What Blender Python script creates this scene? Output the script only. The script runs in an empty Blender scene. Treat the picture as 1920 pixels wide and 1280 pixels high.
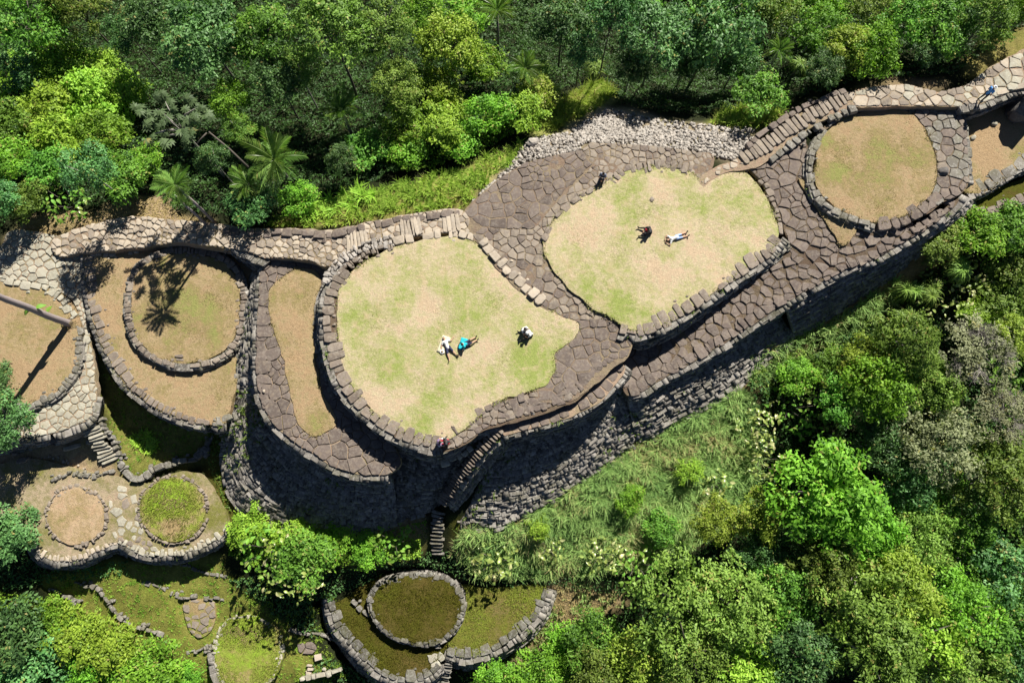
import bpy, bmesh, math, random
import numpy as np
from mathutils import Vector, Matrix, Quaternion, noise as mnoise
from mathutils.geometry import delaunay_2d_cdt

random.seed(11)
rng = np.random.default_rng(11)
scene = bpy.context.scene
COL = scene.collection
R = math.radians

# ------------------------------------------------------------------ camera
TILT = R(13.0)
CAM_H = 48.0
FPX = 1281.0
CAM = Vector((0.0, -CAM_H * math.tan(TILT), CAM_H))
cd = bpy.data.cameras.new('drone_camera')
cam = bpy.data.objects.new('drone_camera', cd)
COL.objects.link(cam)
cam.location = CAM
cam.rotation_euler = (TILT, 0, 0)
cd.sensor_width = 36.0
cd.lens = FPX / 1920.0 * 36.0
cd.clip_start = 0.5
cd.clip_end = 3000
scene.camera = cam

# ------------------------------------------------------------------ light
SUN_EL = R(44.0)
SUN_AZ = math.atan2(0.47, 0.88)
sdir = Vector((math.sin(SUN_AZ) * math.cos(SUN_EL), math.cos(SUN_AZ) * math.cos(SUN_EL), math.sin(SUN_EL)))
world = bpy.data.worlds.new('World')
scene.world = world
world.use_nodes = True
wn = world.node_tree.nodes
sky = wn.new('ShaderNodeTexSky')
sky.sky_type = 'NISHITA'
sky.sun_disc = False
sky.sun_elevation = SUN_EL
sky.sun_rotation = SUN_AZ
sky.altitude = 1200
sky.air_density = 0.4
sky.dust_density = 0.2
bg = wn['Background']
world.node_tree.links.new(sky.outputs['Color'], bg.inputs['Color'])
bg.inputs['Strength'].default_value = 0.05
ld = bpy.data.lights.new('sun', 'SUN')
ld.energy = 5.0
ld.angle = R(0.5)
ld.color = (1.0, 0.95, 0.86)
sun = bpy.data.objects.new('sun', ld)
COL.objects.link(sun)
sun.rotation_euler = (-sdir).to_track_quat('-Z', 'Y').to_euler()
sun.location = (20, 40, 60)
scene.view_settings.view_transform = 'Standard'
scene.view_settings.look = 'None'
scene.view_settings.exposure = 1.03
scene.view_settings.gamma = 1.0
scene.view_settings.use_curve_mapping = False
scene.cycles.max_bounces = 6
scene.cycles.diffuse_bounces = 2
scene.cycles.glossy_bounces = 2
scene.cycles.transmission_bounces = 3
scene.cycles.transparent_max_bounces = 4

# ------------------------------------------------------------------ helpers
ct, st = math.cos(TILT), math.sin(TILT)

def P(px, py, z):
    """the point of the place at height z seen at pixel px, py of the 1920 x 1280 photograph"""
    dx = (px - 960.0) / FPX
    dy = -(py - 640.0) / FPX
    d = (dx, dy * ct + st, dy * st - ct)
    t = (z - CAM.z) / d[2]
    return Vector((CAM.x + d[0] * t, CAM.y + d[1] * t, z))

def tag(o, label=None, cat=None, group=None, kind=None):
    if label: o['label'] = label
    if cat: o['category'] = cat
    if group: o['group'] = group
    if kind: o['kind'] = kind
    return o

def link(name, data, parent=None, loc=None):
    o = bpy.data.objects.new(name, data)
    COL.objects.link(o)
    if parent is not None: o.parent = parent
    if loc is not None: o.location = loc
    return o

def thing(name, label, cat, loc=(0, 0, 0), group=None, rz=0):
    o = link(name, None, None, loc)
    o.empty_display_size = 0.3
    o.rotation_euler = (0, 0, rz)
    return tag(o, label, cat, group, 'structure' if name in ('path', 'pavement') else 'thing')

def mesh_pd(name, v, f, mat=None, smooth=False):
    me = bpy.data.meshes.new(name)
    me.from_pydata([tuple(p) for p in v], [], f)
    if mat: me.materials.append(mat)
    if smooth: me.polygons.foreach_set('use_smooth', [True] * len(me.polygons))
    return me

def mesh_quads(name, q, mat, attrs=None, smooth=False):
    """q: (N,4,3) array of separate quads"""
    q = np.asarray(q, dtype=np.float32)
    n = len(q)
    me = bpy.data.meshes.new(name)
    me.vertices.add(n * 4)
    me.vertices.foreach_set('co', q.reshape(-1))
    me.loops.add(n * 4)
    me.loops.foreach_set('vertex_index', np.arange(n * 4, dtype=np.int32))
    me.polygons.add(n)
    me.polygons.foreach_set('loop_start', np.arange(0, n * 4, 4, dtype=np.int32))
    me.update(calc_edges=True)
    for k, val in (attrs or {}).items():
        a = me.attributes.new(k, 'FLOAT', 'POINT')
        a.data.foreach_set('value', np.repeat(np.asarray(val, dtype=np.float32), 4))
    me.materials.append(mat)
    return me

def mesh_boxes(name, b, mat, tint=None):
    """b: (N,8,3) hexahedra, bottom ring then top ring"""
    b = np.asarray(b, dtype=np.float32)
    n = len(b)
    fi = np.array([[3, 2, 1, 0], [4, 5, 6, 7], [0, 1, 5, 4], [1, 2, 6, 5], [2, 3, 7, 6], [3, 0, 4, 7]], dtype=np.int32)
    idx = (fi[None] + (np.arange(n, dtype=np.int32) * 8)[:, None, None]).reshape(-1)
    me = bpy.data.meshes.new(name)
    me.vertices.add(n * 8)
    me.vertices.foreach_set('co', b.reshape(-1))
    me.loops.add(len(idx))
    me.loops.foreach_set('vertex_index', idx)
    me.polygons.add(n * 6)
    me.polygons.foreach_set('loop_start', np.arange(0, len(idx), 4, dtype=np.int32))
    me.update(calc_edges=True)
    a = me.attributes.new('tint', 'FLOAT', 'POINT')
    t = rng.random(n) if tint is None else tint
    a.data.foreach_set('value', np.repeat(np.asarray(t, dtype=np.float32), 8))
    me.materials.append(mat)
    return me

# ------------------------------------------------------------------ materials
class NT:
    def __init__(s, name):
        s.m = bpy.data.materials.new(name)
        s.m.use_nodes = True
        s.t = s.m.node_tree
        s.bsdf = s.t.nodes['Principled BSDF']
        s.out = s.t.nodes['Material Output']
    def n(s, typ, **kw):
        nd = s.t.nodes.new(typ)
        for k, v in kw.items():
            if k in nd.inputs: nd.inputs[k].default_value = v
            else: setattr(nd, k, v)
        return nd
    def l(s, a, b): s.t.links.new(a, b)
    def noise(s, vec, scale, detail=4, rough=0.55):
        nd = s.n('ShaderNodeTexNoise')
        nd.inputs['Scale'].default_value = scale
        nd.inputs['Detail'].default_value = detail
        nd.inputs['Roughness'].default_value = rough
        if vec is not None: s.l(vec, nd.inputs['Vector'])
        return nd.outputs['Fac']
    def ramp(s, fac, stops):
        nd = s.n('ShaderNodeValToRGB')
        e = nd.color_ramp.elements
        while len(e) < len(stops): e.new(0.5)
        for k, (p, c) in enumerate(stops):
            e[k].position = p
            e[k].color = (*c, 1) if len(c) == 3 else c
        if fac is not None: s.l(fac, nd.inputs['Fac'])
        return nd.outputs['Color']
    def mix(s, fac, a, b, typ='MIX'):
        nd = s.n('ShaderNodeMix', data_type='RGBA', blend_type=typ)
        for sock, v in ((nd.inputs[0], fac), (nd.inputs[6], a), (nd.inputs[7], b)):
            if isinstance(v, (int, float)): sock.default_value = v
            elif isinstance(v, tuple): sock.default_value = (*v, 1) if len(v) == 3 else v
            else: s.l(v, sock)
        return nd.outputs[2]
    def math(s, op, a, b=0.0, c=None, clamp=False):
        nd = s.n('ShaderNodeMath', operation=op, use_clamp=clamp)
        for k, v in enumerate((a, b) if c is None else (a, b, c)):
            if isinstance(v, (int, float)): nd.inputs[k].default_value = v
            else: s.l(v, nd.inputs[k])
        return nd.outputs[0]
    def attr(s, name):
        nd = s.n('ShaderNodeAttribute')
        nd.attribute_name = name
        return nd
    def pos(s):
        return s.n('ShaderNodeNewGeometry').outputs['Position']
    def rnd(s):
        return s.n('ShaderNodeObjectInfo').outputs['Random']
    def bump(s, h, strength=0.4, dist=0.05):
        nd = s.n('ShaderNodeBump')
        nd.inputs['Strength'].default_value = strength
        nd.inputs['Distance'].default_value = dist
        s.l(h, nd.inputs['Height'])
        s.l(nd.outputs['Normal'], s.bsdf.inputs['Normal'])
    def done(s, col, rough=0.9, spec=0.2):
        if isinstance(col, tuple): s.bsdf.inputs['Base Color'].default_value = (*col, 1)
        else: s.l(col, s.bsdf.inputs['Base Color'])
        s.bsdf.inputs['Roughness'].default_value = rough
        s.bsdf.inputs['Specular IOR Level'].default_value = spec
        return s.m

def mat_stone(name, dark, light, lichen=0.35, lich_col=(0.42, 0.41, 0.36), moss=0.0, moss_col=(0.11, 0.11, 0.02), dust=0.0, dust_col=(0.42, 0.34, 0.23)):
    m = NT(name)
    p = m.pos()
    r = m.rnd()
    t = m.attr('tint').outputs['Fac']
    rt = m.math('FRACT', m.math('ADD', r, t))
    n1 = m.noise(p, 1.7, 5, 0.6)
    n2 = m.noise(p, 9.0, 4, 0.6)
    f = m.math('ADD', m.math('MULTIPLY', rt, 0.75), m.math('MULTIPLY_ADD', n1, 0.8, -.2), clamp=True)
    c = m.mix(f, dark, light)
    c = m.mix(m.math('MULTIPLY', n2, 0.45), c, (0.5, 0.5, 0.5), 'OVERLAY')
    sp = m.noise(p, 5.5, 6, 0.7)
    sp2 = m.noise(p, 0.9, 3, 0.6)
    lf = m.ramp(m.math('MULTIPLY_ADD', sp2, 0.35, sp), [(0.66, (0, 0, 0)), (0.78, (1, 1, 1))])
    c = m.mix(m.math('MULTIPLY', lf, lichen), c, lich_col)
    if dust:
        df = m.ramp(m.noise(p, 2.6, 5, 0.65), [(0.5, (0, 0, 0)), (0.66, (1, 1, 1))])
        c = m.mix(m.math('MULTIPLY', df, dust), c, dust_col)
    if moss:
        mf = m.ramp(m.noise(p, 0.7, 4, 0.65), [(0.48, (0, 0, 0)), (0.62, (1, 1, 1))])
        c = m.mix(m.math('MULTIPLY', mf, moss), c, moss_col)
    m.bump(m.noise(p, 14, 5, 0.65), 0.5, 0.04)
    return m.done(c, 0.88, 0.25)

def mat_lawn(name, dry, mid, green, grain=1.0):
    m = NT(name)
    p = m.pos()
    g = m.attr('green').outputs['Fac']
    n1 = m.noise(p, 0.42, 6, 0.68)
    n2 = m.noise(p, 2.4, 5, 0.75)
    n3 = m.noise(p, 16.0, 3, 0.7)
    f = m.math('ADD', g, m.math('MULTIPLY_ADD', n1, 2.3, -0.98))
    f = m.math('ADD', f, m.math('MULTIPLY_ADD', n2, 1.6, -0.8), clamp=True)
    c = m.ramp(f, [(0.0, tuple(x * k for x, k in zip(dry, (1.02, .94, .96)))), (0.16, dry), (0.45, mid), (0.9, green)])
    c = m.mix(m.math('MULTIPLY', grain, 0.55), c, m.ramp(n3, [(0.25, (0.25, 0.25, 0.25)), (0.75, (0.75, 0.75, 0.75))]), 'OVERLAY')
    rd = m.ramp(m.noise(p, 1.3, 4, 0.6), [(0.52, (0, 0, 0)), (0.7, (1, 1, 1))])
    c = m.mix(m.math('MULTIPLY', rd, 0.55), c, tuple(x * k for x, k in zip(dry, (1.03, 0.92, 0.9))))
    c = m.mix(0.3, c, m.ramp(m.noise(p, 6.5, 4, 0.8), [(0.3, (0.3, 0.3, 0.28)), (0.7, (0.7, 0.7, 0.7))]), 'OVERLAY')
    m.bump(m.math('ADD', m.noise(p, 22, 4, 0.75), m.math('MULTIPLY', m.noise(p, 4, 4, 0.7), 1.2)), 0.75, 0.08)
    return m.done(c, 0.95, 0.1)

def mat_leaf(name, dark, light, dry=(0.3, 0.27, 0.08), rough=0.55, trans=0.32, spec=0.25, dryf=0.06, gain=1.6):
    dark = tuple(min(.7, x * gain) for x in dark); light = tuple(min(.75, x * gain) for x in light)
    m = NT(name)
    t = m.attr('tint').outputs['Fac']
    r = m.rnd()
    c = m.ramp(t, [(0.0, dark), (1.0 - dryf, light), (1.0, dry)])
    hs = m.n('ShaderNodeHueSaturation')
    m.l(c, hs.inputs['Color'])
    m.l(m.math('MULTIPLY_ADD', r, 0.03, 0.485), hs.inputs['Hue'])
    m.l(m.math('MULTIPLY_ADD', r, 0.45, 0.8), hs.inputs['Value'])
    c = hs.outputs['Color']
    m.done(c, rough, spec)
    tr = m.n('ShaderNodeBsdfTranslucent')
    m.l(m.mix(0.5, c, (0.6, 0.8, 0.1), 'SOFT_LIGHT'), tr.inputs['Color'])
    mx = m.n('ShaderNodeMixShader')
    mx.inputs[0].default_value = trans
    m.l(m.bsdf.outputs[0], mx.inputs[1])
    m.l(tr.outputs[0], mx.inputs[2])
    m.l(mx.outputs[0], m.out.inputs['Surface'])
    return m.m

def mat_plain(name, col, rough=0.8, var=0.25, scale=12):
    m = NT(name)
    c = m.mix(m.math('MULTIPLY', m.noise(m.pos(), scale, 4), var), col, tuple(x * 0.5 for x in col))
    return m.done(c, rough, 0.2)

M = {}
M['slab'] = mat_stone('brown_flagstone', (0.075, 0.059, 0.051), (0.15, 0.12, 0.103), 0.3, (0.28, 0.25, 0.21), dust=0.5, dust_col=(0.23, 0.185, 0.135))
M['slab_pale'] = mat_stone('worn_pale_flagstone', (0.22, 0.185, 0.148), (0.4, 0.34, 0.265), 0.3, (0.46, 0.42, 0.36), dust=0.6, dust_col=(0.42, 0.355, 0.265))
M['slab_mid'] = mat_stone('trodden_flagstone', (0.115, 0.094, 0.077), (0.25, 0.21, 0.17), 0.3, (0.32, 0.285, 0.235), dust=0.55, dust_col=(0.31, 0.255, 0.18))
M['coping_dark'] = mat_stone('damp_coping_stone', (0.05, 0.047, 0.038), (0.14, 0.13, 0.112), 0.5, (0.3, 0.3, 0.27), moss=0.35, moss_col=(0.07, 0.07, 0.012))
M['slab_lichen'] = mat_stone('lichen_flagstone', (0.2, 0.185, 0.145), (0.36, 0.335, 0.27), 0.5, (0.42, 0.42, 0.34), dust=0.35, dust_col=(0.3, 0.25, 0.16))
M['coping'] = mat_stone('coping_stone', (0.1, 0.08, 0.065), (0.2, 0.165, 0.135), 0.4, (0.32, 0.29, 0.24), dust=0.3, dust_col=(0.3, 0.24, 0.16))
M['coping_moss'] = mat_stone('grey_coping_stone', (0.085, 0.078, 0.064), (0.19, 0.175, 0.15), 0.55, (0.32, 0.31, 0.28), moss=0.25, moss_col=(0.1, 0.095, 0.02))
M['wall'] = mat_stone('dry_wall_stone', (0.045, 0.041, 0.036), (0.24, 0.22, 0.195), 0.5, (0.38, 0.365, 0.33), moss=0.3, moss_col=(0.075, 0.075, 0.018))
M['rubble'] = mat_stone('pale_rubble', (0.11, 0.098, 0.085), (0.36, 0.325, 0.285), 0.35, (0.5, 0.48, 0.45))
M['boulder'] = mat_stone('dark_boulder', (0.05, 0.045, 0.042), (0.1, 0.09, 0.085), 0.25, (0.25, 0.25, 0.22))
M['core'] = mat_stone('wall_earth', (0.025, 0.022, 0.016), (0.05, 0.045, 0.033), 0.1, moss=0.5, moss_col=(0.06, 0.065, 0.012))
M['joint'] = mat_lawn('sandy_joint_soil', (0.3, 0.235, 0.165), (0.24, 0.19, 0.115), (0.16, 0.15, 0.06))
M['joint_mid'] = mat_lawn('trodden_joint_soil', (0.19, 0.15, 0.108), (0.24, 0.19, 0.125), (0.16, 0.145, 0.06))
M['joint_dark'] = mat_lawn('dark_joint_soil', (0.12, 0.092, 0.065), (0.17, 0.13, 0.085), (0.15, 0.125, 0.055))
M['lawn'] = mat_lawn('dry_turf', (0.425, 0.355, 0.235), (0.345, 0.32, 0.165), (0.23, 0.27, 0.075))
M['lawn_brown'] = mat_lawn('brown_turf', (0.3, 0.23, 0.13), (0.235, 0.185, 0.088), (0.21, 0.215, 0.07))
M['lawn_moss'] = mat_lawn('mossy_turf', (0.085, 0.07, 0.018), (0.062, 0.056, 0.009), (0.072, 0.08, 0.009))
M['lawn_green'] = mat_lawn('green_turf', (0.28, 0.225, 0.11), (0.2, 0.22, 0.045), (0.19, 0.29, 0.028))
M['dirt'] = mat_lawn('bare_earth', (0.36, 0.27, 0.17), (0.29, 0.215, 0.12), (0.2, 0.18, 0.07))
M['platform'] = mat_lawn('weathered_platform_soil', (0.33, 0.265, 0.18), (0.24, 0.205, 0.115), (0.15, 0.15, 0.04))
M['lawn_damp'] = mat_lawn('damp_turf', (0.15, 0.125, 0.045), (0.115, 0.11, 0.022), (0.13, 0.155, 0.022))
M['bark'] = mat_plain('grey_bark', (0.11, 0.095, 0.08), 0.9, 0.6, 6)
M['bark_pale'] = mat_plain('pale_bark', (0.3, 0.275, 0.245), 0.85, 0.4, 8)
M['palm_bark'] = mat_plain('ringed_palm_bark', (0.3, 0.255, 0.25), 0.8, 0.5, 5)
M['straw'] = mat_plain('dry_fibre', (0.3, 0.23, 0.1), 0.9, 0.5, 8)
M['f_dark'] = mat_leaf('dark_leaves', (0.012, 0.034, 0.01), (0.062, 0.13, 0.034), spec=0.35, gain=2.1)
M['f_floor'] = mat_leaf('shade_darkened_leaves', (0.01, 0.026, 0.008), (0.045, 0.09, 0.02))  # undergrowth leaves coloured darker to stand for black shade in forest gaps
M['f_blue'] = mat_leaf('blue_green_leaves', (0.018, 0.05, 0.015), (0.09, 0.19, 0.056), spec=0.4, gain=2.0)
M['f_mid'] = mat_leaf('mid_green_leaves', (0.02, 0.058, 0.008), (0.11, 0.22, 0.027), gain=1.8)
M['f_bright'] = mat_leaf('bright_green_leaves', (0.04, 0.1, 0.01), (0.15, 0.29, 0.025), trans=0.35)
M['f_lime'] = mat_leaf('lime_leaves', (0.075, 0.15, 0.012), (0.24, 0.36, 0.04), trans=0.35)
M['f_olive'] = mat_leaf('olive_leaves', (0.03, 0.058, 0.008), (0.125, 0.195, 0.032), gain=1.7)
M['f_yellow'] = mat_leaf('yellow_green_leaves', (0.08, 0.13, 0.012), (0.22, 0.3, 0.04), dryf=0.1)
M['f_sage'] = mat_leaf('sage_leaves', (0.05, 0.095, 0.013), (0.175, 0.265, 0.048))
M['f_grey'] = mat_leaf('grey_leaves', (0.075, 0.085, 0.04), (0.2, 0.215, 0.115))
M['f_big'] = mat_leaf('broad_glossy_leaves', (0.045, 0.09, 0.012), (0.22, 0.27, 0.07), dry=(0.5, 0.47, 0.25), rough=0.32, spec=0.6, dryf=0.2)
M['f_star'] = mat_leaf('umbrella_leaves', (0.03, 0.06, 0.025), (0.12, 0.19, 0.08), gain=1.25)
M['f_palm'] = mat_leaf('palm_leaflets', (0.04, 0.09, 0.02), (0.15, 0.24, 0.05), dry=(0.35, 0.36, 0.12), dryf=0.1, rough=0.35, spec=0.5)
M['g_tall'] = mat_leaf('tall_slope_grass', (0.065, 0.13, 0.035), (0.195, 0.28, 0.085), dry=(0.37, 0.3, 0.15), dryf=0.3, rough=0.7, spec=0.15)
M['g_green'] = mat_leaf('fresh_grass', (0.09, 0.16, 0.018), (0.22, 0.3, 0.045), dry=(0.33, 0.25, 0.1), dryf=0.22, rough=0.7, spec=0.15)
M['g_lime'] = mat_leaf('lush_fern_grass', (0.08, 0.17, 0.015), (0.27, 0.42, 0.05), dryf=0.06, rough=0.6, spec=0.2)
M['g_dry'] = mat_leaf('cropped_straw_grass', (0.42, 0.34, 0.22), (0.31, 0.34, 0.1), dry=(0.26, 0.31, 0.07), rough=0.8, spec=0.1, trans=0.4, dryf=0.15, gain=1.0)
M['g_brown'] = mat_leaf('cropped_brown_grass', (0.28, 0.21, 0.12), (0.22, 0.19, 0.085), dry=(0.22, 0.23, 0.07), rough=0.8, spec=0.1, trans=0.4, dryf=0.15, gain=1.0)
M['g_moss'] = mat_leaf('moss_and_short_weeds', (0.055, 0.05, 0.009), (0.095, 0.1, 0.012), dry=(0.13, 0.115, 0.035), rough=0.85, spec=0.05, trans=0.15, dryf=0.15, gain=1.0)
M['g_short'] = mat_leaf('short_green_grass', (0.17, 0.15, 0.055), (0.22, 0.31, 0.035), dry=(0.26, 0.21, 0.1), rough=0.8, spec=0.1, trans=0.2, dryf=0.15, gain=1.0)
# ------------------------------------------------------------------ polylines and polygons
def resample(pts, step, closed=False, smooth=True):
    """pts: world Vectors; Catmull-Rom through them, resampled to even steps"""
    pts = [Vector(p) for p in pts]
    n = len(pts)
    dense = []
    rngi = range(n if closed else n - 1)
    for i in rngi:
        p1, p2 = pts[i], pts[(i + 1) % n]
        p0 = pts[(i - 1) % n] if (closed or i > 0) else p1 * 2 - p2
        p3 = pts[(i + 2) % n] if (closed or i + 2 < n) else p2 * 2 - p1
        for k in range(10):
            t = k / 10
            if smooth:
                dense.append(0.5 * ((2 * p1) + (p2 - p0) * t + (2 * p0 - 5 * p1 + 4 * p2 - p3) * t * t + (3 * p1 - p0 - 3 * p2 + p3) * t ** 3))
            else:
                dense.append(p1.lerp(p2, t))
    dense.append(pts[0] if closed else pts[-1])
    a = np.array([tuple(p) for p in dense])
    s = np.concatenate([[0], np.cumsum(np.linalg.norm(np.diff(a, axis=0), axis=1))])
    m = max(2, int(round(s[-1] / step)))
    u = np.linspace(0, s[-1], m + 1)
    out = np.stack([np.interp(u, s, a[:, k]) for k in range(3)], 1)
    return out[:-1] if closed else out

class Line:
    def __init__(s, pts, closed=False, smooth=True):
        s.closed = closed
        s.a = resample(pts, 0.12, closed, smooth)
        if closed: s.a = np.vstack([s.a, s.a[:1]])
        s.s = np.concatenate([[0], np.cumsum(np.linalg.norm(np.diff(s.a, axis=0), axis=1))])
        s.L = s.s[-1]
    def at(s, u):
        return Vector([float(np.interp(u, s.s, s.a[:, k])) for k in range(3)])
    def tan(s, u):
        d = s.at(min(u + 0.15, s.L)) - s.at(max(u - 0.15, 0))
        d.z = 0
        return d.normalized() if d.length > 1e-6 else Vector((1, 0, 0))

def W(pts, z=None):
    """pixel points (px,py[,z]) -> world points"""
    return [P(p[0], p[1], p[2] if len(p) > 2 else z) for p in pts]

def in_poly(xy, poly):
    """xy (N,2), poly (M,2) -> bool"""
    x, y = xy[:, 0], xy[:, 1]
    px, py = poly[:, 0], poly[:, 1]
    res = np.zeros(len(xy), bool)
    j = len(poly) - 1
    for i in range(len(poly)):
        c = ((py[i] > y) != (py[j] > y))
        with np.errstate(divide='ignore', invalid='ignore'):
            c &= x < (px[j] - px[i]) * (y - py[i]) / (py[j] - py[i] + 1e-12) + px[i]
        res ^= c
        j = i
    return res

def rbf(pts):
    """linear radial interpolation of z over xy"""
    p = np.array([tuple(q) for q in pts], float)
    n = len(p)
    d = np.linalg.norm(p[:, None, :2] - p[None, :, :2], axis=2)
    A = np.zeros((n + 3, n + 3))
    A[:n, :n] = d + np.eye(n) * 1e-3
    A[:n, n] = 1; A[:n, n + 1:] = p[:, :2]
    A[n, :n] = 1; A[n + 1:, :n] = p[:, :2].T
    w = np.linalg.solve(A, np.concatenate([p[:, 2], [0, 0, 0]]))
    def f(xy):
        xy = np.atleast_2d(np.asarray(xy, float))
        out = np.empty(len(xy))
        for i in range(0, len(xy), 20000):
            q = xy[i:i + 20000]
            dd = np.sqrt(((q[:, None, :] - p[None, :, :2]) ** 2).sum(2))
            out[i:i + 20000] = dd @ w[:n] + w[n] + q @ w[n + 1:]
        return out
    return f

# ------------------------------------------------------------------ terraces: slabs
LAWNS = []
SLABS = []      # (poly xy, zfunc) : the terrain is kept below these

def patches_to_green(xy, patches, base=0.0):
    g = np.full(len(xy), base)
    for px, py, r, s, z in patches:
        c = P(px, py, z)
        rr = r / 25.0
        d2 = ((xy[:, 0] - c.x) ** 2 + (xy[:, 1] - c.y) ** 2) / rr ** 2
        g += s * np.exp(-d2)
    return g

def slab(name, pts, z, mat, parent=None, depth=0.6, step=0.35, patches=(), base=0.0, rough=0.02, smooth=True, clamp=True, kind=None, lift=0.0, noclip=False):
    w = W(pts, z)
    zf = rbf(w) if any(len(p) > 2 for p in pts) else (lambda xy, zz=z: np.full(len(np.atleast_2d(xy)), zz))
    b = resample(w, step, True, smooth)
    b[:, :2] += np.array([[mnoise.noise(Vector((x * 1.3, y * 1.3, 1.0))), mnoise.noise(Vector((x * 1.3, y * 1.3, 9.0)))] for x, y, _z in b]) * 0.14
    poly = b[:, :2]
    mn, mx = poly.min(0), poly.max(0)
    gx, gy = np.meshgrid(np.arange(mn[0], mx[0], step), np.arange(mn[1], mx[1], step))
    g = np.stack([gx.ravel(), gy.ravel()], 1) + rng.uniform(-0.1, 0.1, (gx.size, 2))
    g = g[in_poly(g, poly)]
    # keep away from the border
    if len(g):
        d = np.sqrt(((g[:, None, :] - poly[None, :, :]) ** 2).sum(2)).min(1)
        g = g[d > step * 0.5]
    allv = np.vstack([poly, g])
    n = len(poly)
    vv, ee, ff, *_ = delaunay_2d_cdt([Vector(p) for p in allv], [(i, (i + 1) % n) for i in range(n)], [list(range(n))], 1, 1e-5)
    xy = np.array([tuple(v) for v in vv])
    zz = zf(xy) + lift
    zz = zz + np.array([mnoise.noise(Vector((x * 0.45, y * 0.45, 3.1))) for x, y in xy]) * rough * 2.0
    zz[:n] -= rough
    verts = [(x, y, zq) for (x, y), zq in zip(xy, zz)]
    faces = [tuple(f) for f in ff]
    # make faces look up
    def area(f):
        return sum(verts[f[i]][0] * verts[f[(i + 1) % len(f)]][1] - verts[f[(i + 1) % len(f)]][0] * verts[f[i]][1] for i in range(len(f)))
    faces = [f if area(f) > 0 else f[::-1] for f in faces]
    k = len(verts)
    ori = 1 if sum(poly[i][0] * poly[(i + 1) % n][1] - poly[(i + 1) % n][0] * poly[i][1] for i in range(n)) > 0 else -1
    if depth:
        for i in range(n): verts.append((poly[i][0], poly[i][1], zz[i] - depth))
        for i in range(n): verts.append((poly[i][0], poly[i][1], zz[i]))
        for i in range(n):
            j = (i + 1) % n
            q = (k + n + i, k + i, k + j, k + n + j)
            faces.append(q if ori > 0 else q[::-1])
    me = mesh_pd(name, verts, faces, mat, True)
    gr = patches_to_green(np.array([v[:2] for v in verts]), patches, base)
    a = me.attributes.new('green', 'FLOAT', 'POINT')
    a.data.foreach_set('value', gr.astype(np.float32))
    o = link(name, me, parent)
    if kind: o['kind'] = kind
    if name in ('lawn', 'turf'): LAWNS.append((poly, zf, mat.name, patches, base, lift))
    if clamp: SLABS.append((poly, zf, 0.16))
    o['_'] = 0
    del o['_']
    return o, poly, zf

# ------------------------------------------------------------------ stones
def stone_mesh(poly, z_top, thick, bevel=0.035, tilt=0.02, dome=0.015, mat=None, name='stone'):
    """poly: list of (x,y) around the origin, counter-clockwise"""
    n = len(poly)
    tx, ty = random.uniform(-tilt, tilt), random.uniform(-tilt, tilt)
    v = []
    for x, y in poly: v.append((x * 0.97, y * 0.97, z_top - thick))
    for x, y in poly: v.append((x, y, z_top - bevel * random.uniform(0.7, 1.4) + tx * x + ty * y))
    rad = max(0.05, sum(math.hypot(x, y) for x, y in poly) / n)
    k = max(0.6, 1 - bevel * 1.3 / rad)
    for x, y in poly: v.append((x * k, y * k, z_top + tx * x + ty * y + random.uniform(-0.006, 0.006)))
    v.append((0, 0, z_top + dome))
    f = []
    for i in range(n):
        j = (i + 1) % n
        f.append((i, j, n + j, n + i))
        f.append((n + i, n + j, 2 * n + j, 2 * n + i))
        f.append((2 * n + i, 2 * n + j, 3 * n))
    return mesh_pd(name, v, f, mat)

def put_stone(parent, name, poly, z, thick, mat, **kw):
    """poly in world xy"""
    c = np.mean(np.asarray(poly, float), axis=0)
    pl = [(x - c[0], y - c[1]) for x, y in poly]
    if sum(pl[i][0] * pl[(i + 1) % len(pl)][1] - pl[(i + 1) % len(pl)][0] * pl[i][1] for i in range(len(pl))) < 0: pl = pl[::-1]
    me = stone_mesh(pl, 0.0, thick, mat=mat, name=name, **kw)
    return link(name, me, parent, (c[0], c[1], z))

def roundish(corners, cut=0.22, jit=0.03):
    out = []
    n = len(corners)
    for i in range(n):
        p, q, r = Vector(corners[i - 1]), Vector(corners[i]), Vector(corners[(i + 1) % n])
        c1, c2 = random.uniform(cut * 0.4, cut * 1.3), random.uniform(cut * 0.4, cut * 1.3)
        for w in (q.lerp(p, c1), q.lerp(r, c2)):
            out.append((w.x + random.uniform(-jit, jit), w.y + random.uniform(-jit, jit)))
    return out

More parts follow.
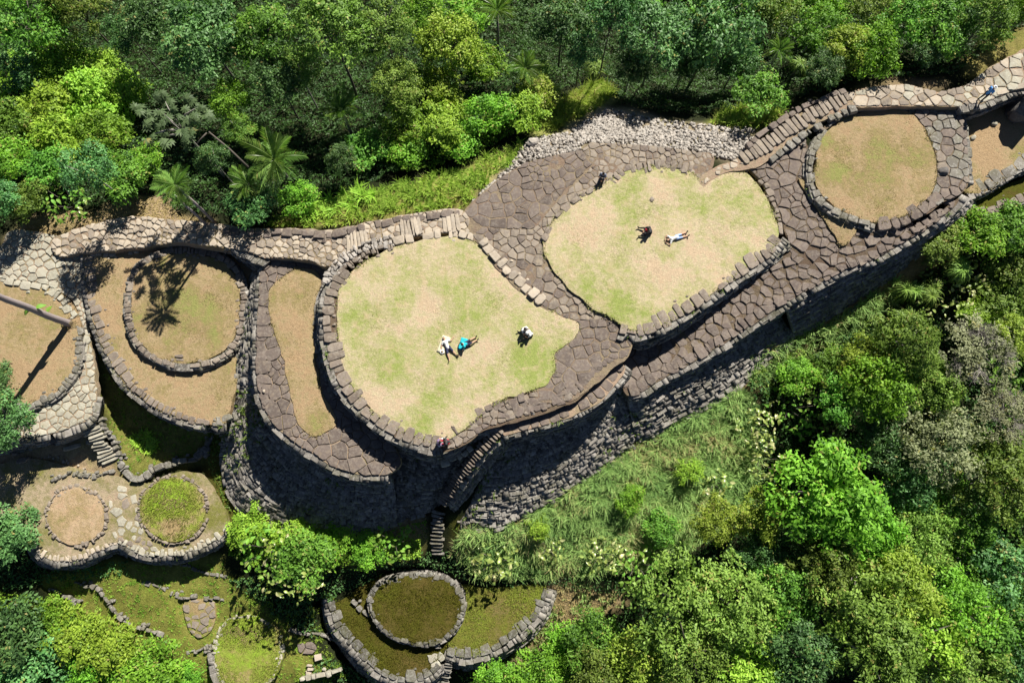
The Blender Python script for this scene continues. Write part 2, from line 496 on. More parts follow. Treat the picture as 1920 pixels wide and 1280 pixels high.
def coping(parent, pts, z=None, width=0.8, lmin=0.4, lmax=0.85, mat='coping', closed=False, side=1, thick=0.3, lift=0.06, gap=0.03, name='coping_stone', skip=(), wvar=0.25, world=False):
    """edge stones laid side by side along a line; side=1: the stones lie to the left of the walking direction"""
    ln = Line(pts if world else W(pts, z), closed)
    u = 0.0
    objs = []
    while u < ln.L - lmin * 0.5:
        L = random.uniform(lmin, lmax) if random.random() > .22 else random.uniform(lmin * .55, lmax * 1.35)
        if ln.L - u - L < lmin * 0.6: L = ln.L - u
        u1 = u + L
        mid = (u + u1) / 2
        if random.random() > .04 and not any(a <= mid / ln.L <= b for a, b in skip):
            pa, pb = ln.at(u + gap), ln.at(min(u1 - gap, ln.L))
            ta, tb = ln.tan(u + gap), ln.tan(min(u1, ln.L))
            na, nb = Vector((-ta.y, ta.x, 0)) * side, Vector((-tb.y, tb.x, 0)) * side
            wi = width * random.uniform(1 - wvar, 1 + wvar)
            if random.random() < .12: wi *= random.uniform(.55, .8)
            o0 = random.uniform(-0.1, 0.09)
            cs = [(pa + na * o0).xy, (pb + nb * (o0 + random.uniform(-0.04, 0.04))).xy, (pb + nb * wi).xy, (pa + na * wi * random.uniform(0.9, 1.1)).xy]
            zz = ln.at(mid).z + lift * .6 + random.uniform(-0.06, 0.06)
            objs.append(put_stone(parent, name, roundish(cs, random.uniform(.08, .26), 0.04), zz, thick, M[mat], tilt=0.1, bevel=random.uniform(.02, .05), dome=random.uniform(0, .04)))
            if random.random() < .45:
                w2 = random.uniform(.1, .2); c2 = pb + nb * (wi + random.uniform(-.05, .25)) + tb * random.uniform(-.1, .1)
                put_stone(parent, 'chip_stone', roundish([(c2.x - w2, c2.y - w2 * .7), (c2.x + w2, c2.y - w2 * .5), (c2.x + w2 * .8, c2.y + w2 * .8), (c2.x - w2 * .7, c2.y + w2 * .6)], .25, .03), zz - random.uniform(.02, .06), .15, M[mat], tilt=.1)
        u = u1
    return objs

def poisson(poly, zf, dmin, dmax, seed, inside_not=(), n_try=9000, bigf=0.12):
    """dart throwing with a varying radius -> sites (N,2)"""
    r = np.random.default_rng(seed)
    mn, mx = poly.min(0), poly.max(0)
    cand = r.uniform(mn - 0.5, mx + 0.5, (n_try, 2))
    keep = in_poly(cand, poly)
    for q in inside_not: keep &= ~in_poly(cand, q)
    cand = cand[keep]
    nz = np.array([0.5 + 0.9 * mnoise.noise(Vector((x * bigf * 2, y * bigf * 2, seed))) + 0.45 * r.normal() * 0.6 for x, y in cand])
    rad = dmin + (dmax - dmin) * np.clip(nz, 0, 1) ** 1.7
    pts, rr = [], []
    P_ = np.empty((0, 2)); R_ = np.empty(0)
    order = np.argsort(-rad[:len(rad)] + r.normal(size=len(rad)) * (dmax - dmin) * 0.25)
    for i in order:
        c = cand[i]
        if len(P_):
            d = np.hypot(P_[:, 0] - c[0], P_[:, 1] - c[1])
            if (d < (rad[i] + R_) * 0.5).any(): continue
        P_ = np.vstack([P_, c]); R_ = np.append(R_, rad[i])
    for i in r.permutation(len(cand)):
        c = cand[i]
        d = np.hypot(P_[:, 0] - c[0], P_[:, 1] - c[1])
        rr_ = dmin * r.uniform(.95, 1.35)
        if (d < (rr_ + R_) * 0.5).any(): continue
        P_ = np.vstack([P_, c]); R_ = np.append(R_, rr_)
    return P_

def clip_half(poly, m, nrm):
    out = []
    n = len(poly)
    for i in range(n):
        a, b = poly[i], poly[(i + 1) % n]
        da = (a[0] - m[0]) * nrm[0] + (a[1] - m[1]) * nrm[1]
        db = (b[0] - m[0]) * nrm[0] + (b[1] - m[1]) * nrm[1]
        if da <= 0: out.append(a)
        if (da < 0 < db) or (db < 0 < da):
            t = da / (da - db)
            out.append((a[0] + (b[0] - a[0]) * t, a[1] + (b[1] - a[1]) * t))
    return out

def voronoi(sites, rmax, ncell=None):
    cells = []
    for i, s in enumerate(sites[:ncell]):
        d = np.hypot(sites[:, 0] - s[0], sites[:, 1] - s[1])
        nb = np.argsort(d)[1:22]
        k = 9
        poly = [(s[0] + rmax * math.cos(2 * math.pi * t / k), s[1] + rmax * math.sin(2 * math.pi * t / k)) for t in range(k)]
        for j in nb:
            if d[j] > 2.2 * rmax: break
            q = sites[j]
            poly = clip_half(poly, ((s[0] + q[0]) / 2, (s[1] + q[1]) / 2), ((q[0] - s[0]), (q[1] - s[1])))
            if len(poly) < 3: break
        cells.append(poly)
    return cells

def shrink(poly, gap):
    c = np.mean(np.asarray(poly), axis=0)
    out = []
    for x, y in poly:
        d = math.hypot(x - c[0], y - c[1])
        k = max(0.5, 1 - gap / max(d, 0.05))
        out.append((c[0] + (x - c[0]) * k, c[1] + (y - c[1]) * k))
    return out

def merge_short(poly, mind):
    out = []
    for p in poly:
        if not out or math.hypot(p[0] - out[-1][0], p[1] - out[-1][1]) > mind: out.append(p)
    if len(out) > 2 and math.hypot(out[0][0] - out[-1][0], out[0][1] - out[-1][1]) <= mind: out.pop()
    return out

def paving(parent, poly, zf, dmin, dmax, mat, seed, not_in=(), gap=0.035, lift=0.05, clip=True, thick=0.16, name='paving_stone', maxn=300, drop=0.0, mats=None):
    sites = poisson(poly, zf, dmin, dmax, seed, not_in)
    TT = np.linspace(0, 1, 17)[1:]
    def ray_trim(a, c):
        pts = c + (a[:, None, :] - c) * TT[None, :, None]
        fl = pts.reshape(-1, 2)
        ok = in_poly(fl, poly) if clip else np.ones(len(fl), bool)
        for q in not_in: ok &= ~in_poly(fl, np.asarray(q))
        ok = ok.reshape(len(a), -1)
        if ok.all(): return a
        k = np.where(ok.all(1), TT.size, ok.argmin(1))        # first bad sample
        t = np.where(k >= TT.size, 1.0, np.maximum(TT[np.minimum(k, TT.size - 1)] - 1 / 16 - .01, .04))
        return c + (a - c) * t[:, None]
    cells = voronoi(sites, dmax)
    lst = []
    for s, c in zip(sites, cells):
        if len(c) < 3 or random.random() < drop: continue
        c = shrink(c, gap)
        dense = []
        for k in range(len(c)):
            p0, p1 = np.array(c[k]), np.array(c[(k + 1) % len(c)])
            dense.append(p0)
            m_ = int(np.hypot(*(p1 - p0)) / .3)
            for q in range(1, m_ + 1): dense.append(p0 + (p1 - p0) * q / (m_ + 1))
        d_ = np.asarray(dense)
        a = ray_trim(d_, s)
        a = np.asarray(c) if a is d_ else a
        a = merge_short([tuple(t) for t in a], 0.07)
        if len(a) < 3: continue
        rag = []
        for k in range(len(a)):
            p0, p1 = np.array(a[k]), np.array(a[(k + 1) % len(a)])
            rag.append(p0 + np.array([random.uniform(-.02, .02), random.uniform(-.02, .02)]))
            el = np.hypot(*(p1 - p0))
            if el > .3:
                nm = np.array([p1[1] - p0[1], p0[0] - p1[0]]) / el
                f_ = random.uniform(.3, .7)
                rag.append(p0 + (p1 - p0) * f_ + nm * random.uniform(-.07, .035) * min(1, el))
        a = np.asarray(rag)
        ar = abs(sum(a[i][0] * a[(i + 1) % len(a)][1] - a[(i + 1) % len(a)][0] * a[i][1] for i in range(len(a)))) / 2
        if ar < .012: continue
        lst.append((ar, a))
    lst.sort(key=lambda t: -t[0])
    zs = zf(np.array([a.mean(0) for _, a in lst]))
    small = []
    for k, (ar, a) in enumerate(lst):
        z = zs[k] + lift + random.uniform(-0.025, 0.03)
        mm = M[mat] if not mats else M[random.choice(mats)]
        o = put_stone(parent if k < maxn else None, name, [tuple(p) for p in a], z, thick, mm, bevel=0.03, tilt=0.02)
        if k >= maxn: small.append(o)
    if small: join_stuff(small, 'small_' + name, parent)
    return len(lst)

def join_stuff(objs, name, parent):
    bm = bmesh.new()
    for o in objs:
        bm2_from = len(bm.verts)
        bm.from_mesh(o.data)
        bm.verts.ensure_lookup_table()
        loc = o.location
        for v in bm.verts[bm2_from:]: v.co += loc
    me = bpy.data.meshes.new(name)
    bm.to_mesh(me); bm.free()
    me.materials.append(objs[0].data.materials[0])
    for o in objs:
        d = o.data
        bpy.data.objects.remove(o)
        bpy.data.meshes.remove(d)
    n = link(name, me, parent)
    n['kind'] = 'stuff'
    return n

WALLQ = []      # wall footprints, for the terrain
def wall(parent, top, bot, course=0.2, lmin=0.22, lmax=0.6, mat='wall', name='retaining_wall', maxparts=300, protrude=0.17, part_min=0.38, mossy=None, world=False, rough=1.0, loose=0.0):
    """dry-stone wall face between a top and a bottom line (px,py,z); its stones laid in courses"""
    lt, lb = Line(top if world else W(top)), Line(bot if world else W(bot))
    m = max(4, int(max(lt.L, lb.L) / 0.5))
    T = [lt.at(lt.L * i / m) for i in range(m + 1)]
    B = [lb.at(lb.L * i / m) for i in range(m + 1)]
    # earth core, a little inside the stones
    rows = 6
    def outdir(i):
        d = B[i] - T[i]; d.z = 0
        t = (B[min(i + 1, m)] - B[max(i - 1, 0)]) + (T[min(i + 1, m)] - T[max(i - 1, 0)])
        t.z = 0
        nrm = Vector((t.y, -t.x, 0)).normalized()
        if nrm.dot(d) < 0: nrm = -nrm
        return nrm
    O = [outdir(i) for i in range(m + 1)]
    v, f = [], []
    for i in range(m + 1):
        for j in range(rows + 1):
            p = T[i].lerp(B[i], j / rows) - O[i] * 0.12 - Vector((0, 0, 0.06))
            v.append(p)
    for i in range(m):
        for j in range(rows):
            a = i * (rows + 1) + j
            f.append((a, a + 1, a + rows + 2, a + rows + 1))
    core = link(name, mesh_pd(name, v, f, M['core'], True), parent)
    for i in range(m):
        WALLQ.append((T[i], T[i + 1], B[i + 1], B[i]))
    # stones
    boxes, sizes = [], []
    hmax = max((T[i] - B[i]).length for i in range(m + 1))
    nc = max(1, int(round(hmax / course)))
    for c in range(nc):
        t0 = c / nc
        i0 = random.random() * 0.3
        Lr = max(lt.L * (1 - t0) + lb.L * t0, 0.5)
        u = -i0
        while u < Lr:
            L = random.uniform(lmin, lmax) if random.random() > 0.12 else random.uniform(lmax, lmax * 1.5)
            ua, ub = max(u, 0) / Lr, min(u + L, Lr) / Lr
            u += L
            if ub - ua < 0.05 / Lr: continue
            if random.random() < 0.03 + loose * 0.3: continue
            def pt(q, tt):
                x = q * m; i = min(int(x), m - 1); fr = x - i
                return T[i].lerp(T[i + 1], fr).lerp(B[i].lerp(B[i + 1], fr), tt), O[i].lerp(O[i + 1], fr)
            tj = t0 + random.uniform(-0.25, 0.25) / nc * (0.6 + loose)
            pa, oa = pt(ua, tj); pb, ob = pt(ub, tj)
            locl = max(0.06, ((T[min(int(ua * m), m)] - B[min(int(ua * m), m)]).length) / nc)
            h = locl * random.uniform(0.7, 0.98)
            dz = abs(T[min(int(ua * m), m)].z - B[min(int(ua * m), m)].z) / nc
            tg = (pb - pa)
            gp = tg.normalized() * 0.015 if tg.length > 0.05 else Vector()
            pa = pa + gp; pb = pb - gp
            outw = random.uniform(0.0, protrude) * rough + 0.02 + (.2 - .065 * (c % 4) if nc > 7 else 0)
            dep = 0.32 + locl * 0.6
            vz = max(dz * random.uniform(0.75, 1.0), 0.07)
            jj = lambda s=0.03: Vector((random.uniform(-s, s), random.uniform(-s, s), random.uniform(-s, s)))
            j2 = 0.03 * rough
            bx = [pa + oa * outw - Vector((0, 0, vz)) + jj(j2), pb + ob * (outw + random.uniform(-.03, .03)) - Vector((0, 0, vz)) + jj(j2),
                  pb - ob * dep - Vector((0, 0, vz)), pa - oa * dep - Vector((0, 0, vz)),
                  pa + oa * (outw - 0.02) + jj(j2), pb + ob * (outw - 0.02) + jj(j2), pb - ob * dep + Vector((0, 0, .01)), pa - oa * dep + Vector((0, 0, .01))]
            if (pb - pa).cross(oa).z > 0: bx = [bx[1], bx[0], bx[3], bx[2], bx[5], bx[4], bx[7], bx[6]]
            boxes.append(bx); sizes.append((pb - pa).length * (h + 0.1))
    order = sorted(range(len(boxes)), key=lambda k: -sizes[k])
    fi = [(3, 2, 1, 0), (4, 5, 6, 7), (0, 1, 5, 4), (1, 2, 6, 5), (2, 3, 7, 6), (3, 0, 4, 7)]
    rest = []
    for q, k in enumerate(order):
        b = boxes[k]
        Ln = (b[1] - b[0]).length
        if q < maxparts and Ln > part_min:
            c = sum(b, Vector()) / 8
            link('wall_stone', mesh_pd('wall_stone', [p - c for p in b], fi, M[mat]), core, c)
        else:
            rest.append([tuple(p) for p in b])
    if rest:
        o = link('small_wall_stone', mesh_boxes('small_wall_stone', rest, M[mat]), core)
        o['kind'] = 'stuff'
    return core

def wall2(parent, top, bot, drop, out, course=0.2, loose=0.3, apron='wall', maxparts=(200, 200), **kw):
    """steep upper face, then a looser sloping apron of stones"""
    lt, lb = Line(W(top)), Line(W(bot))
    k = max(4, int(lt.L / 0.8))
    T = [lt.at(lt.L * i / k) for i in range(k + 1)]
    B = [lb.at(lb.L * i / k) for i in range(k + 1)]
    Mi = []
    for i in range(k + 1):
        f = i / k
        d = drop(f) if callable(drop) else drop
        h = T[i].z - B[i].z
        d = min(d, h * .9)
        m = T[i].lerp(B[i], min(.9, out / max(.3, (B[i] - T[i]).to_2d().length)))
        m.z = T[i].z - d
        Mi.append(m)
    wall(parent, T, Mi, course, world=True, maxparts=maxparts[0], loose=0.05, **kw)
    wall(parent, Mi, B, course, world=True, maxparts=maxparts[1], loose=loose, mat=apron, rough=1.8, name='stone_apron', **kw)

def offset_line(pts, z, dist, dz, closed=False):
    """world line moved sideways (left of walking = +) and down"""
    ln = Line(W(pts, z), closed)
    out = []
    k = max(3, int(ln.L / 0.6))
    for i in range(k + 1):
        u = ln.L * i / k
        t = ln.tan(u)
        p = ln.at(u) + Vector((-t.y, t.x, 0)) * dist
        p.z += dz
        out.append(p)
    return out

def low_wall(parent, pts, z, drop, batter=0.15, out=1, **kw):
    """short wall under an edge line; out=1: its face looks to the left of the walking direction"""
    top = offset_line(pts, z, 0.02 * out, -0.04)
    bot = offset_line(pts, z, batter * out, -drop)
    kw.setdefault('maxparts', 120)
    return wall(parent, top, bot, world=True, **kw)

def step_stones(parent, pts, width, n, mat='slab_pale', name='step', thick=0.22, depthf=0.95, lift=0.06, z=None, wj=0.16):
    """stair treads across a line"""
    ln = Line(W(pts, z))
    d = ln.L / n
    for i in range(n):
        u = (i + 0.5) * d
        c, t = ln.at(u), ln.tan(u)
        nr = Vector((-t.y, t.x, 0))
        hw = width * random.uniform(1 - wj, 1 + wj) / 2
        t = (t + nr * random.uniform(-0.13, 0.13)).normalized(); c = c + nr * random.uniform(-.08, .08)
        hd = d * depthf / 2 * random.uniform(0.85, 1.05)
        hor = math.sqrt(max(0.05, 1 - ((ln.at(min(u + .2, ln.L)).z - ln.at(max(u - .2, 0)).z) / 0.4) ** 2))
        hd *= hor
        cs = [(c - t * hd - nr * hw).xy, (c + t * hd - nr * hw).xy, (c + t * hd + nr * hw).xy, (c - t * hd + nr * hw).xy]
        put_stone(parent, name, roundish(cs, 0.16, 0.05), c.z + lift + random.uniform(-.03, .02), thick, M[mat], tilt=0.03, bevel=0.03)
# ------------------------------------------------------------------ terraces and walls
# ---- great platform, south-western lawn
t1 = thing('terrace', 'big rounded terrace with yellowing lawn where two people sunbathe near its middle', 'terrace', P(850, 630, 0))
T1L = [(640, 535), (665, 505), (700, 480), (740, 462), (790, 450), (850, 443), (885, 452), (910, 470), (935, 500), (960, 522), (985, 547), (1010, 570), (1040, 584), (1062, 596), (1085, 606), (1080, 630), (1055, 650), (1038, 665), (1042, 690), (1026, 720), (990, 735), (940, 750), (905, 772), (880, 796), (850, 820), (820, 828), (790, 820), (750, 805), (715, 785), (690, 760), (665, 730), (648, 700), (637, 660), (632, 610), (634, 570)]
gp = [(665, 590, 28, .5), (745, 560, 36, .38), (870, 545, 46, .4), (740, 665, 48, .4), (1000, 690, 48, .6), (980, 620, 44, .45), (830, 740, 48, .45), (720, 700, 30, .3), (920, 720, 35, .3), (760, 500, 34, .25), (850, 470, 26, .2), (880, 600, 40, .25), (660, 650, 26, .25), (930, 560, 26, .3), (1010, 740, 25, .3), (800, 800, 30, .35), (850, 660, 40, .12), (700, 750, 40, -.35), (830, 800, 26, -.25), (960, 540, 34, -.3), (800, 560, 30, -.35), (930, 650, 34, -.3), (740, 610, 24, -.25), (1010, 600, 24, -.3), (880, 740, 30, -.3)]
_, T1P, T1Z = slab('lawn', T1L, 0.0, M['lawn'], None, 0.5, 0.3, [(a, b, c, d, 0) for a, b, c, d in gp], 0.1)
_.parent = t1; _.location = -t1.location
def under(o, parent):
    """parent an object built in place to a thing that stands elsewhere"""
    o.parent = parent
    o.matrix_parent_inverse = Matrix.Translation(-parent.location)
def adopt(parent, since):
    for o in list(COL.objects)[since:]:
        if o.parent is None and o is not parent and o.type == 'MESH' and o.get('kind') != 'structure' and 'label' not in o:
            under(o, parent)
class Into:
    """everything built inside the block becomes part of the thing"""
    def __init__(s, t): s.t = t
    def __enter__(s):
        s.n = set(COL.objects)
        return None
    def __exit__(s, *a):
        for o in COL.objects:
            if o not in s.n and o.parent is None and o is not s.t and 'label' not in o: under(o, s.t)
_.location = (0, 0, 0); under(_, t1)
with Into(t1):
    coping(None, [(640, 500), (620, 530), (607, 565), (607, 620), (618, 680), (638, 725), (668, 765), (705, 797), (745, 822), (790, 838), (826, 843)], -0.02, 0.95, 0.5, 0.85, 'coping', side=1, thick=0.35)
    coping(None, [(612, 530), (622, 505), (652, 478), (690, 459), (735, 448)], 0.06, 0.42, 0.2, 0.45, 'rubble', side=-1, thick=0.3, lift=0.06, wvar=0.5)
    coping(None, [(603, 530), (614, 503), (646, 472), (688, 451), (733, 440)], 0.02, 0.4, 0.2, 0.5, 'rubble', side=-1, thick=0.3, lift=0.02, wvar=0.5)
    coping(None, [(630, 515), (656, 487), (693, 467), (736, 456)], 0.04, 0.4, 0.25, 0.6, 'coping', side=-1, thick=0.3, lift=0.0, wvar=0.5)
    coping(None, [(735, 446), (790, 436), (850, 432), (890, 440)], 0.05, 0.6, 0.35, 0.8, 'slab_pale', side=-1, thick=0.25)
    coping(None, [(895, 455), (925, 490), (955, 520), (985, 548), (1012, 573)], 0.16, 0.7, 0.4, 0.9, 'slab_pale', side=1, thick=0.3)
    wall(None, [(640, 500, -.1), (620, 530, -.1), (606, 565, -.1), (605, 620, -.1), (616, 680, -.1), (636, 728, -.1), (668, 768, -.1), (705, 800, -.1), (735, 818, -.1)],
         [(632, 502, -1.8), (612, 535, -1.9), (597, 572, -1.9), (597, 625, -1.9), (610, 688, -1.9), (632, 734, -1.9), (665, 772, -1.9), (702, 803, -1.9), (734, 822, -1.9)], 0.2, maxparts=200)
    slab('rim_bed', [(640, 500), (620, 532), (607, 566), (606, 620), (617, 680), (637, 726), (668, 766), (706, 798), (745, 822), (790, 838), (826, 843), (840, 815), (760, 790), (690, 740), (655, 680), (648, 600), (655, 540)], -0.12, M['joint_dark'], None, 0.4, 0.4)
    # a kerb of stones along the foot of the wall
    coping(None, [(602, 545), (589, 590), (592, 650), (604, 705), (622, 750)], -1.66, 0.45, 0.3, 0.6, 'coping_moss', side=1, thick=0.3)
    wall2(None, [(722, 812, -.1), (750, 826, -.1), (790, 841, -.1), (826, 846, -.15), (850, 836, -.3), (872, 818, -.4), (900, 806, -.5), (935, 798, -.6)],
         [(690, 985, -7.2), (725, 975, -7.1), (765, 968, -7.0), (800, 958, -6.9), (820, 948, -6.8), (838, 930, -6.3), (860, 900, -5.2), (905, 858, -3.0)], lambda f: 3.6 - 2.6 * max(0, f - .55) / .45, .5, 0.16, lmin=0.25, lmax=0.7)
    # outer rows on the south-east rim
    slab('rim_bed', [(822, 846), (852, 842), (882, 826), (908, 808), (945, 797), (1000, 782), (1062, 759), (1105, 732), (1150, 676), (1120, 670), (1040, 720), (990, 728), (940, 742), (900, 765), (870, 795), (845, 815)], -0.14, M['joint_dark'], None, 0.5, 0.4)
    rimp = np.array([tuple(P(a, b, -.1).xy) for a, b in [(835, 842), (858, 838), (885, 822), (912, 802), (948, 790), (1000, 774), (1062, 752), (1098, 728), (1042, 728), (1000, 735), (990, 738), (942, 752), (908, 774), (882, 798), (852, 824)]])
    paving(None, rimp, lambda xy: np.full(len(np.atleast_2d(xy)), -.12), .3, .75, 'slab', 41, (T1P,), gap=.03, lift=.05, thick=.25, mats=['slab', 'coping'])
    coping(None, [(850, 838), (880, 815), (905, 797), (930, 785)], -0.15, 0.85, 0.4, 0.7, 'coping', side=1, thick=0.35)
    coping(None, [(856, 815), (885, 793), (912, 774), (950, 760), (985, 752)], -0.02, 0.6, 0.35, 0.65, 'slab', side=1, thick=0.3)
    coping(None, [(948, 790), (985, 776), (1025, 765), (1062, 752), (1095, 728)], -0.12, 0.95, 0.5, 0.8, 'slab', side=1, thick=0.35)
    coping(None, [(1095, 728), (1125, 700), (1146, 672)], -0.12, 0.9, 0.7, 1.1, 'slab', side=1, thick=0.35)
    low_wall(None, [(948, 791), (985, 777), (1025, 766), (1062, 753), (1095, 729), (1125, 700), (1146, 672)], -0.15, 0.5, 0.12, -1)

led = thing('ledge', 'narrow paved ledge one step below the south-eastern rim of the big lawn', 'ledge', P(1050, 780, -.65))
with Into(led):
    slab('ledge_bed', [(938, 795), (985, 778), (1030, 766), (1065, 752), (1098, 728), (1128, 700), (1150, 672), (1172, 690), (1150, 728), (1112, 762), (1065, 783), (1010, 800), (960, 812), (945, 815)], -0.72, M['joint'], None, 0.6, 0.5)
    coping(None, [(944, 815), (985, 804), (1030, 793), (1072, 778), (1115, 755), (1150, 722), (1170, 685)], -0.72, 1.05, 0.55, 1.0, 'slab', side=1, thick=0.35, lift=0.08)
    wall2(None, [(944, 816, -.8), (985, 806, -.8), (1030, 795, -.8), (1072, 780, -.8), (1115, 757, -.8), (1152, 723, -.8), (1180, 690, -1.2)],
         [(862, 985, -6.7), (925, 990, -6.7), (985, 965, -6.5), (1040, 930, -6.1), (1090, 897, -5.8), (1140, 862, -5.6), (1185, 833, -5.4)], lambda f: 2.6 if f < .75 else 2.6 - 7 * (f - .75), .5, 0.16, lmin=0.22, lmax=0.6, loose=0.35)

# ---- great platform, north-eastern lawn
t2 = thing('terrace', 'broad terrace lawn with a person lying in pale blue shorts and a dark seated figure', 'terrace', P(1240, 470, 0.4))
T2L = [(1018, 455), (1030, 425), (1050, 398), (1085, 370), (1130, 347), (1165, 325), (1200, 316), (1250, 313), (1295, 324), (1318, 338), (1345, 326), (1375, 318), (1400, 325), (1420, 345), (1440, 375), (1452, 405), (1460, 440), (1442, 470), (1400, 500), (1350, 540), (1290, 580), (1230, 612), (1190, 620), (1165, 607), (1140, 592), (1110, 577), (1080, 552), (1050, 522), (1028, 492)]
gp2 = [(1190, 420, 44, .3), (1110, 520, 36, .45), (1150, 570, 40, .5), (1205, 590, 36, .4), (1290, 400, 46, .3), (1400, 350, 34, .4), (1185, 350, 40, .3), (1435, 400, 22, .5), (1340, 370, 36, .35), (1260, 560, 32, .35), (1180, 480, 36, .25), (1380, 430, 36, .25), (1250, 470, 30, .1), (1085, 470, 30, .2), (1400, 480, 24, .25), (1050, 440, 34, -.35), (1330, 480, 40, -.35), (1240, 520, 34, -.3), (1150, 400, 26, -.25), (1230, 345, 26, -.25), (1320, 350, 24, -.3), (1220, 430, 30, -.3), (1110, 460, 24, -.2)]
with Into(t2):
    _, T2P, T2Z = slab('lawn', T2L, 0.36, M['lawn'], None, 0.5, 0.3, [(a, b, c, d, .4) for a, b, c, d in gp2], 0.1)
    coping(None, [(1160, 622), (1195, 630), (1240, 616), (1290, 588), (1345, 550), (1390, 517), (1440, 484), (1468, 452)], 0.34, 0.95, 0.5, 0.95, 'coping', side=1, thick=0.4)
    slab('rim_bed', [(1160, 622), (1195, 630), (1240, 616), (1290, 588), (1345, 550), (1390, 517), (1440, 484), (1466, 452), (1440, 450), (1380, 500), (1280, 570), (1200, 605)], 0.24, M['joint_dark'], None, 0.4, 0.4)
    coping(None, [(1012, 448), (1030, 418), (1052, 392), (1085, 364), (1110, 350)], 0.36, 0.5, 0.5, 0.9, 'coping', side=-1, thick=0.3)
    coping(None, [(1142, 338), (1170, 312), (1210, 303), (1255, 300), (1300, 312)], 0.36, 0.75, 0.28, 0.6, 'coping', side=-1, thick=0.3, wvar=0.4)
    coping(None, [(1348, 312), (1378, 304), (1408, 312), (1432, 335), (1452, 368), (1464, 405), (1470, 440)], 0.3, 0.4, 0.35, 0.7, 'coping', side=-1, thick=0.25)
    wall(None, [(1160, 625, .25), (1195, 633, .25), (1240, 619, .25), (1290, 591, .25), (1345, 553, .25), (1390, 520, .25), (1440, 487, .25), (1475, 450, .3)],
         [(1163, 640, -2.0), (1195, 655, -2.1), (1243, 638, -1.9), (1294, 607, -1.6), (1348, 566, -1.25), (1394, 530, -.9), (1444, 496, -.5), (1482, 462, 0)], 0.2, maxparts=150)

# ---- the pavement round both lawns
pave = thing('pavement', 'brown flagstone pavement widening between the two big lawns', 'pavement', P(960, 400, 0.1))
D2 = [(868, 400, 0), (900, 366, .05), (940, 332, .1), (985, 306, .15), (1040, 292, .2), (1090, 282, .25), (1105, 269, .25), (1160, 271, .28), (1230, 276, .3), (1290, 284, .3), (1338, 292, .3), (1318, 345, .3), (1250, 330, .28), (1160, 345, .28), (1080, 400, .25), (1050, 470, .22), (1085, 540, .2), (1150, 585, .15), (1185, 622, .05), (1180, 665, -.02), (1150, 690, -.06), (1100, 735, -.08), (1050, 755, -.08), (1010, 750, -.06), (1000, 720, -.1), (1030, 660, -.09), (1070, 610, -.06), (1040, 592, -.03), (985, 555, .04), (930, 500, .08), (900, 460, .04), (875, 440, 0)]
with Into(pave):
    _, D2P, D2Z = slab('pavement_bed', D2, 0, M['joint_mid'], None, 0.8, 0.4)
    west = np.array([tuple(P(a, b, .1).xy) for a, b in [(868, 400), (900, 366), (940, 332), (985, 306), (1040, 292), (1090, 282), (1110, 310), (1040, 380), (1000, 430), (950, 430), (905, 425)]])
    paving(None, west, D2Z, 0.32, 1.6, 'slab', 3, (T1P, T2P), gap=0.03, lift=0.03)
    rest = np.array([tuple(P(a, b, .1).xy) for a, b in [(905, 425), (950, 430), (1000, 430), (1045, 378), (1112, 312), (1090, 282), (1105, 269), (1160, 271), (1230, 276), (1290, 284), (1338, 292), (1318, 345), (1250, 330), (1160, 345), (1080, 400), (1050, 470), (1085, 540), (1150, 585), (1150, 600), (1030, 600), (985, 555), (930, 500), (900, 460), (885, 440)]])
    paving(None, rest, D2Z, 0.3, 0.85, 'slab', 4, (T1P, T2P), gap=0.03, lift=0.03, mats=['slab_mid', 'slab_mid', 'slab_mid', 'slab'])
plaza = thing('pavement', 'patch of large flagstones at the south-eastern corner of the big lawn', 'pavement', P(1090, 670, 0))
with Into(plaza):
    pz = np.array([tuple(P(a, b, 0).xy) for a, b in [(1045, 612), (1082, 600), (1100, 598), (1150, 600), (1188, 630), (1178, 668), (1150, 676), (1120, 700), (1095, 725), (1040, 750), (1005, 752), (1010, 725), (1036, 665)]])
    paving(None, pz, D2Z, 0.3, 1.6, 'slab', 5, (T1P, T2P), gap=0.035, lift=0.03)

# ---- eastern pavement and the ledge path below the lawn
east = thing('pavement', 'dark flagstone pavement sloping from the small round lawn down along the ledge', 'pavement', P(1520, 420, 0.3))
D3 = [(1425, 335, .3), (1400, 305, .4), (1455, 280, .5), (1505, 262, .6), (1520, 300, .5), (1530, 350, .45), (1575, 395, .45), (1640, 425, .5), (1720, 430, .55), (1795, 372, .6), (1785, 392, .45), (1740, 425, .3), (1690, 456, .15), (1640, 484, 0), (1590, 503, -.1), (1540, 528, -.35), (1480, 563, -.6), (1420, 602, -.95), (1360, 642, -1.35), (1300, 678, -1.65), (1250, 704, -1.85), (1205, 733, -1.95), (1180, 742, -2), (1165, 720, -2), (1165, 640, -2), (1195, 648, -1.95), (1245, 630, -1.8), (1296, 600, -1.5), (1350, 560, -1.15), (1396, 526, -.8), (1446, 494, -.4), (1484, 470, -.05), (1474, 440, .2), (1460, 395, .28), (1445, 360, .3)]
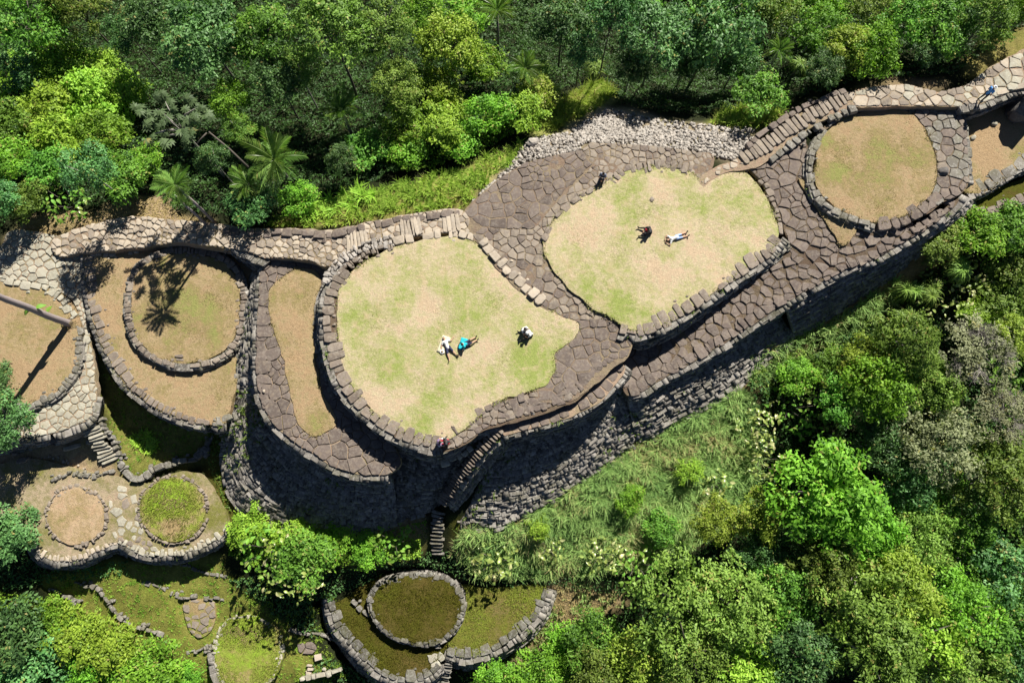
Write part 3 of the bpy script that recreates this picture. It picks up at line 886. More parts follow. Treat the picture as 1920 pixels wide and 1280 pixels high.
with Into(east):
    _, D3P, D3Z = slab('pavement_bed', D3, 0, M['joint_dark'], None, 1.0, 0.4)
    _, CRP, _z = slab('lawn', [(1498, 335, .62), (1512, 345, .62), (1528, 380, .6), (1556, 402, .56), (1598, 422, .56), (1606, 434, .5), (1582, 460, .36), (1566, 442, .4), (1538, 400, .5), (1508, 356, .58)], 0, M['lawn_brown'], None, 0.3, 0.3, (), 0.0)
    upper = np.array([tuple(P(a, b, .2).xy) for a, b in [(1425, 335), (1400, 305), (1455, 280), (1505, 262), (1512, 300), (1520, 350), (1560, 392), (1580, 440), (1605, 432), (1640, 425), (1720, 430), (1785, 380), (1785, 392), (1740, 425), (1690, 456), (1640, 484), (1590, 503), (1540, 520), (1490, 500), (1484, 470), (1474, 440), (1460, 395), (1445, 360)]])
    paving(None, upper, D3Z, 0.32, 1.6, 'slab', 6, (T2P, CRP), gap=0.025, lift=0.03)
    lower = np.array([tuple(P(*t).xy) for t in [(1484, 476, 0), (1500, 500, -.1), (1540, 526, -.35), (1480, 561, -.6), (1420, 600, -.95), (1360, 640, -1.35), (1300, 676, -1.65), (1250, 702, -1.85), (1205, 731, -1.95), (1182, 740, -2), (1168, 718, -2), (1168, 650, -2), (1195, 655, -1.95), (1245, 638, -1.8), (1296, 608, -1.5), (1350, 568, -1.15), (1396, 534, -.8), (1446, 500, -.4)]])
    paving(None, lower, D3Z, 0.35, 1.2, 'slab', 7, (), gap=0.025, lift=0.03)
    coping(None, [(1795, 374, .6), (1785, 394, .45), (1740, 427, .3), (1690, 458, .15), (1640, 486, 0), (1590, 505, -.1), (1540, 530, -.35), (1480, 565, -.6), (1420, 604, -.95), (1360, 644, -1.35), (1300, 680, -1.65), (1250, 706, -1.85), (1205, 735, -1.95), (1182, 744, -2)], None, 0.85, 0.5, 1.0, 'slab', side=-1, thick=0.4, lift=0.07)
    # the coping lies on the uphill side
    wall2(None, [(1178, 742, -2.1), (1205, 737, -2.05), (1250, 709, -1.95), (1300, 683, -1.75), (1360, 647, -1.45), (1420, 606, -1.05), (1480, 567, -.7)],
         [(1190, 828, -5.4), (1225, 812, -5.3), (1272, 786, -5.1), (1325, 762, -5.0), (1385, 722, -4.9), (1440, 670, -4.7), (1490, 628, -4.6)], lambda f: .7 + 1.9 * f * f, .25, 0.16, lmin=0.22, lmax=0.6, loose=0.4)
rw = thing('retaining_wall', 'tall shaded stone wall under the dark pavement beside the eastern bushes', 'wall', P(1640, 520, -2))
with Into(rw):
    wall(None, [(1474, 570, -.65), (1540, 532, -.45), (1590, 507, -.2), (1640, 488, -.1), (1690, 460, .05), (1740, 429, .2), (1786, 396, .35), (1812, 368, .5)],
         [(1488, 628, -4.6), (1556, 592, -4.5), (1608, 558, -4.2), (1662, 522, -3.7), (1716, 480, -3.0), (1768, 442, -2.4), (1808, 408, -1.9), (1826, 378, -1.2)], 0.17, lmin=0.25, lmax=0.7, loose=0.15, name='wall_face')

# ---- small round lawn, upper right
t3 = thing('terrace', 'small round terrace of brown turf ringed by stones beside the upper stair', 'terrace', P(1640, 310, 0.85))
T3L = [(1530, 300), (1540, 258), (1575, 227), (1620, 209), (1670, 201), (1710, 213), (1735, 245), (1752, 290), (1755, 340), (1735, 375), (1690, 405), (1640, 416), (1590, 401), (1550, 375), (1530, 340)]
with Into(t3):
    _, T3P, T3Z = slab('lawn', T3L, 0.85, M['lawn_brown'], None, 0.6, 0.3, [(1572, 325, 20, .9, .8), (1650, 290, 34, .4, .8), (1718, 300, 20, .4, .8), (1545, 263, 14, .6, .8), (1640, 330, 40, .2, .8)], 0.08)
    coping(None, [(1545, 240), (1525, 270), (1514, 305), (1516, 345), (1532, 378), (1560, 398), (1600, 418), (1640, 430)], 0.86, 0.5, 0.5, 0.95, 'coping_moss', side=1, thick=0.45, lift=0.08)
    low_wall(None, [(1545, 240), (1525, 270), (1514, 305), (1516, 345), (1532, 378), (1560, 398), (1600, 418), (1640, 430)], 0.85, 0.45, 0.1, -1)
    coping(None, [(1648, 432), (1690, 425), (1735, 402), (1768, 370)], 0.8, 0.95, 0.7, 1.2, 'slab', side=1, thick=0.4, lift=0.06)
    rb = [(1538, 248), (1570, 216), (1615, 196), (1665, 188), (1720, 192), (1790, 198), (1812, 235), (1815, 290), (1818, 340), (1800, 366), (1768, 380), (1735, 400), (1752, 345), (1754, 290), (1736, 245), (1710, 213), (1670, 201), (1620, 209), (1575, 227)]
    _, RBP, RBZ = slab('ring_bed', rb, 0.8, M['joint_dark'], None, 0.9, 0.45)
    paving(None, np.array([tuple(P(a, b, .8).xy) for a, b in rb]), RBZ, 0.4, 0.95, 'coping_moss', 8, (T3P,), gap=0.03, lift=0.06, thick=0.3, mats=['coping_moss', 'coping', 'slab'])
    low_wall(None, [(1800, 198), (1815, 240), (1820, 300), (1822, 345)], 0.8, 0.9, 0.15, 1)

# ---- upper path
up = thing('stairway', 'pale worn stone stairway climbing from the lawns to the upper right', 'stairs', P(1470, 260, 0.8))
with Into(up):
    slab('stair_bed', [(1312, 345, .385), (1316, 330, .385), (1345, 312, .42), (1380, 297, .5), (1410, 275, .65), (1500, 212, 1.05), (1590, 172, 1.4), (1602, 196, 1.4), (1520, 240, 1.0), (1430, 308, .6), (1400, 316, .52), (1360, 324, .42), (1335, 336, .39), (1322, 350, .385)], 0.4, M['joint'], None, 0.5, 0.4)
    ramp_ = np.array([tuple(P(a, b, .42).xy) for a, b in [(1314, 340), (1345, 314), (1380, 299), (1396, 308), (1360, 322), (1335, 334), (1322, 346)]])
    paving(None, ramp_, rbf([P(1315, 338, .385), P(1345, 312, .42), P(1380, 297, .5), P(1400, 316, .52), P(1360, 324, .42), P(1335, 336, .39)]), .3, .8, 'slab_pale', 45, (), gap=.04, lift=.02, drop=.25)
    step_stones(None, [(1392, 299, .57), (1415, 285, .68), (1460, 254, .9), (1520, 215, 1.15), (1592, 178, 1.42)], 1.1, 24, 'slab_mid', depthf=0.95, wj=.25)
    coping(None, [(1402, 278, .7), (1440, 250, .85), (1490, 215, 1.05), (1540, 192, 1.25), (1588, 173, 1.4)], None, 0.42, 0.5, 1.0, 'slab', side=1, thick=0.4, lift=0.16)
    coping(None, [(1440, 298, .65), (1490, 258, .9), (1530, 232, 1.05), (1580, 203, 1.3), (1605, 196, 1.4)], None, 0.55, 0.4, 0.8, 'coping_moss', side=-1, thick=0.4, lift=0.04)
path2 = thing('path', 'pale flagstone path leaving the frame at the upper right corner', 'path', P(1740, 180, 1.4))
with Into(path2):
    pp = [(1588, 176, 1.4), (1640, 162, 1.42), (1700, 158, 1.4), (1760, 172, 1.4), (1810, 160, 1.4), (1840, 138, 1.45), (1880, 112, 1.55), (1960, 80, 1.7), (1990, 150, 1.7), (1905, 168, 1.5), (1845, 192, 1.4), (1800, 200, 1.35), (1700, 198, 1.35), (1605, 200, 1.4)]
    _, PP, PZ = slab('path_bed', pp, 1.4, M['joint'], None, 0.7, 0.4)
    paving(None, np.array([tuple(P(*p).xy) for p in pp]), PZ, 0.45, 1.1, 'slab_lichen', 9, (), gap=0.03, lift=0.04, mats=['slab_lichen', 'slab_pale', 'slab_mid'])
    coping(None, [(1845, 194, 1.4), (1905, 170, 1.5), (1990, 152, 1.7)], None, 0.5, 0.8, 1.6, 'slab_pale', side=1, thick=0.4, lift=0.1)
    low_wall(None, [(1800, 203), (1845, 195), (1905, 171), (1990, 153)], 1.4, 1.6, 0.2, -1)

# ---- terrace at the right edge
t10 = thing('terrace', 'mossy stone-edged terrace with scattered stones below the boulder at right', 'terrace', P(1860, 270, -.25))
with Into(t10):
    _, T10P, _z = slab('lawn', [(1800, 350), (1806, 300), (1800, 250), (1806, 215), (1845, 200), (1905, 180), (1990, 160), (1990, 300), (1920, 310), (1870, 345), (1830, 362)], -0.3, M['lawn_brown'], None, 0.8, 0.3, [(1880, 240, 40, -.6, 0), (1860, 300, 30, -.4, 0)], 0.1)
    T10G = M['dirt']
    coping(None, [(1818, 370), (1850, 358), (1880, 340), (1920, 318), (1990, 290)], -0.3, 0.95, 0.6, 1.3, 'coping_moss', side=1, thick=0.45, lift=0.1)
    low_wall(None, [(1818, 371), (1850, 359), (1880, 341), (1920, 319), (1990, 291)], -0.3, 1.0, 0.15, -1)
    slab('lower_ledge', [(1815, 400), (1835, 378), (1880, 350), (1990, 305), (1990, 350), (1920, 375), (1870, 400), (1830, 410)], -1.25, M['lawn_moss'], None, 0.8, 0.4, (), 0.6)
    coping(None, [(1820, 405), (1845, 408), (1880, 398), (1920, 380), (1990, 352)], -1.25, 0.9, 0.5, 0.9, 'coping', side=1, thick=0.45, lift=0.08)
    low_wall(None, [(1820, 406), (1845, 409), (1880, 399), (1920, 381), (1990, 353)], -1.25, 1.1, 0.2, -1)

# ---- crescent terrace below the big lawn
t4 = thing('terrace', 'crescent terrace with wide brown paving between the big lawn and the tall wall', 'terrace', P(560, 680, -1.7))
T4L = [(508, 540), (530, 518), (560, 503), (585, 505), (600, 520), (596, 560), (588, 610), (592, 680), (606, 740), (632, 790), (590, 818), (560, 795), (545, 745), (535, 690), (520, 640), (506, 600), (503, 565)]
T4O = [(488, 512), (520, 484), (600, 468), (632, 498), (614, 540), (602, 600), (606, 680), (630, 738), (664, 777), (700, 806), (735, 830), (752, 866), (738, 884), (726, 890), (680, 890), (630, 877), (590, 852), (550, 827), (518, 800), (494, 765), (482, 720), (480, 660), (482, 600), (486, 550)]
with Into(t4):
    _, T4LP, _z = slab('lawn', T4L, -1.66, M['lawn_brown'], None, 0.4, 0.3, [(590, 790, 22, .8, -1.7), (560, 600, 30, -.2, -1.7)], 0.02)
    _, T4P, T4Z = slab('paving_bed', T4O, -1.78, M['joint'], None, 0.6, 0.4)
    paving(None, T4P, T4Z, 0.35, 1.3, 'slab', 12, (T4LP,), gap=0.03, lift=0.09)
    coping(None, [(486, 545), (482, 600), (479, 660), (481, 720), (492, 768)], -1.75, 1.1, 0.7, 1.15, 'slab', side=1, thick=0.4, lift=0.1)
    wall2(None, [(498, 495, -1.8), (486, 545, -1.85), (482, 600, -1.85), (479, 660, -1.85), (481, 720, -1.85), (493, 768, -1.85), (517, 803, -1.85), (549, 831, -1.85), (590, 856, -1.85), (630, 880, -1.85), (680, 893, -1.85), (728, 893, -1.85)],
         [(478, 515, -3.6), (466, 570, -3.6), (456, 630, -3.7), (444, 690, -3.9), (428, 765, -4.6), (420, 850, -6.6), (436, 935, -7.3), (490, 985, -7.4), (560, 1000, -7.4), (620, 1000, -7.4), (680, 995, -7.3), (745, 980, -7.1)], lambda f: .5 + 2.2 * min(1, max(0, (f - .25) * 3)), .45, 0.16, lmin=0.22, lmax=0.65, loose=0.35)

# ---- path on the west
path1 = thing('path', 'long stepped stone path along the foot of the northern forest', 'path', P(600, 440, -.8))
D1 = [(95, 452, -3.4), (140, 430, -3.2), (190, 415, -2.9), (250, 405, -2.5), (330, 412, -2.1), (400, 418, -1.7), (470, 428, -1.2), (540, 428, -.9), (620, 430, -.6), (700, 414, -.3), (765, 402, -.15), (865, 393, 0), (880, 440, 0), (850, 436, 0), (790, 442, -.1), (740, 450, -.15), (700, 464, -.3), (660, 486, -.5), (620, 500, -.8), (560, 486, -1), (500, 484, -1.2), (450, 470, -1.4), (400, 462, -1.8), (330, 455, -2.3), (265, 465, -2.9), (160, 475, -3.4), (110, 480, -3.6)]
with Into(path1):
    _, D1P, D1Z = slab('path_bed', D1, 0, M['joint'], None, 1.4, 0.4)
    paving(None, D1P, D1Z, 0.26, 0.7, 'slab_pale', 13, (T1P,), gap=0.03, lift=0.035, mats=['slab_pale', 'slab_pale', 'slab_mid'])
    coping(None, [(420, 424, -1.5), (480, 431, -1.1), (540, 431, -.85), (620, 433, -.55), (690, 418, -.3), (765, 403, -.1), (862, 394, .05)], None, 0.5, 0.4, 1.0, 'slab', side=-1, thick=0.4, lift=0.12)
    step_stones(None, [(650, 455, -.5), (668, 452, -.42), (690, 447, -.3)], 1.7, 6, 'slab_pale', lift=0.1)
    step_stones(None, [(752, 432, -.12), (772, 428, -.06), (790, 424, 0)], 1.5, 6, 'slab_pale', lift=0.1)
    step_stones(None, [(830, 420, .0), (848, 418, .04), (862, 416, .06)], 1.4, 4, 'slab_pale', lift=0.08)
    wall(None, [(425, 462, -1.65), (450, 474, -1.55), (480, 487, -1.4), (500, 495, -1.4)], [(428, 470, -3.5), (452, 484, -3.6), (478, 505, -3.6), (488, 522, -3.6)], 0.2, maxparts=60)

# ---- brown terrace with the stone ring
t5 = thing('terrace', 'brown earth terrace holding a stone ring, its tall curved wall shaded', 'terrace', P(300, 740, -3.6))
T5O = [(158, 470), (210, 468), (265, 462), (330, 462), (400, 462), (440, 478), (482, 515), (476, 560), (464, 620), (452, 690), (434, 755), (425, 790), (395, 795), (345, 785), (285, 758), (235, 718), (205, 676), (184, 625), (166, 565), (160, 510)]
with Into(t5):
    _, T5P, T5Z = slab('lawn', T5O, -3.6, M['lawn_brown'], None, 0.5, 0.35, [(300, 470, 30, -.3, -3.6), (400, 740, 40, .1, -3.6)], -0.02)
    coping(None, [(157, 472), (160, 520), (166, 568), (184, 628), (206, 678), (236, 722)], -3.58, 0.75, 0.45, 0.75, 'coping', side=1, thick=0.35, lift=0.08)
    coping(None, [(236, 722), (286, 761), (345, 788), (392, 797)], -3.58, 0.45, 0.3, 0.6, 'coping', side=1, thick=0.35, lift=0.06)
    coping(None, [(158, 474), (200, 472), (262, 468)], -3.58, 0.4, 0.3, 0.6, 'slab_pale', side=-1, thick=0.3, lift=0.08)
    wall(None, [(157, 474, -3.7), (159, 520, -3.7), (165, 568, -3.7), (183, 629, -3.7), (205, 680, -3.7), (235, 725, -3.7), (285, 764, -3.7), (345, 791, -3.7), (398, 800, -3.7), (424, 796, -3.7)],
         [(156, 474, -4.5), (160, 520, -4.5), (167, 572, -4.8), (187, 634, -5.4), (210, 685, -6.2), (241, 730, -6.9), (290, 769, -7.0), (348, 797, -7.0), (398, 806, -7.0), (424, 801, -6.6)], 0.2, maxparts=200)
    coping(None, [(398, 800), (400, 782), (420, 778), (440, 770)], -3.55, 0.6, 0.4, 0.8, 'coping_moss', side=-1, thick=0.4)
ring = thing('stone_ring', 'oval stone ring filled with dry turf on the brown terrace', 'stone ring', P(345, 575, -3.15))
RG = [(262, 505), (300, 483), (340, 474), (390, 480), (425, 497), (446, 530), (451, 570), (444, 620), (424, 653), (390, 673), (345, 681), (302, 671), (270, 650), (250, 615), (245, 570), (250, 532)]
RGO = [(254, 498), (297, 472), (340, 464), (393, 469), (433, 488), (457, 525), (463, 570), (455, 625), (433, 662), (395, 684), (345, 693), (298, 682), (262, 659), (239, 620), (233, 570), (240, 527)]
with Into(ring):
    slab('turf', RG, -3.12, M['lawn_brown'], None, 0.5, 0.3, [(405, 630, 24, .5, -3.1), (400, 570, 60, .3, -3.1), (330, 570, 50, .2, -3.1)], 0.12)
    coping(None, RGO[::-1], -3.12, 0.45, 0.26, 0.7, 'coping', closed=True, side=1, thick=0.5, lift=0.1, skip=[(0.29, 0.325)])
    low_wall(None, RGO[::-1] + RGO[-1:], -3.12, 0.5, 0.06, -1, maxparts=60)
    step_stones(None, [(336, 664, -3.0), (337, 676, -3.2), (337, 692, -3.45)], 0.55, 4, 'coping', lift=0.06)

# ---- far-left terrace
t6 = thing('terrace', 'brown turf terrace crossed by the leaning palm trunk at the left edge', 'terrace', P(60, 650, -4.1))
with Into(t6):
    _, T6P, _z = slab('lawn', [(-60, 525), (0, 522), (60, 532), (105, 545), (130, 565), (148, 600), (152, 640), (142, 690), (112, 730), (62, 756), (0, 770), (-60, 772)], -4.1, M['lawn_brown'], None, 0.5, 0.3, [(60, 700, 40, -.3, -4), (70, 570, 40, .15, -4)], 0.02)
    coping(None, [(0, 518), (45, 526), (95, 538), (125, 560), (145, 592)], -4.05, 0.6, 0.5, 0.9, 'slab_lichen', side=-1, thick=0.3, lift=0.1)
    coping(None, [(154, 640), (146, 690), (116, 734), (66, 761), (0, 776)], -4.08, 0.5, 0.35, 0.7, 'coping_moss', side=1, thick=0.4, lift=0.08) if False else None
    coping(None, [(0, 777), (66, 762), (117, 735), (147, 691), (155, 640), (152, 612)], -4.08, 0.5, 0.35, 0.7, 'coping_moss', side=1, thick=0.4, lift=0.08)
    low_wall(None, [(0, 778), (66, 763), (118, 736), (148, 691), (156, 640)], -4.1, 0.5, 0.08, -1, maxparts=40)
path3 = thing('path', 'pale lichened paving curving round the far-left terrace', 'path', P(140, 760, -4.5))
with Into(path3):
    q1 = [(-60, 470, -4.0), (0, 462, -4.0), (20, 432, -3.8), (100, 440, -3.6), (158, 478, -4.0), (160, 560, -4.3), (168, 620, -4.45), (178, 690, -4.55), (180, 745, -4.6), (165, 785, -4.6), (100, 812, -4.6), (40, 820, -4.6), (0, 800, -4.6), (0, 770, -4.5), (62, 756, -4.45), (112, 730, -4.4), (142, 690, -4.35), (152, 640, -4.3), (148, 600, -4.25), (130, 560, -4.15), (60, 528, -4.05), (-60, 520, -4.0)]
    _, P3P, P3Z = slab('path_bed', q1, -4.4, M['joint'], None, 0.5, 0.4)
    paving(None, P3P, P3Z, 0.28, 0.8, 'slab_lichen', 15, (T6P,), gap=0.035, lift=0.04)
    wall(None, [(182, 742, -4.65), (167, 788, -4.65), (102, 815, -4.65), (42, 824, -4.65), (-20, 830, -4.7)], [(186, 760, -6.6), (168, 800, -6.8), (104, 828, -6.8), (40, 840, -6.9), (-20, 850, -6.9)], 0.22, maxparts=60)
st4 = thing('stairway', 'rough stone steps dropping beside the far-left paving to the bare earth', 'stairs', P(190, 830, -5.8))
with Into(st4):
    step_stones(None, [(163, 790, -4.8), (180, 818, -5.5), (195, 845, -6.3), (208, 866, -6.8)], 1.15, 13, 'slab_lichen', lift=0.1, wj=0.3)
    coping(None, [(178, 785, -4.9), (195, 812, -5.5), (215, 845, -6.4), (222, 868, -6.8)], None, 0.4, 0.3, 0.6, 'coping_moss', side=1, thick=0.6, lift=0.0)
lowl = thing('low_wall', 'low mossy stone edging curving round the foot of the grass hollow', 'wall', P(290, 890, -6.8))
with Into(lowl):
    coping(None, [(217, 872), (232, 892), (250, 904), (272, 900), (292, 884), (325, 872), (360, 868), (382, 852), (392, 838), (398, 820)], -6.72, 0.5, 0.35, 0.8, 'coping_moss', side=1, thick=0.6, lift=0.08)

# ---- lower-left platform with two stone circles
t7 = thing('terrace', 'lower stone platform bearing two small stone circles side by side', 'terrace', P(240, 990, -7.1))
T7O = [(-60, 880, -7), (0, 868, -7), (60, 858, -6.95), (150, 880, -6.95), (215, 892, -6.95), (270, 906, -7), (330, 885, -7), (380, 890, -7.05), (405, 930, -7.1), (422, 965, -7.1), (426, 990, -7.15), (400, 1014, -7.2), (350, 1034, -7.2), (300, 1040, -7.2), (262, 1035, -7.2), (220, 1016, -7.15), (190, 1028, -7.15), (150, 1046, -7.2), (100, 1050, -7.2), (70, 1032, -7.15), (52, 995, -7.1), (0, 975, -7.1), (-60, 980, -7.1)]
with Into(t7):
    _, T7P, T7Z = slab('platform_top', T7O, -7.1, M['platform'], None, 0.6, 0.35, [(330, 890, 60, .35, -7), (410, 960, 40, .5, -7), (300, 950, 90, .35, -7), (90, 1020, 40, .3, -7), (60, 900, 50, .2, -7)], 0.12)
    coping(None, [(52, 998), (70, 1035), (100, 1053), (150, 1049), (190, 1031), (220, 1019)], -7.15, 0.42, 0.22, 0.5, 'slab_pale', side=1, thick=0.35, lift=0.03, gap=0.05, wvar=.4)
    coping(None, [(220, 1019), (262, 1038), (300, 1043), (350, 1037), (400, 1017), (428, 990)], -7.15, 0.45, 0.25, 0.55, 'slab_lichen', side=1, thick=0.35, lift=0.03, wvar=.4)
    wall(None, [(45, 985, -7.25), (68, 1036, -7.25), (100, 1055, -7.25), (150, 1051, -7.25), (190, 1033, -7.25), (220, 1021, -7.25), (262, 1040, -7.25), (300, 1045, -7.25), (350, 1039, -7.25), (402, 1018, -7.25), (430, 985, -7.25)],
         [(38, 1000, -9.0), (62, 1042, -9.1), (98, 1062, -9.1), (152, 1060, -9.1), (194, 1044, -9.1), (222, 1032, -9.1), (262, 1048, -9.1), (300, 1053, -9.1), (354, 1047, -9.1), (410, 1024, -9.0), (440, 995, -8.8)], 0.22, maxparts=80)
    # rubble between the circles
    mid = np.array([tuple(P(a, b, -7.1).xy) for a, b in [(205, 905), (255, 915), (262, 960), (270, 1000), (300, 1035), (255, 1030), (215, 1010), (202, 990), (205, 950)]])
    paving(None, mid, T7Z, 0.4, 0.8, 'slab_lichen', 17, (), gap=0.06, lift=0.03, drop=0.35, mats=['slab_lichen', 'coping'])
def circle_ring(name, label, cx, cy, r, z, mat, green, patches, stone):
    t = thing(name, label, 'stone ring', P(cx, cy, z))
    k = 14
    pts = [(cx + r * math.cos(2 * math.pi * i / k) * random.uniform(.97, 1.03), cy + r * math.sin(2 * math.pi * i / k) * random.uniform(.97, 1.03)) for i in range(k)]
    with Into(t):
        slab('turf', pts, z + .06, M[mat], None, 0.3, 0.3, patches, green)
        out = [(cx + (x - cx) * 1.12, cy + (y - cy) * 1.12) for x, y in pts]
        coping(None, out[::-1], z + .04, 0.24, 0.18, 0.5, stone, closed=True, side=1, thick=0.35, lift=0.07)
    return t
circle_ring('stone_ring', 'small stone circle of pale bare turf, left of the greener circle', 143, 967, 53, -7.02, 'dirt', 0.15, [(150, 990, 40, .2, -7)], 'slab_mid')
circle_ring('stone_ring', 'small stone circle with bright green grass, right of the pale bare circle', 325, 955, 60, -7.02, 'lawn_green', 0.2, [(330, 940, 34, .8, -7), (300, 920, 30, .5, -7), (325, 985, 18, -.9, -7)], 'slab_mid')
# dug-out rocks on the bare earth
for k, (a, b, w, h) in enumerate([(137, 838, 34, 12), (172, 828, 20, 10), (45, 862, 26, 12), (30, 850, 12, 8)]):
    t = thing('stone', ['long pale stone lying on the bare earth below the left paving', 'short stone beside the foot of the rough steps', 'brown stone half sunk in the bare earth', 'small brown stone on the bare earth near the left shrubs'][k], 'stone', P(a, b, -6.9))
    hw, hh = w / 50, h / 50
    me = stone_mesh(roundish([(-hw, -hh), (hw, -hh * .6), (hw, hh), (-hw, hh * .7)], 0.3, 0.05), 0.22, 0.4, mat=M['slab_lichen' if k < 2 else 'coping'], bevel=0.08)
    o = link('stone_body', me, t); o.rotation_euler = (0, 0, 0.25)

# ---- oval platform at the bottom
t9 = thing('terrace', 'mossy oval stone platform in the deep hollow at the bottom', 'terrace', P(785, 1145, -9.3))
OV = [(700, 1112), (722, 1092), (760, 1080), (810, 1080), (845, 1092), (862, 1116), (866, 1140), (858, 1165), (842, 1188), (815, 1202), (780, 1203), (745, 1194), (716, 1175), (700, 1152), (696, 1130)]
OVO = [(785 + (x - 785) * 1.06, 1142 + (y - 1142) * 1.09) for x, y in OV]
with Into(t9):
    slab('lawn', OV, -9.25, M['lawn_moss'], None, 0.5, 0.3, [(720, 1100, 24, .6, -9), (780, 1150, 50, .0, -9)], 0.25)
    coping(None, OVO[::-1], -9.25, 0.34, 0.25, 0.6, 'coping_dark', closed=True, side=1, thick=0.5, lift=0.09)
    low_wall(None, OVO[::-1] + OVO[-1:], -9.3, 0.8, 0.08, -1, maxparts=80)
    step_stones(None, [(822, 1196, -9.2), (822, 1204, -9.4), (823, 1214, -9.8)], 0.45, 4, 'coping_moss', lift=0.06)
t9b = thing('terrace', 'mossy lower terrace wrapping the left side of the bottom oval platform', 'terrace', P(720, 1230, -10))
with Into(t9b):
    slab('lawn', [(622, 1135), (650, 1120), (700, 1085), (760, 1070), (830, 1080), (850, 1150), (835, 1215), (818, 1240), (795, 1262), (745, 1268), (705, 1248), (665, 1208), (636, 1170)], -9.98, M['lawn_moss'], None, 0.5, 0.3, [(700, 1220, 40, .2, -10), (790, 1240, 30, -.2, -10)], 0.3)
    coping(None, [(614, 1128), (620, 1150), (632, 1180), (662, 1216), (702, 1256), (742, 1276), (796, 1272), (826, 1246)], -9.98, 0.68, 0.5, 0.95, 'coping_dark', side=1, thick=0.4, lift=0.1)
    coping(None, [(656, 1128), (672, 1142), (692, 1158)], -9.9, 0.4, 0.4, 0.7, 'coping_moss', side=1, thick=0.5, lift=0.3)
    wall(None, [(612, 1120, -10.05), (618, 1152, -10.05), (630, 1183, -10.05), (660, 1220, -10.05), (700, 1260, -10.05), (742, 1280, -10.05), (798, 1276, -10.05), (830, 1248, -10.05)],
         [(604, 1120, -12.3), (608, 1156, -12.3), (621, 1190, -12.3), (652, 1229, -12.4), (694, 1270, -12.5), (740, 1292, -12.6), (802, 1288, -12.6), (838, 1258, -12.5)], 0.22, maxparts=80)
    a = [(800, 1228), (826, 1220), (836, 1232), (826, 1248), (808, 1252)]
    paving(None, np.array([tuple(P(x, y, -9.95).xy) for x, y in a]), lambda xy: np.full(len(np.atleast_2d(xy)), -9.95), 0.6, 1.0, 'slab_lichen', 21, (), lift=0.08)
t9c = thing('terrace', 'mossy stone-rimmed terrace right of the bottom oval platform', 'terrace', P(940, 1165, -10))
with Into(t9c):
    slab('lawn', [(840, 1100), (900, 1100), (950, 1100), (1000, 1095), (1022, 1102), (1010, 1140), (985, 1170), (940, 1203), (900, 1224), (850, 1228), (838, 1200)], -10.02, M['lawn_damp'], None, 0.5, 0.3, [(905, 1162, 20, .5, -10), (1000, 1110, 25, .5, -10)], 0.35)
    coping(None, [(836, 1226), (870, 1234), (905, 1228), (945, 1208), (988, 1177), (1014, 1146), (1026, 1104)], -10.0, 0.68, 0.45, 0.95, 'coping_dark', side=1, thick=0.4, lift=0.1)
    wall(None, [(832, 1228, -10.1), (870, 1238, -10.1), (906, 1232, -10.1), (947, 1212, -10.1), (991, 1180, -10.1), (1018, 1148, -10.1), (1032, 1104, -10.1)],
         [(836, 1244, -12.4), (872, 1254, -12.4), (912, 1247, -12.2), (956, 1224, -12.0), (1000, 1190, -11.6), (1026, 1156, -11.2), (1042, 1106, -10.7)], 0.22, maxparts=80)
st6 = thing('stairway', 'narrow steps descending between the two lowest mossy terraces', 'stairs', P(838, 1262, -11))
with Into(st6):
    step_stones(None, [(842, 1235, -10.2), (838, 1258, -11), (832, 1285, -12)], 0.75, 10, 'coping_moss', lift=0.08)

# ---- stairs down the great wall
s1 = thing('stairway', 'long narrow stone stair slanting down the great wall to the hollow', 'stairs', P(880, 880, -4))
with Into(s1):
    step_stones(None, [(938, 775, -.1), (936, 792, -.45)], 1.0, 3, 'coping', lift=0.05)
    step_stones(None, [(936, 802, -.65), (918, 824, -1.2), (895, 852, -2.0), (870, 884, -3.1), (848, 914, -4.3), (828, 944, -5.6)], 0.78, 29, 'coping', lift=0.2, depthf=0.8, thick=0.4)
    wall(None, [(947, 815, -.8), (912, 846, -1.7), (886, 882, -2.9), (862, 916, -4.2), (842, 946, -5.5)], [(953, 832, -2.6), (922, 866, -4.0), (897, 900, -5.0), (872, 934, -5.9), (848, 958, -6.6)], 0.2, maxparts=60)
s2 = thing('stairway', 'straight stone steps running from the wall foot down to the oval platform', 'stairs', P(820, 1000, -7.8))
with Into(s2):
    step_stones(None, [(823, 958, -6.1), (820, 975, -6.7), (819, 1000, -7.5), (820, 1040, -8.8)], 0.95, 12, 'coping_moss', lift=0.16, depthf=0.8, wj=0.15, thick=0.35)

# ---- bottom-left circle and its small steps
t8 = thing('stone_ring', 'low grassy stone ring at the bottom edge, left of the mossy hollow', 'stone ring', P(465, 1225, -10.4))
with Into(t8):
    cp = [(400, 1220), (406, 1190), (424, 1165), (455, 1152), (490, 1158), (518, 1180), (530, 1215), (524, 1250), (505, 1280), (480, 1300), (440, 1300), (412, 1275)]
    slab('turf', cp, -10.3, M['lawn_green'], None, 0.5, 0.3, [(440, 1190, 30, .5, -10), (490, 1190, 20, .6, -10)], 0.35)
    coping(None, cp[::-1], -10.32, 0.26, 0.2, 0.55, 'slab_lichen', closed=True, side=1, thick=0.4, lift=0.06)
    low_wall(None, [(398, 1222), (408, 1276), (440, 1303)], -10.3, 0.7, 0.06, 1, maxparts=20)
t8b = thing('stairway', 'tiny flight of four steps beside a square slab at the bottom', 'stairs', P(582, 1250, -10.8))
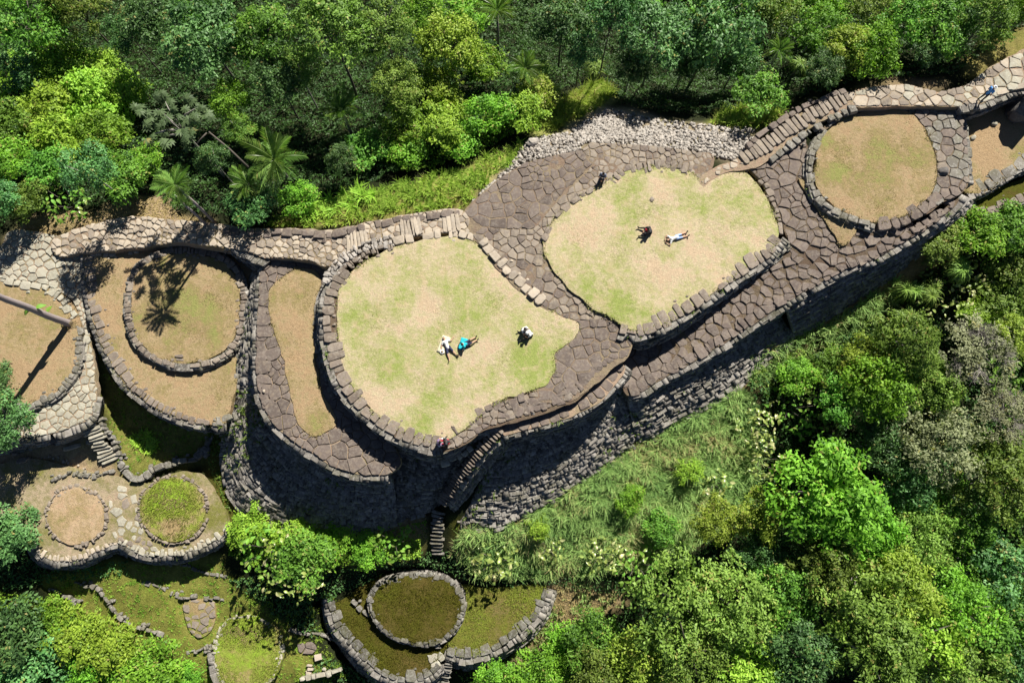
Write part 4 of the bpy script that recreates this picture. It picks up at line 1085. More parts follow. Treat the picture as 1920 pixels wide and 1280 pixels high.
with Into(t8b):
    a = [(556, 1206), (585, 1202), (596, 1214), (586, 1226), (560, 1224)]
    paving(None, np.array([tuple(P(x, y, -10.75).xy) for x, y in a]), lambda xy: np.full(len(np.atleast_2d(xy)), -10.75), .4, .9, 'slab', 31, (), lift=0.02)
    step_stones(None, [(582, 1244, -10.75), (581, 1256, -10.9), (580, 1270, -11.1)], 0.55, 4, 'slab_pale', lift=0.1, depthf=0.7)
    put_stone(None, 'square_slab', [tuple(P(x, y, -10.6).xy) for x, y in [(588, 1228), (601, 1225), (603, 1236), (590, 1240)]], -10.6, 0.25, M['slab_pale'])
    coping(None, [(562, 1277), (600, 1272), (640, 1260)], -10.7, 0.4, 0.3, 0.6, 'slab_lichen', side=1, thick=0.6)
# ---- low walls on the green slope
for pts, lab in (([(138, 1094, -9.5), (180, 1108, -9.6), (204, 1138, -9.8), (225, 1164, -10), (262, 1180, -10.2), (306, 1192, -10.4)], 'low curved stone edging across the lower green slope, nearest the corner bushes'),
                 ([(262, 1092, -9.4), (300, 1105, -9.5), (342, 1124, -9.7), (368, 1122, -9.8), (420, 1126, -9.9)], 'thin line of edging stones above the grey paved patch'),
                 ([(395, 1205, -10.4), (372, 1215, -10.6), (345, 1222, -10.9)], 'broken line of small stones left of the low grassy ring'),
                 ([(540, 1180, -10.6), (560, 1192, -10.7), (600, 1190, -10.8), (628, 1205, -11)], 'mossy row of stones beside the small slabs at the bottom'),
                 ([(152, 1128, -10), (120, 1112, -9.9), (96, 1100, -9.7)], 'short stone edging at the left end of the lower green slope'),
                 ([(95, 905, -6.85), (120, 893, -6.85), (140, 890, -6.85), (172, 897, -6.85), (215, 884, -6.85)], 'thin crooked line of stones above the bare stone circle'),
                 ([(385, 860, -6.75), (396, 840, -6.6), (400, 815, -6.4)], 'mossy stones climbing the right end of the grass hollow'),
                 ([(290, 1056, -9.0), (330, 1060, -9.1), (360, 1066, -9.2), (380, 1076, -9.3), (424, 1086, -9.4)], 'short row of stones on the slope under the greener stone circle')):
    t = thing('low_wall', lab, 'wall', W(pts)[2])
    with Into(t):
        coping(None, pts, None, 0.28, 0.2, 0.55, 'coping_moss', side=1, thick=0.6, lift=0.08, wvar=.4)
        low_wall(None, [p[:2] for p in pts], -9.8, 0.05, 0.05, -1) if False else None
t8c = thing('pavement', 'small grey paved patch on the lower green slope', 'pavement', P(370, 1160, -10.1))
with Into(t8c):
    gp8 = [(345, 1128, -9.9), (400, 1126, -10), (402, 1165, -10.2), (388, 1190, -10.35), (365, 1194, -10.4), (350, 1165, -10.2)]
    _, PGP, PGZ = slab('pavement_bed', gp8, -10, M['lawn_green'], None, 0.5, 0.4)
    paving(None, PGP, PGZ, 0.3, 0.8, 'slab_mid', 23, (), lift=0.02, drop=.12, gap=.04)
# mid-height stone ledge on the great wall
mw = thing('ledge', 'thin pale stone ledge crossing the shaded great wall above the slanting stair', 'ledge', P(865, 850, -2.2))
with Into(mw):
    coping(None, [(828, 874, -2.6), (850, 866, -2.4), (870, 856, -2.1), (888, 842, -1.7)], None, 0.4, 0.4, 0.9, 'slab_lichen', side=1, thick=0.5, lift=0.1)
# ------------------------------------------------------------------ terrain
GPT = [(0, 400, -4.6), (60, 420, -4.2), (200, 398, -3.1), (300, 390, -2.7), (430, 408, -1.9), (540, 405, -1.5), (700, 385, -1.1), (850, 370, -.9), (960, 300, -1.0), (1000, 240, -1.4), (1100, 210, -1.4), (1200, 205, -1.6), (1300, 215, -1.3), (1420, 225, -.4), (1500, 185, .2), (1580, 160, .7), (1650, 145, .9), (1750, 150, .9), (1830, 120, .9), (1920, 60, 1.0), (1990, 30, 1.2),
       (1200, 150, -6.4), (1300, 165, -6), (1380, 160, -4.6), (1180, 180, -3), (1250, 190, -3.8), (1340, 195, -3), (1200, 255, -.4), (1080, 262, -.3), (1000, 285, -.4), (1330, 262, -.2), (900, 352, -.6),
       (0, 250, -6.5), (200, 250, -6), (400, 250, -5), (600, 250, -4), (800, 250, -2.6), (0, 100, -9.5), (300, 100, -9), (600, 100, -8), (900, 100, -6), (1100, 100, -7), (1300, 110, -8.5), (1300, 50, -9.5), (1200, 90, -8.5), (1420, 120, -5), (1500, 90, -3.6), (1700, 70, -2.2), (1850, 50, -.6),
       (0, 0, -12), (500, 0, -11), (1000, 0, -9.5), (1400, 0, -9), (1800, 0, -4), (1990, -60, -3), (0, -250, -18), (700, -250, -16), (1300, -250, -12), (1900, -250, -9), (-300, 200, -11), (-300, 500, -8), (-300, 800, -10), (-300, 1200, -15),
       # foot of the walls
       (420, 850, -6.9), (438, 940, -7.5), (490, 990, -7.6), (560, 1005, -7.6), (640, 1000, -7.5), (740, 985, -7.2), (800, 975, -7), (830, 975, -6.9), (880, 995, -6.9), (960, 990, -6.8), (1080, 912, -6), (1180, 842, -5.6), (1300, 778, -5.3), (1390, 730, -5.1), (1470, 648, -4.8), (1550, 612, -4.6), (1620, 565, -4.2), (1700, 498, -3.3), (1790, 425, -2.4), (1835, 425, -2.6), (1920, 395, -3), (1990, 370, -3),
       # south-eastern slope
       (1100, 1000, -8.2), (1250, 900, -7.4), (1350, 800, -6.3), (1000, 1060, -9.2), (1150, 1055, -9.6), (1300, 1080, -11), (1500, 1000, -12), (1500, 800, -9), (1700, 700, -8), (1900, 520, -5.5), (1900, 800, -11), (1900, 1200, -17), (1500, 1250, -15), (1200, 1250, -13), (1050, 1160, -11.4), (1000, 1250, -12.8), (1060, 1095, -10.4), (1150, 1110, -11), (2300, 600, -12), (2300, 1200, -22), (1500, 1600, -22), (800, 1600, -20), (200, 1600, -20),
       # south-west
       (200, 740, -6.4), (250, 800, -6.9), (320, 850, -7.0), (380, 835, -7.0), (260, 880, -6.95), (215, 820, -6.6), (100, 860, -7.15), (0, 850, -7.1), (-60, 900, -7.6), (420, 900, -7.3), (40, 1010, -8.6), (20, 1060, -9.3), (100, 1080, -9.3), (200, 1075, -9.3), (300, 1065, -9.2), (420, 1035, -8.9), (450, 1000, -8.2), (150, 1120, -10.3), (220, 1180, -10.6), (300, 1200, -10.7), (320, 1150, -10), (260, 1120, -9.6), (380, 1100, -9.6), (420, 1140, -10.1), (100, 1200, -11.5), (100, 1270, -12.6), (300, 1260, -11.8), (400, 1250, -11.2),
       (500, 1070, -9.2), (560, 1100, -10), (600, 1080, -9.2), (680, 1050, -8.8), (760, 1050, -8.8), (820, 1045, -8.9), (880, 1070, -9.3), (930, 1085, -9.7), (700, 1090, -10.2), (560, 1170, -10.9), (570, 1210, -10.9), (590, 1240, -10.9), (560, 1265, -11), (600, 1262, -11.2), (635, 1255, -11.6), (660, 1265, -12.6), (740, 1310, -12.9), (830, 1290, -12.8), (900, 1265, -12.5), (550, 1290, -11.6), (640, 1290, -12.4)]
gfun = rbf([P(*p) for p in GPT])
def axis(lo, hi, step, far):
    core = np.arange(lo, hi + step, step)
    ext = []
    d, x = step, 0.0
    while x < far:
        d *= 1.35; x += d; ext.append(x)
    ext = np.array(ext)
    return np.concatenate([lo - ext[::-1], core, core[-1] + ext])
GX, GY = axis(-44, 44, 0.3, 260), axis(-30, 34, 0.3, 260)
XX, YY = np.meshgrid(GX, GY)
GXY = np.stack([XX.ravel(), YY.ravel()], 1)
cl = np.clip(GXY, [-60, -48], [60, 50])
GZ = gfun(cl)
far = np.linalg.norm(GXY - cl, axis=1)
GZ = GZ - np.minimum(far * 0.25, 30)
ns = np.array([mnoise.fractal(Vector((x * 0.18, y * 0.18, 0)), 1.0, 2.0, 4) for x, y in GXY])
n2 = np.array([mnoise.noise(Vector((x * 0.9, y * 0.9, 7))) for x, y in GXY])
GZ += ns * 0.22 + n2 * 0.06
for poly, zf, dz in SLABS:
    mn, mx = poly.min(0), poly.max(0)
    idx = np.where((GXY[:, 0] > mn[0] - .4) & (GXY[:, 0] < mx[0] + .4) & (GXY[:, 1] > mn[1] - .4) & (GXY[:, 1] < mx[1] + .4))[0]
    # a little wider than the slab
    c = poly.mean(0)
    p2 = c + (poly - c) * (1 + 0.35 / max(1.0, np.linalg.norm(poly - c, axis=1).mean()))
    idx = idx[in_poly(GXY[idx], p2)]
    GZ[idx] = np.minimum(GZ[idx], zf(GXY[idx]) - dz)
def tri_clamp(a, b, c, off):
    mn = (min(a.x, b.x, c.x), min(a.y, b.y, c.y)); mx = (max(a.x, b.x, c.x), max(a.y, b.y, c.y))
    ix0, ix1 = np.searchsorted(GX, mn[0] - .01), np.searchsorted(GX, mx[0] + .01)
    iy0, iy1 = np.searchsorted(GY, mn[1] - .01), np.searchsorted(GY, mx[1] + .01)
    den = (b.y - c.y) * (a.x - c.x) + (c.x - b.x) * (a.y - c.y)
    if abs(den) < 1e-9: return
    for iy in range(iy0, iy1):
        for ix in range(ix0, ix1):
            x, y = GX[ix], GY[iy]
            l1 = ((b.y - c.y) * (x - c.x) + (c.x - b.x) * (y - c.y)) / den
            l2 = ((c.y - a.y) * (x - c.x) + (a.x - c.x) * (y - c.y)) / den
            l3 = 1 - l1 - l2
            if l1 > -.05 and l2 > -.05 and l3 > -.05:
                k = iy * len(GX) + ix
                GZ[k] = min(GZ[k], l1 * a.z + l2 * b.z + l3 * c.z - off)
for a, b, c, d in WALLQ:
    tri_clamp(a, b, c, 0.3); tri_clamp(a, c, d, 0.3)
GZ2 = GZ.reshape(YY.shape)
def tz(x, y):
    i = min(max(int(np.searchsorted(GX, x)) - 1, 0), len(GX) - 2)
    j = min(max(int(np.searchsorted(GY, y)) - 1, 0), len(GY) - 2)
    fx = (x - GX[i]) / (GX[i + 1] - GX[i]); fy = (y - GY[j]) / (GY[j + 1] - GY[j])
    return float((GZ2[j, i] * (1 - fx) + GZ2[j, i + 1] * fx) * (1 - fy) + (GZ2[j + 1, i] * (1 - fx) + GZ2[j + 1, i + 1] * fx) * fy)
def tzv(xy):
    x, y = xy[:, 0], xy[:, 1]
    i = np.clip(np.searchsorted(GX, x) - 1, 0, len(GX) - 2); j = np.clip(np.searchsorted(GY, y) - 1, 0, len(GY) - 2)
    fx = (x - GX[i]) / (GX[i + 1] - GX[i]); fy = (y - GY[j]) / (GY[j + 1] - GY[j])
    return (GZ2[j, i] * (1 - fx) + GZ2[j, i + 1] * fx) * (1 - fy) + (GZ2[j + 1, i] * (1 - fx) + GZ2[j + 1, i + 1] * fx) * fy
def TP(px, py, h=0.0):
    """point h above the terrain seen at the pixel"""
    z = -4.0
    for _ in range(10):
        p = P(px, py, z)
        z = 0.5 * z + 0.5 * (tz(p.x, p.y) + h)
    p = P(px, py, z)
    return Vector((p.x, p.y, tz(p.x, p.y)))
def TPoly(pts):
    return np.array([tuple(TP(a, b).xy) for a, b in pts])

# ground colours: what grows or lies there; forest floor darkened to stand for shade
C_FOREST_SHADE = (0.016, 0.02, 0.008); C_MOSS = (0.1, 0.1, 0.018)
C_EARTH = (0.34, 0.255, 0.16); C_LITTER = (0.3, 0.22, 0.14); C_RUB = (0.26, 0.21, 0.15)
REG = [
    ([(180, 640), (215, 700), (260, 750), (330, 790), (410, 800), (430, 830), (400, 860), (300, 880), (262, 902), (240, 900), (222, 870), (200, 800), (185, 740)], (0.17, 0.165, 0.045)),
    ([(-80, 780), (0, 800), (60, 815), (165, 790), (200, 850), (240, 900), (200, 930), (100, 900), (-80, 960)], C_EARTH),
    ([(80, 1075), (240, 1050), (420, 1040), (440, 1100), (520, 1150), (560, 1200), (620, 1280), (200, 1300), (100, 1160)], (0.19, 0.19, 0.045)),
    ([(390, 810), (430, 800), (440, 900), (440, 960), (470, 1000), (420, 1040), (400, 930), (385, 860)], (0.1, 0.095, 0.02)),
    ([(430, 985), (560, 1000), (700, 990), (800, 965), (800, 1030), (780, 1060), (640, 1060), (500, 1030)], (0.16, 0.15, 0.05)),
    ([(700, 960), (800, 955), (800, 1000), (740, 1010), (690, 1000)], (0.25, 0.19, 0.14)),
    ([(840, 980), (960, 960), (1080, 890), (1180, 830), (1300, 765), (1390, 715), (1420, 760), (1420, 880), (1420, 960), (1250, 1060), (1000, 1080), (860, 1040)], (0.22, 0.185, 0.095)),
    ([(840, 965), (960, 975), (1010, 950), (1000, 990), (900, 1020), (845, 1010)], C_MOSS),
    ([(1390, 660), (1470, 620), (1560, 580), (1640, 530), (1700, 480), (1790, 410), (1840, 400), (1840, 440), (1720, 520), (1640, 590), (1520, 650), (1400, 730)], (0.3, 0.205, 0.105)),
    ([(1400, 640), (1480, 620), (1540, 600), (1520, 640), (1430, 680)], C_MOSS),
    ([(1000, 1100), (1060, 1080), (1150, 1095), (1180, 1130), (1120, 1160), (1050, 1160), (1010, 1230), (980, 1280), (930, 1280), (960, 1230), (1030, 1150)], (0.27, 0.2, 0.11)),
    ([(500, 420), (560, 395), (640, 375), (760, 345), (860, 320), (930, 290), (985, 262), (960, 310), (880, 385), (760, 400), (640, 428)], (0.24, 0.23, 0.07)),
    ([(980, 250), (1050, 190), (1140, 150), (1160, 190), (1100, 220), (1020, 260)], (0.24, 0.24, 0.08)),
    ([(1330, 235), (1350, 205), (1440, 195), (1470, 215), (1420, 240)], (0.22, 0.24, 0.05)),
    ([(868, 400), (930, 330), (985, 268), (1060, 245), (1140, 200), (1250, 225), (1420, 240), (1430, 265), (1380, 300), (1300, 285), (1100, 270), (1080, 288), (985, 306), (900, 368)], C_RUB),
    ([(40, 415), (110, 395), (180, 400), (250, 368), (310, 372), (330, 400), (420, 415), (200, 425), (60, 450), (0, 470)], C_LITTER),
    ([(1590, 165), (1700, 140), (1780, 150), (1760, 170), (1640, 170)], (0.2, 0.15, 0.09)),
    ([(1790, 120), (1860, 80), (1960, 40), (1960, 95), (1880, 112), (1820, 160)], (0.2, 0.17, 0.06)),
]
gcol = np.tile(np.array(C_FOREST_SHADE), (len(GXY), 1))
for pts, c in REG:
    poly = TPoly(pts)
    mn, mx = poly.min(0), poly.max(0)
    idx = np.where((GXY[:, 0] > mn[0]) & (GXY[:, 0] < mx[0]) & (GXY[:, 1] > mn[1]) & (GXY[:, 1] < mx[1]))[0]
    jit = GXY[idx] + np.stack([n2[idx], ns[idx]], 1) * 0.8
    idx = idx[in_poly(jit, poly)]
    gcol[idx] = c
ny, nx = YY.shape
gcol2 = gcol.reshape(ny, nx, 3)
for _k in range(2):
    gcol2[1:-1, 1:-1] = (gcol2[1:-1, 1:-1] * 2 + gcol2[:-2, 1:-1] + gcol2[2:, 1:-1] + gcol2[1:-1, :-2] + gcol2[1:-1, 2:]) / 6
me = bpy.data.meshes.new('ground')
co = np.stack([XX, YY, GZ2], 2).reshape(-1, 3)
me.vertices.add(len(co)); me.vertices.foreach_set('co', co.astype(np.float32).reshape(-1))
ii = (np.arange(ny - 1)[:, None] * nx + np.arange(nx - 1)[None]).reshape(-1)
fq = np.stack([ii, ii + 1, ii + nx + 1, ii + nx], 1).astype(np.int32)
me.loops.add(fq.size); me.loops.foreach_set('vertex_index', fq.reshape(-1))
me.polygons.add(len(fq)); me.polygons.foreach_set('loop_start', np.arange(0, fq.size, 4, dtype=np.int32))
me.update(calc_edges=True)
me.polygons.foreach_set('use_smooth', np.ones(len(fq), bool))
ca = me.color_attributes.new('Col', 'FLOAT_COLOR', 'POINT')
ca.data.foreach_set('color', np.concatenate([gcol2.reshape(-1, 3), np.ones((len(co), 1))], 1).astype(np.float32).reshape(-1))
g = NT('ground')
p_ = g.pos()
cc = g.attr('Col').outputs['Color']
f1 = g.noise(p_, 2.2, 5, 0.7)
cc = g.mix(0.8, cc, g.ramp(f1, [(0.25, (0.22, 0.22, 0.2)), (0.75, (0.75, 0.75, 0.72))]), 'OVERLAY')
cc = g.mix(0.6, cc, g.ramp(g.noise(p_, 13, 3, 0.7), [(0.25, (0.2, 0.2, 0.2)), (0.75, (0.78, 0.78, 0.78))]), 'OVERLAY')
gm = g.ramp(g.noise(p_, 0.6, 4, 0.65), [(0.46, (0, 0, 0)), (0.66, (1, 1, 1))])
cc = g.mix(g.math('MULTIPLY', gm, 0.45), cc, g.mix(1.0, cc, (0.62, 0.85, 0.4), 'MULTIPLY'))
g.bump(g.noise(p_, 9, 5, 0.75), 0.8, 0.1)
g.done(cc, 0.95, 0.1)
me.materials.append(g.m)
ground = link('ground', me)
ground['kind'] = 'structure'
# ------------------------------------------------------------------ plant meshes
def unit(v):
    return v / np.maximum(np.linalg.norm(v, axis=-1, keepdims=True), 1e-9)
def rand_dirs(n, r):
    return unit(r.normal(size=(n, 3)))
def leaf_quads(c, nrm, L, Wd, r, droop=0.25, aim=None):
    """one folded leaf per centre: base, left, tip, right"""
    n = len(c)
    a = rand_dirs(n, r) if aim is None else aim + 0.5 * rand_dirs(n, r)
    t = unit(a - (a * nrm).sum(1, keepdims=True) * nrm)
    s = np.cross(nrm, t)
    L = np.asarray(L).reshape(-1, 1) * np.ones((n, 1)); Wd = np.asarray(Wd).reshape(-1, 1) * np.ones((n, 1))
    base = c - t * L * .5
    tip = c + t * L * .5 - nrm * L * droop
    left = c + s * Wd * .5 + nrm * Wd * .12
    right = c - s * Wd * .5 + nrm * Wd * .12
    return np.stack([base, right, tip, left], 1)

def crown_mesh(name, seed, mat, lobes=26, rl=(0.22, 0.42), flat=0.75, leaf=0.085, dens=1.0, open_=0.0, upb=0.5, shape='dome', aspect=0.5, drop=0.15):
    """a unit crown (radius about 1): clumps of leaves over uneven lobes"""
    r = np.random.default_rng(seed)
    Q, T = [], []
    k = 0
    for i in range(lobes):
        ang = i * 2.399963 + r.uniform(-.5, .5)
        rad = math.sqrt((i + .5) / lobes) * 0.95
        if shape == 'dome': z = flat * math.sqrt(max(0, 1 - rad * rad * .8)) * r.uniform(.2, 1.15) - flat * .35
        elif shape == 'flat': z = r.uniform(-.12, .25)
        else: z = r.uniform(-.2, .6) * flat
        c = np.array([math.cos(ang) * rad * r.uniform(.85, 1.08), math.sin(ang) * rad * r.uniform(.85, 1.08), z])
        R_ = r.uniform(*rl)
        m = max(6, int(17 * dens * (R_ / .3) ** 2))          # clumps of this lobe
        d = rand_dirs(m, r)
        d[:, 2] = np.where(d[:, 2] < -.25, -d[:, 2], d[:, 2])
        cc = c + d * R_ * r.uniform(.6, 1.08, (m, 1)) * np.array([1, 1, .8])
        lt = r.uniform(.25, .8)
        for j in range(m):
            if r.random() < open_: continue
            nl = int(r.integers(9, 17))
            pos = cc[j] + r.normal(size=(nl, 3)) * .062 * (leaf / .085) * np.array([1, 1, .6])
            nn = unit(d[j] * .55 + np.array([0, 0, upb]) + r.normal(size=(nl, 3)) * .45)
            Q.append(leaf_quads(pos, nn, leaf * r.uniform(.7, 1.3, nl), leaf * aspect * r.uniform(.8, 1.2, nl), r, drop, aim=np.repeat(d[j][None], nl, 0)))
            T.append(np.clip(lt + r.normal(0, .13) + r.normal(0, .12, nl), 0.02, .99))
            # a few very pale or dry leaves
    q = np.concatenate(Q); t = np.concatenate(T)
    dryl = r.random(len(t)) < .006
    t[dryl] = 1.0
    return mesh_quads(name, q, mat, {'tint': t})

def tube(pts, rad, sides=7):
    pts = [Vector(p) for p in pts]
    v, f = [], []
    for i, p in enumerate(pts):
        t = (pts[min(i + 1, len(pts) - 1)] - pts[max(i - 1, 0)]).normalized()
        a = t.orthogonal().normalized(); b = t.cross(a)
        for k in range(sides):
            an = 2 * math.pi * k / sides
            v.append(p + (a * math.cos(an) + b * math.sin(an)) * rad[i])
    for i in range(len(pts) - 1):
        for k in range(sides):
            k2 = (k + 1) % sides
            f.append((i * sides + k, i * sides + k2, (i + 1) * sides + k2, (i + 1) * sides + k))
    f.append(tuple(range(sides))[::-1]); f.append(tuple((len(pts) - 1) * sides + k for k in range(sides)))
    return v, f
def tubes_mesh(name, lst, mat):
    V, F = [], []
    for pts, rad, sides in lst:
        v, f = tube(pts, rad, sides)
        k = len(V)
        V += v; F += [tuple(i + k for i in q) for q in f]
    return mesh_pd(name, V, F, mat, True)

def trunk_mesh(name, seed, mat, limbs=7):
    """unit trunk from z=-1 (ground) to the crown at 0, limbs reaching into it"""
    r = random.Random(seed)
    b = [(r.uniform(-.04, .04), r.uniform(-.04, .04), z) for z in (-1.03, -.7, -.4, -.15)]
    L = [(b, [.045, .036, .03, .024], 8)]
    for i in range(limbs):
        a = i * 2.4 + r.random()
        e = r.uniform(.35, .75)
        p0 = Vector(b[-1]) + Vector((0, 0, r.uniform(-.15, .05)))
        p2 = Vector((math.cos(a) * e, math.sin(a) * e, r.uniform(.0, .3)))
        p1 = p0.lerp(p2, .5) + Vector((0, 0, r.uniform(-.02, .1)))
        L.append(([p0, p1, p2], [.024, .016, .006], 5))
    return tubes_mesh(name, L, mat)

def twig_mesh(name, seed, mat):
    """a leafless crown of fine pale branches, radius about 1"""
    r = random.Random(seed)
    L = []
    def grow(p, d, ln, rad, lev):
        q = p + d * ln
        mid = p.lerp(q, .5) + Vector((r.uniform(-1, 1), r.uniform(-1, 1), r.uniform(-1, 1))) * ln * .08
        L.append(([p, mid, q], [rad, rad * .8, rad * .55], 5 if lev < 2 else 3))
        if lev >= 4: return
        for _ in range(4 if lev < 3 else 3):
            nd = (d + Vector((r.gauss(0, .55), r.gauss(0, .55), r.gauss(0.05, .35)))).normalized()
            grow(p.lerp(q, r.uniform(.45, 1)), nd, ln * r.uniform(.55, .8), rad * .55, lev + 1)
    for i in range(5):
        a = i * 1.26 + r.random() * .5
        grow(Vector((0, 0, -.3)), Vector((math.cos(a) * .8, math.sin(a) * .8, .55)).normalized(), .42, .022, 0)
    return tubes_mesh(name, L, mat)

def frond_mesh(name, seed, mat, n=34, L=1.0, w=0.3, sag=0.35, vee=0.25):
    """one pinnate palm frond along +x, unit length"""
    r = np.random.default_rng(seed)
    q, t = [], []
    def rach(s): return np.array([s * L, 0, .28 * s - sag * s * s * 1.6])
    for i in range(n * 2):
        a, b = rach(i / (n * 2)), rach((i + 1) / (n * 2))
        q.append([a + [0, -.006, 0], b + [0, -.005, 0], b + [0, .005, 0], a + [0, .006, 0]]); t.append(.75)
    for i in range(n):
        s = .12 + .88 * i / n
        ll = w * (math.sin(min(1, s * 1.05) * math.pi * .9) * .8 + .25) * r.uniform(.9, 1.1)
        p = rach(s)
        for sd in (-1, 1):
            d = unit(np.array([.55 + .25 * s, sd * 1.0, vee - .15]) + r.normal(size=3) * .07)
            tip = p + d * ll - np.array([0, 0, ll * .35])
            midp = p + d * ll * .5
            wv = np.array([.024, 0, .01])
            q.append([p - wv * .6, midp - wv, tip, midp + wv]); t.append(float(np.clip(.5 + r.normal() * .16, 0, 1)))
    return mesh_quads(name, np.array(q), mat, {'tint': np.array(t)})

def rosette_mesh(name, seed, mat, n=70, w=.03, rise=.5, sag=.7):
    """thin arching blades from one point, radius about 1"""
    r = np.random.default_rng(seed)
    q, t = [], []
    for i in range(n):
        a = r.uniform(0, 2 * math.pi); L = r.uniform(.6, 1.05); up = r.uniform(.1, 1.1) * rise
        d = np.array([math.cos(a), math.sin(a), 0]); s = np.array([-d[1], d[0], 0]) * w * r.uniform(.7, 1.3)
        pr = np.zeros(3); tt = np.clip(.5 + r.normal() * .2, 0, .98)
        for k in range(3):
            u0, u1 = k / 3, (k + 1) / 3
            f = lambda u: d * L * u * (1 - .15 * u) + np.array([0, 0, up * u * 1.6 - sag * u * u * 1.2])
            q.append([f(u0) - s * (1 - u0 * .8), f(u1) - s * (1 - u1 * .95), f(u1) + s * (1 - u1 * .95), f(u0) + s * (1 - u0 * .8)]); t.append(tt)
    return mesh_quads(name, np.array(q), mat, {'tint': np.array(t)})

def star_crown_mesh(name, seed, mat, heads=26):
    """umbrella-leaved crown: whorls of long leaflets on branch ends"""
    r = np.random.default_rng(seed)
    q, t = [], []
    for i in range(heads):
        a = i * 2.4 + r.uniform(-.4, .4); rad = math.sqrt((i + .5) / heads)
        c = np.array([math.cos(a) * rad, math.sin(a) * rad, r.uniform(-.1, .35)])
        for h in range(3):
            cc = c + r.normal(size=3) * .1
            ax = unit(np.array([r.normal() * .35, r.normal() * .35, 1.0]))
            e1 = unit(np.cross(ax, [1, .3, 0])); e2 = np.cross(ax, e1)
            tt = np.clip(.55 + r.normal() * .15, 0, .95)
            for k in range(9):
                an = 2 * math.pi * k / 9 + r.uniform(-.1, .1)
                d = e1 * math.cos(an) + e2 * math.sin(an)
                s = np.cross(ax, d) * .032
                L = r.uniform(.15, .22)
                q.append([cc, cc + d * L * .55 - s - ax * .01, cc + d * L - ax * .07, cc + d * L * .55 + s - ax * .01]); t.append(np.clip(tt + r.normal() * .07, 0, 1))
    return mesh_quads(name, np.array(q), mat, {'tint': np.array(t)})

def big_leaf_mesh(name, seed, mat):
    """one broad leaf with a fold and a bend along +x, unit length"""
    v, f = [], []
    n = 5
    prof = [.05, .3, .42, .36, .2, .0]
    for i in range(n + 1):
        s = i / n
        z = .22 * s - .55 * s * s
        v += [(s, -prof[i] * .62, z + prof[i] * .22), (s, 0, z), (s, prof[i] * .62, z + prof[i] * .22)]
    for i in range(n):
        a = i * 3
        f += [(a, a + 3, a + 4, a + 1), (a + 1, a + 4, a + 5, a + 2)]
    me = mesh_pd(name, v, f, mat, True)
    r = np.random.default_rng(seed)
    at = me.attributes.new('tint', 'FLOAT', 'POINT')
    at.data.foreach_set('value', np.full(len(v), r.uniform(.35, .95), dtype=np.float32))
    return me

B = {}
for k, (nm, mt) in enumerate([('dark', 'f_dark'), ('blue', 'f_blue'), ('mid', 'f_mid'), ('bright', 'f_bright'), ('lime', 'f_lime'), ('olive', 'f_olive'), ('yellow', 'f_yellow'), ('sage', 'f_sage'), ('grey', 'f_grey')]):
    small = nm in ('olive', 'grey', 'sage')
    B['tree', nm] = [crown_mesh('crown', 100 + k * 7 + j, M[mt], lobes=34 + 8 * j, leaf=.085 if small else .1, rl=(.12, .34), open_=.25 if nm == 'grey' else .05, flat=.8) for j in range(2)]
    B['shrub', nm] = [crown_mesh('crown', 300 + k * 7 + j, M[mt], lobes=18 + 4 * j, leaf=.13, rl=(.25, .45), shape='bush', flat=.6, dens=.7) for j in range(1)]
TR = [trunk_mesh('trunk', 5 + j, M['bark'] if j else M['bark_pale']) for j in range(3)]
FR = [frond_mesh('frond', 40 + j, M['f_palm'], sag=.28 + .1 * j) for j in range(3)]
RO = [rosette_mesh('blade_rosette', 60 + j, M['f_sage']) for j in range(2)]
FERN = [rosette_mesh('fern_blades', 64 + j, M['f_lime'], n=60, w=.05) for j in range(2)]
STAR = [star_crown_mesh('crown', 70, M['f_star'])]
TWIG = [twig_mesh('branches', 80 + j, M['bark_pale']) for j in range(2)]
BLEAF = [big_leaf_mesh('leaf', 90 + j, M['f_big']) for j in range(7)]
BLEAFG = [big_leaf_mesh('leaf', 190 + j, M['f_mid']) for j in range(4)]

def at_crown(px, py, h):
    """stand a plant so that its crown, h above the ground, shows at the pixel"""
    return TP(px, py, h)
def m_per_px(z): return (CAM_H - z) / math.cos(TILT) / FPX

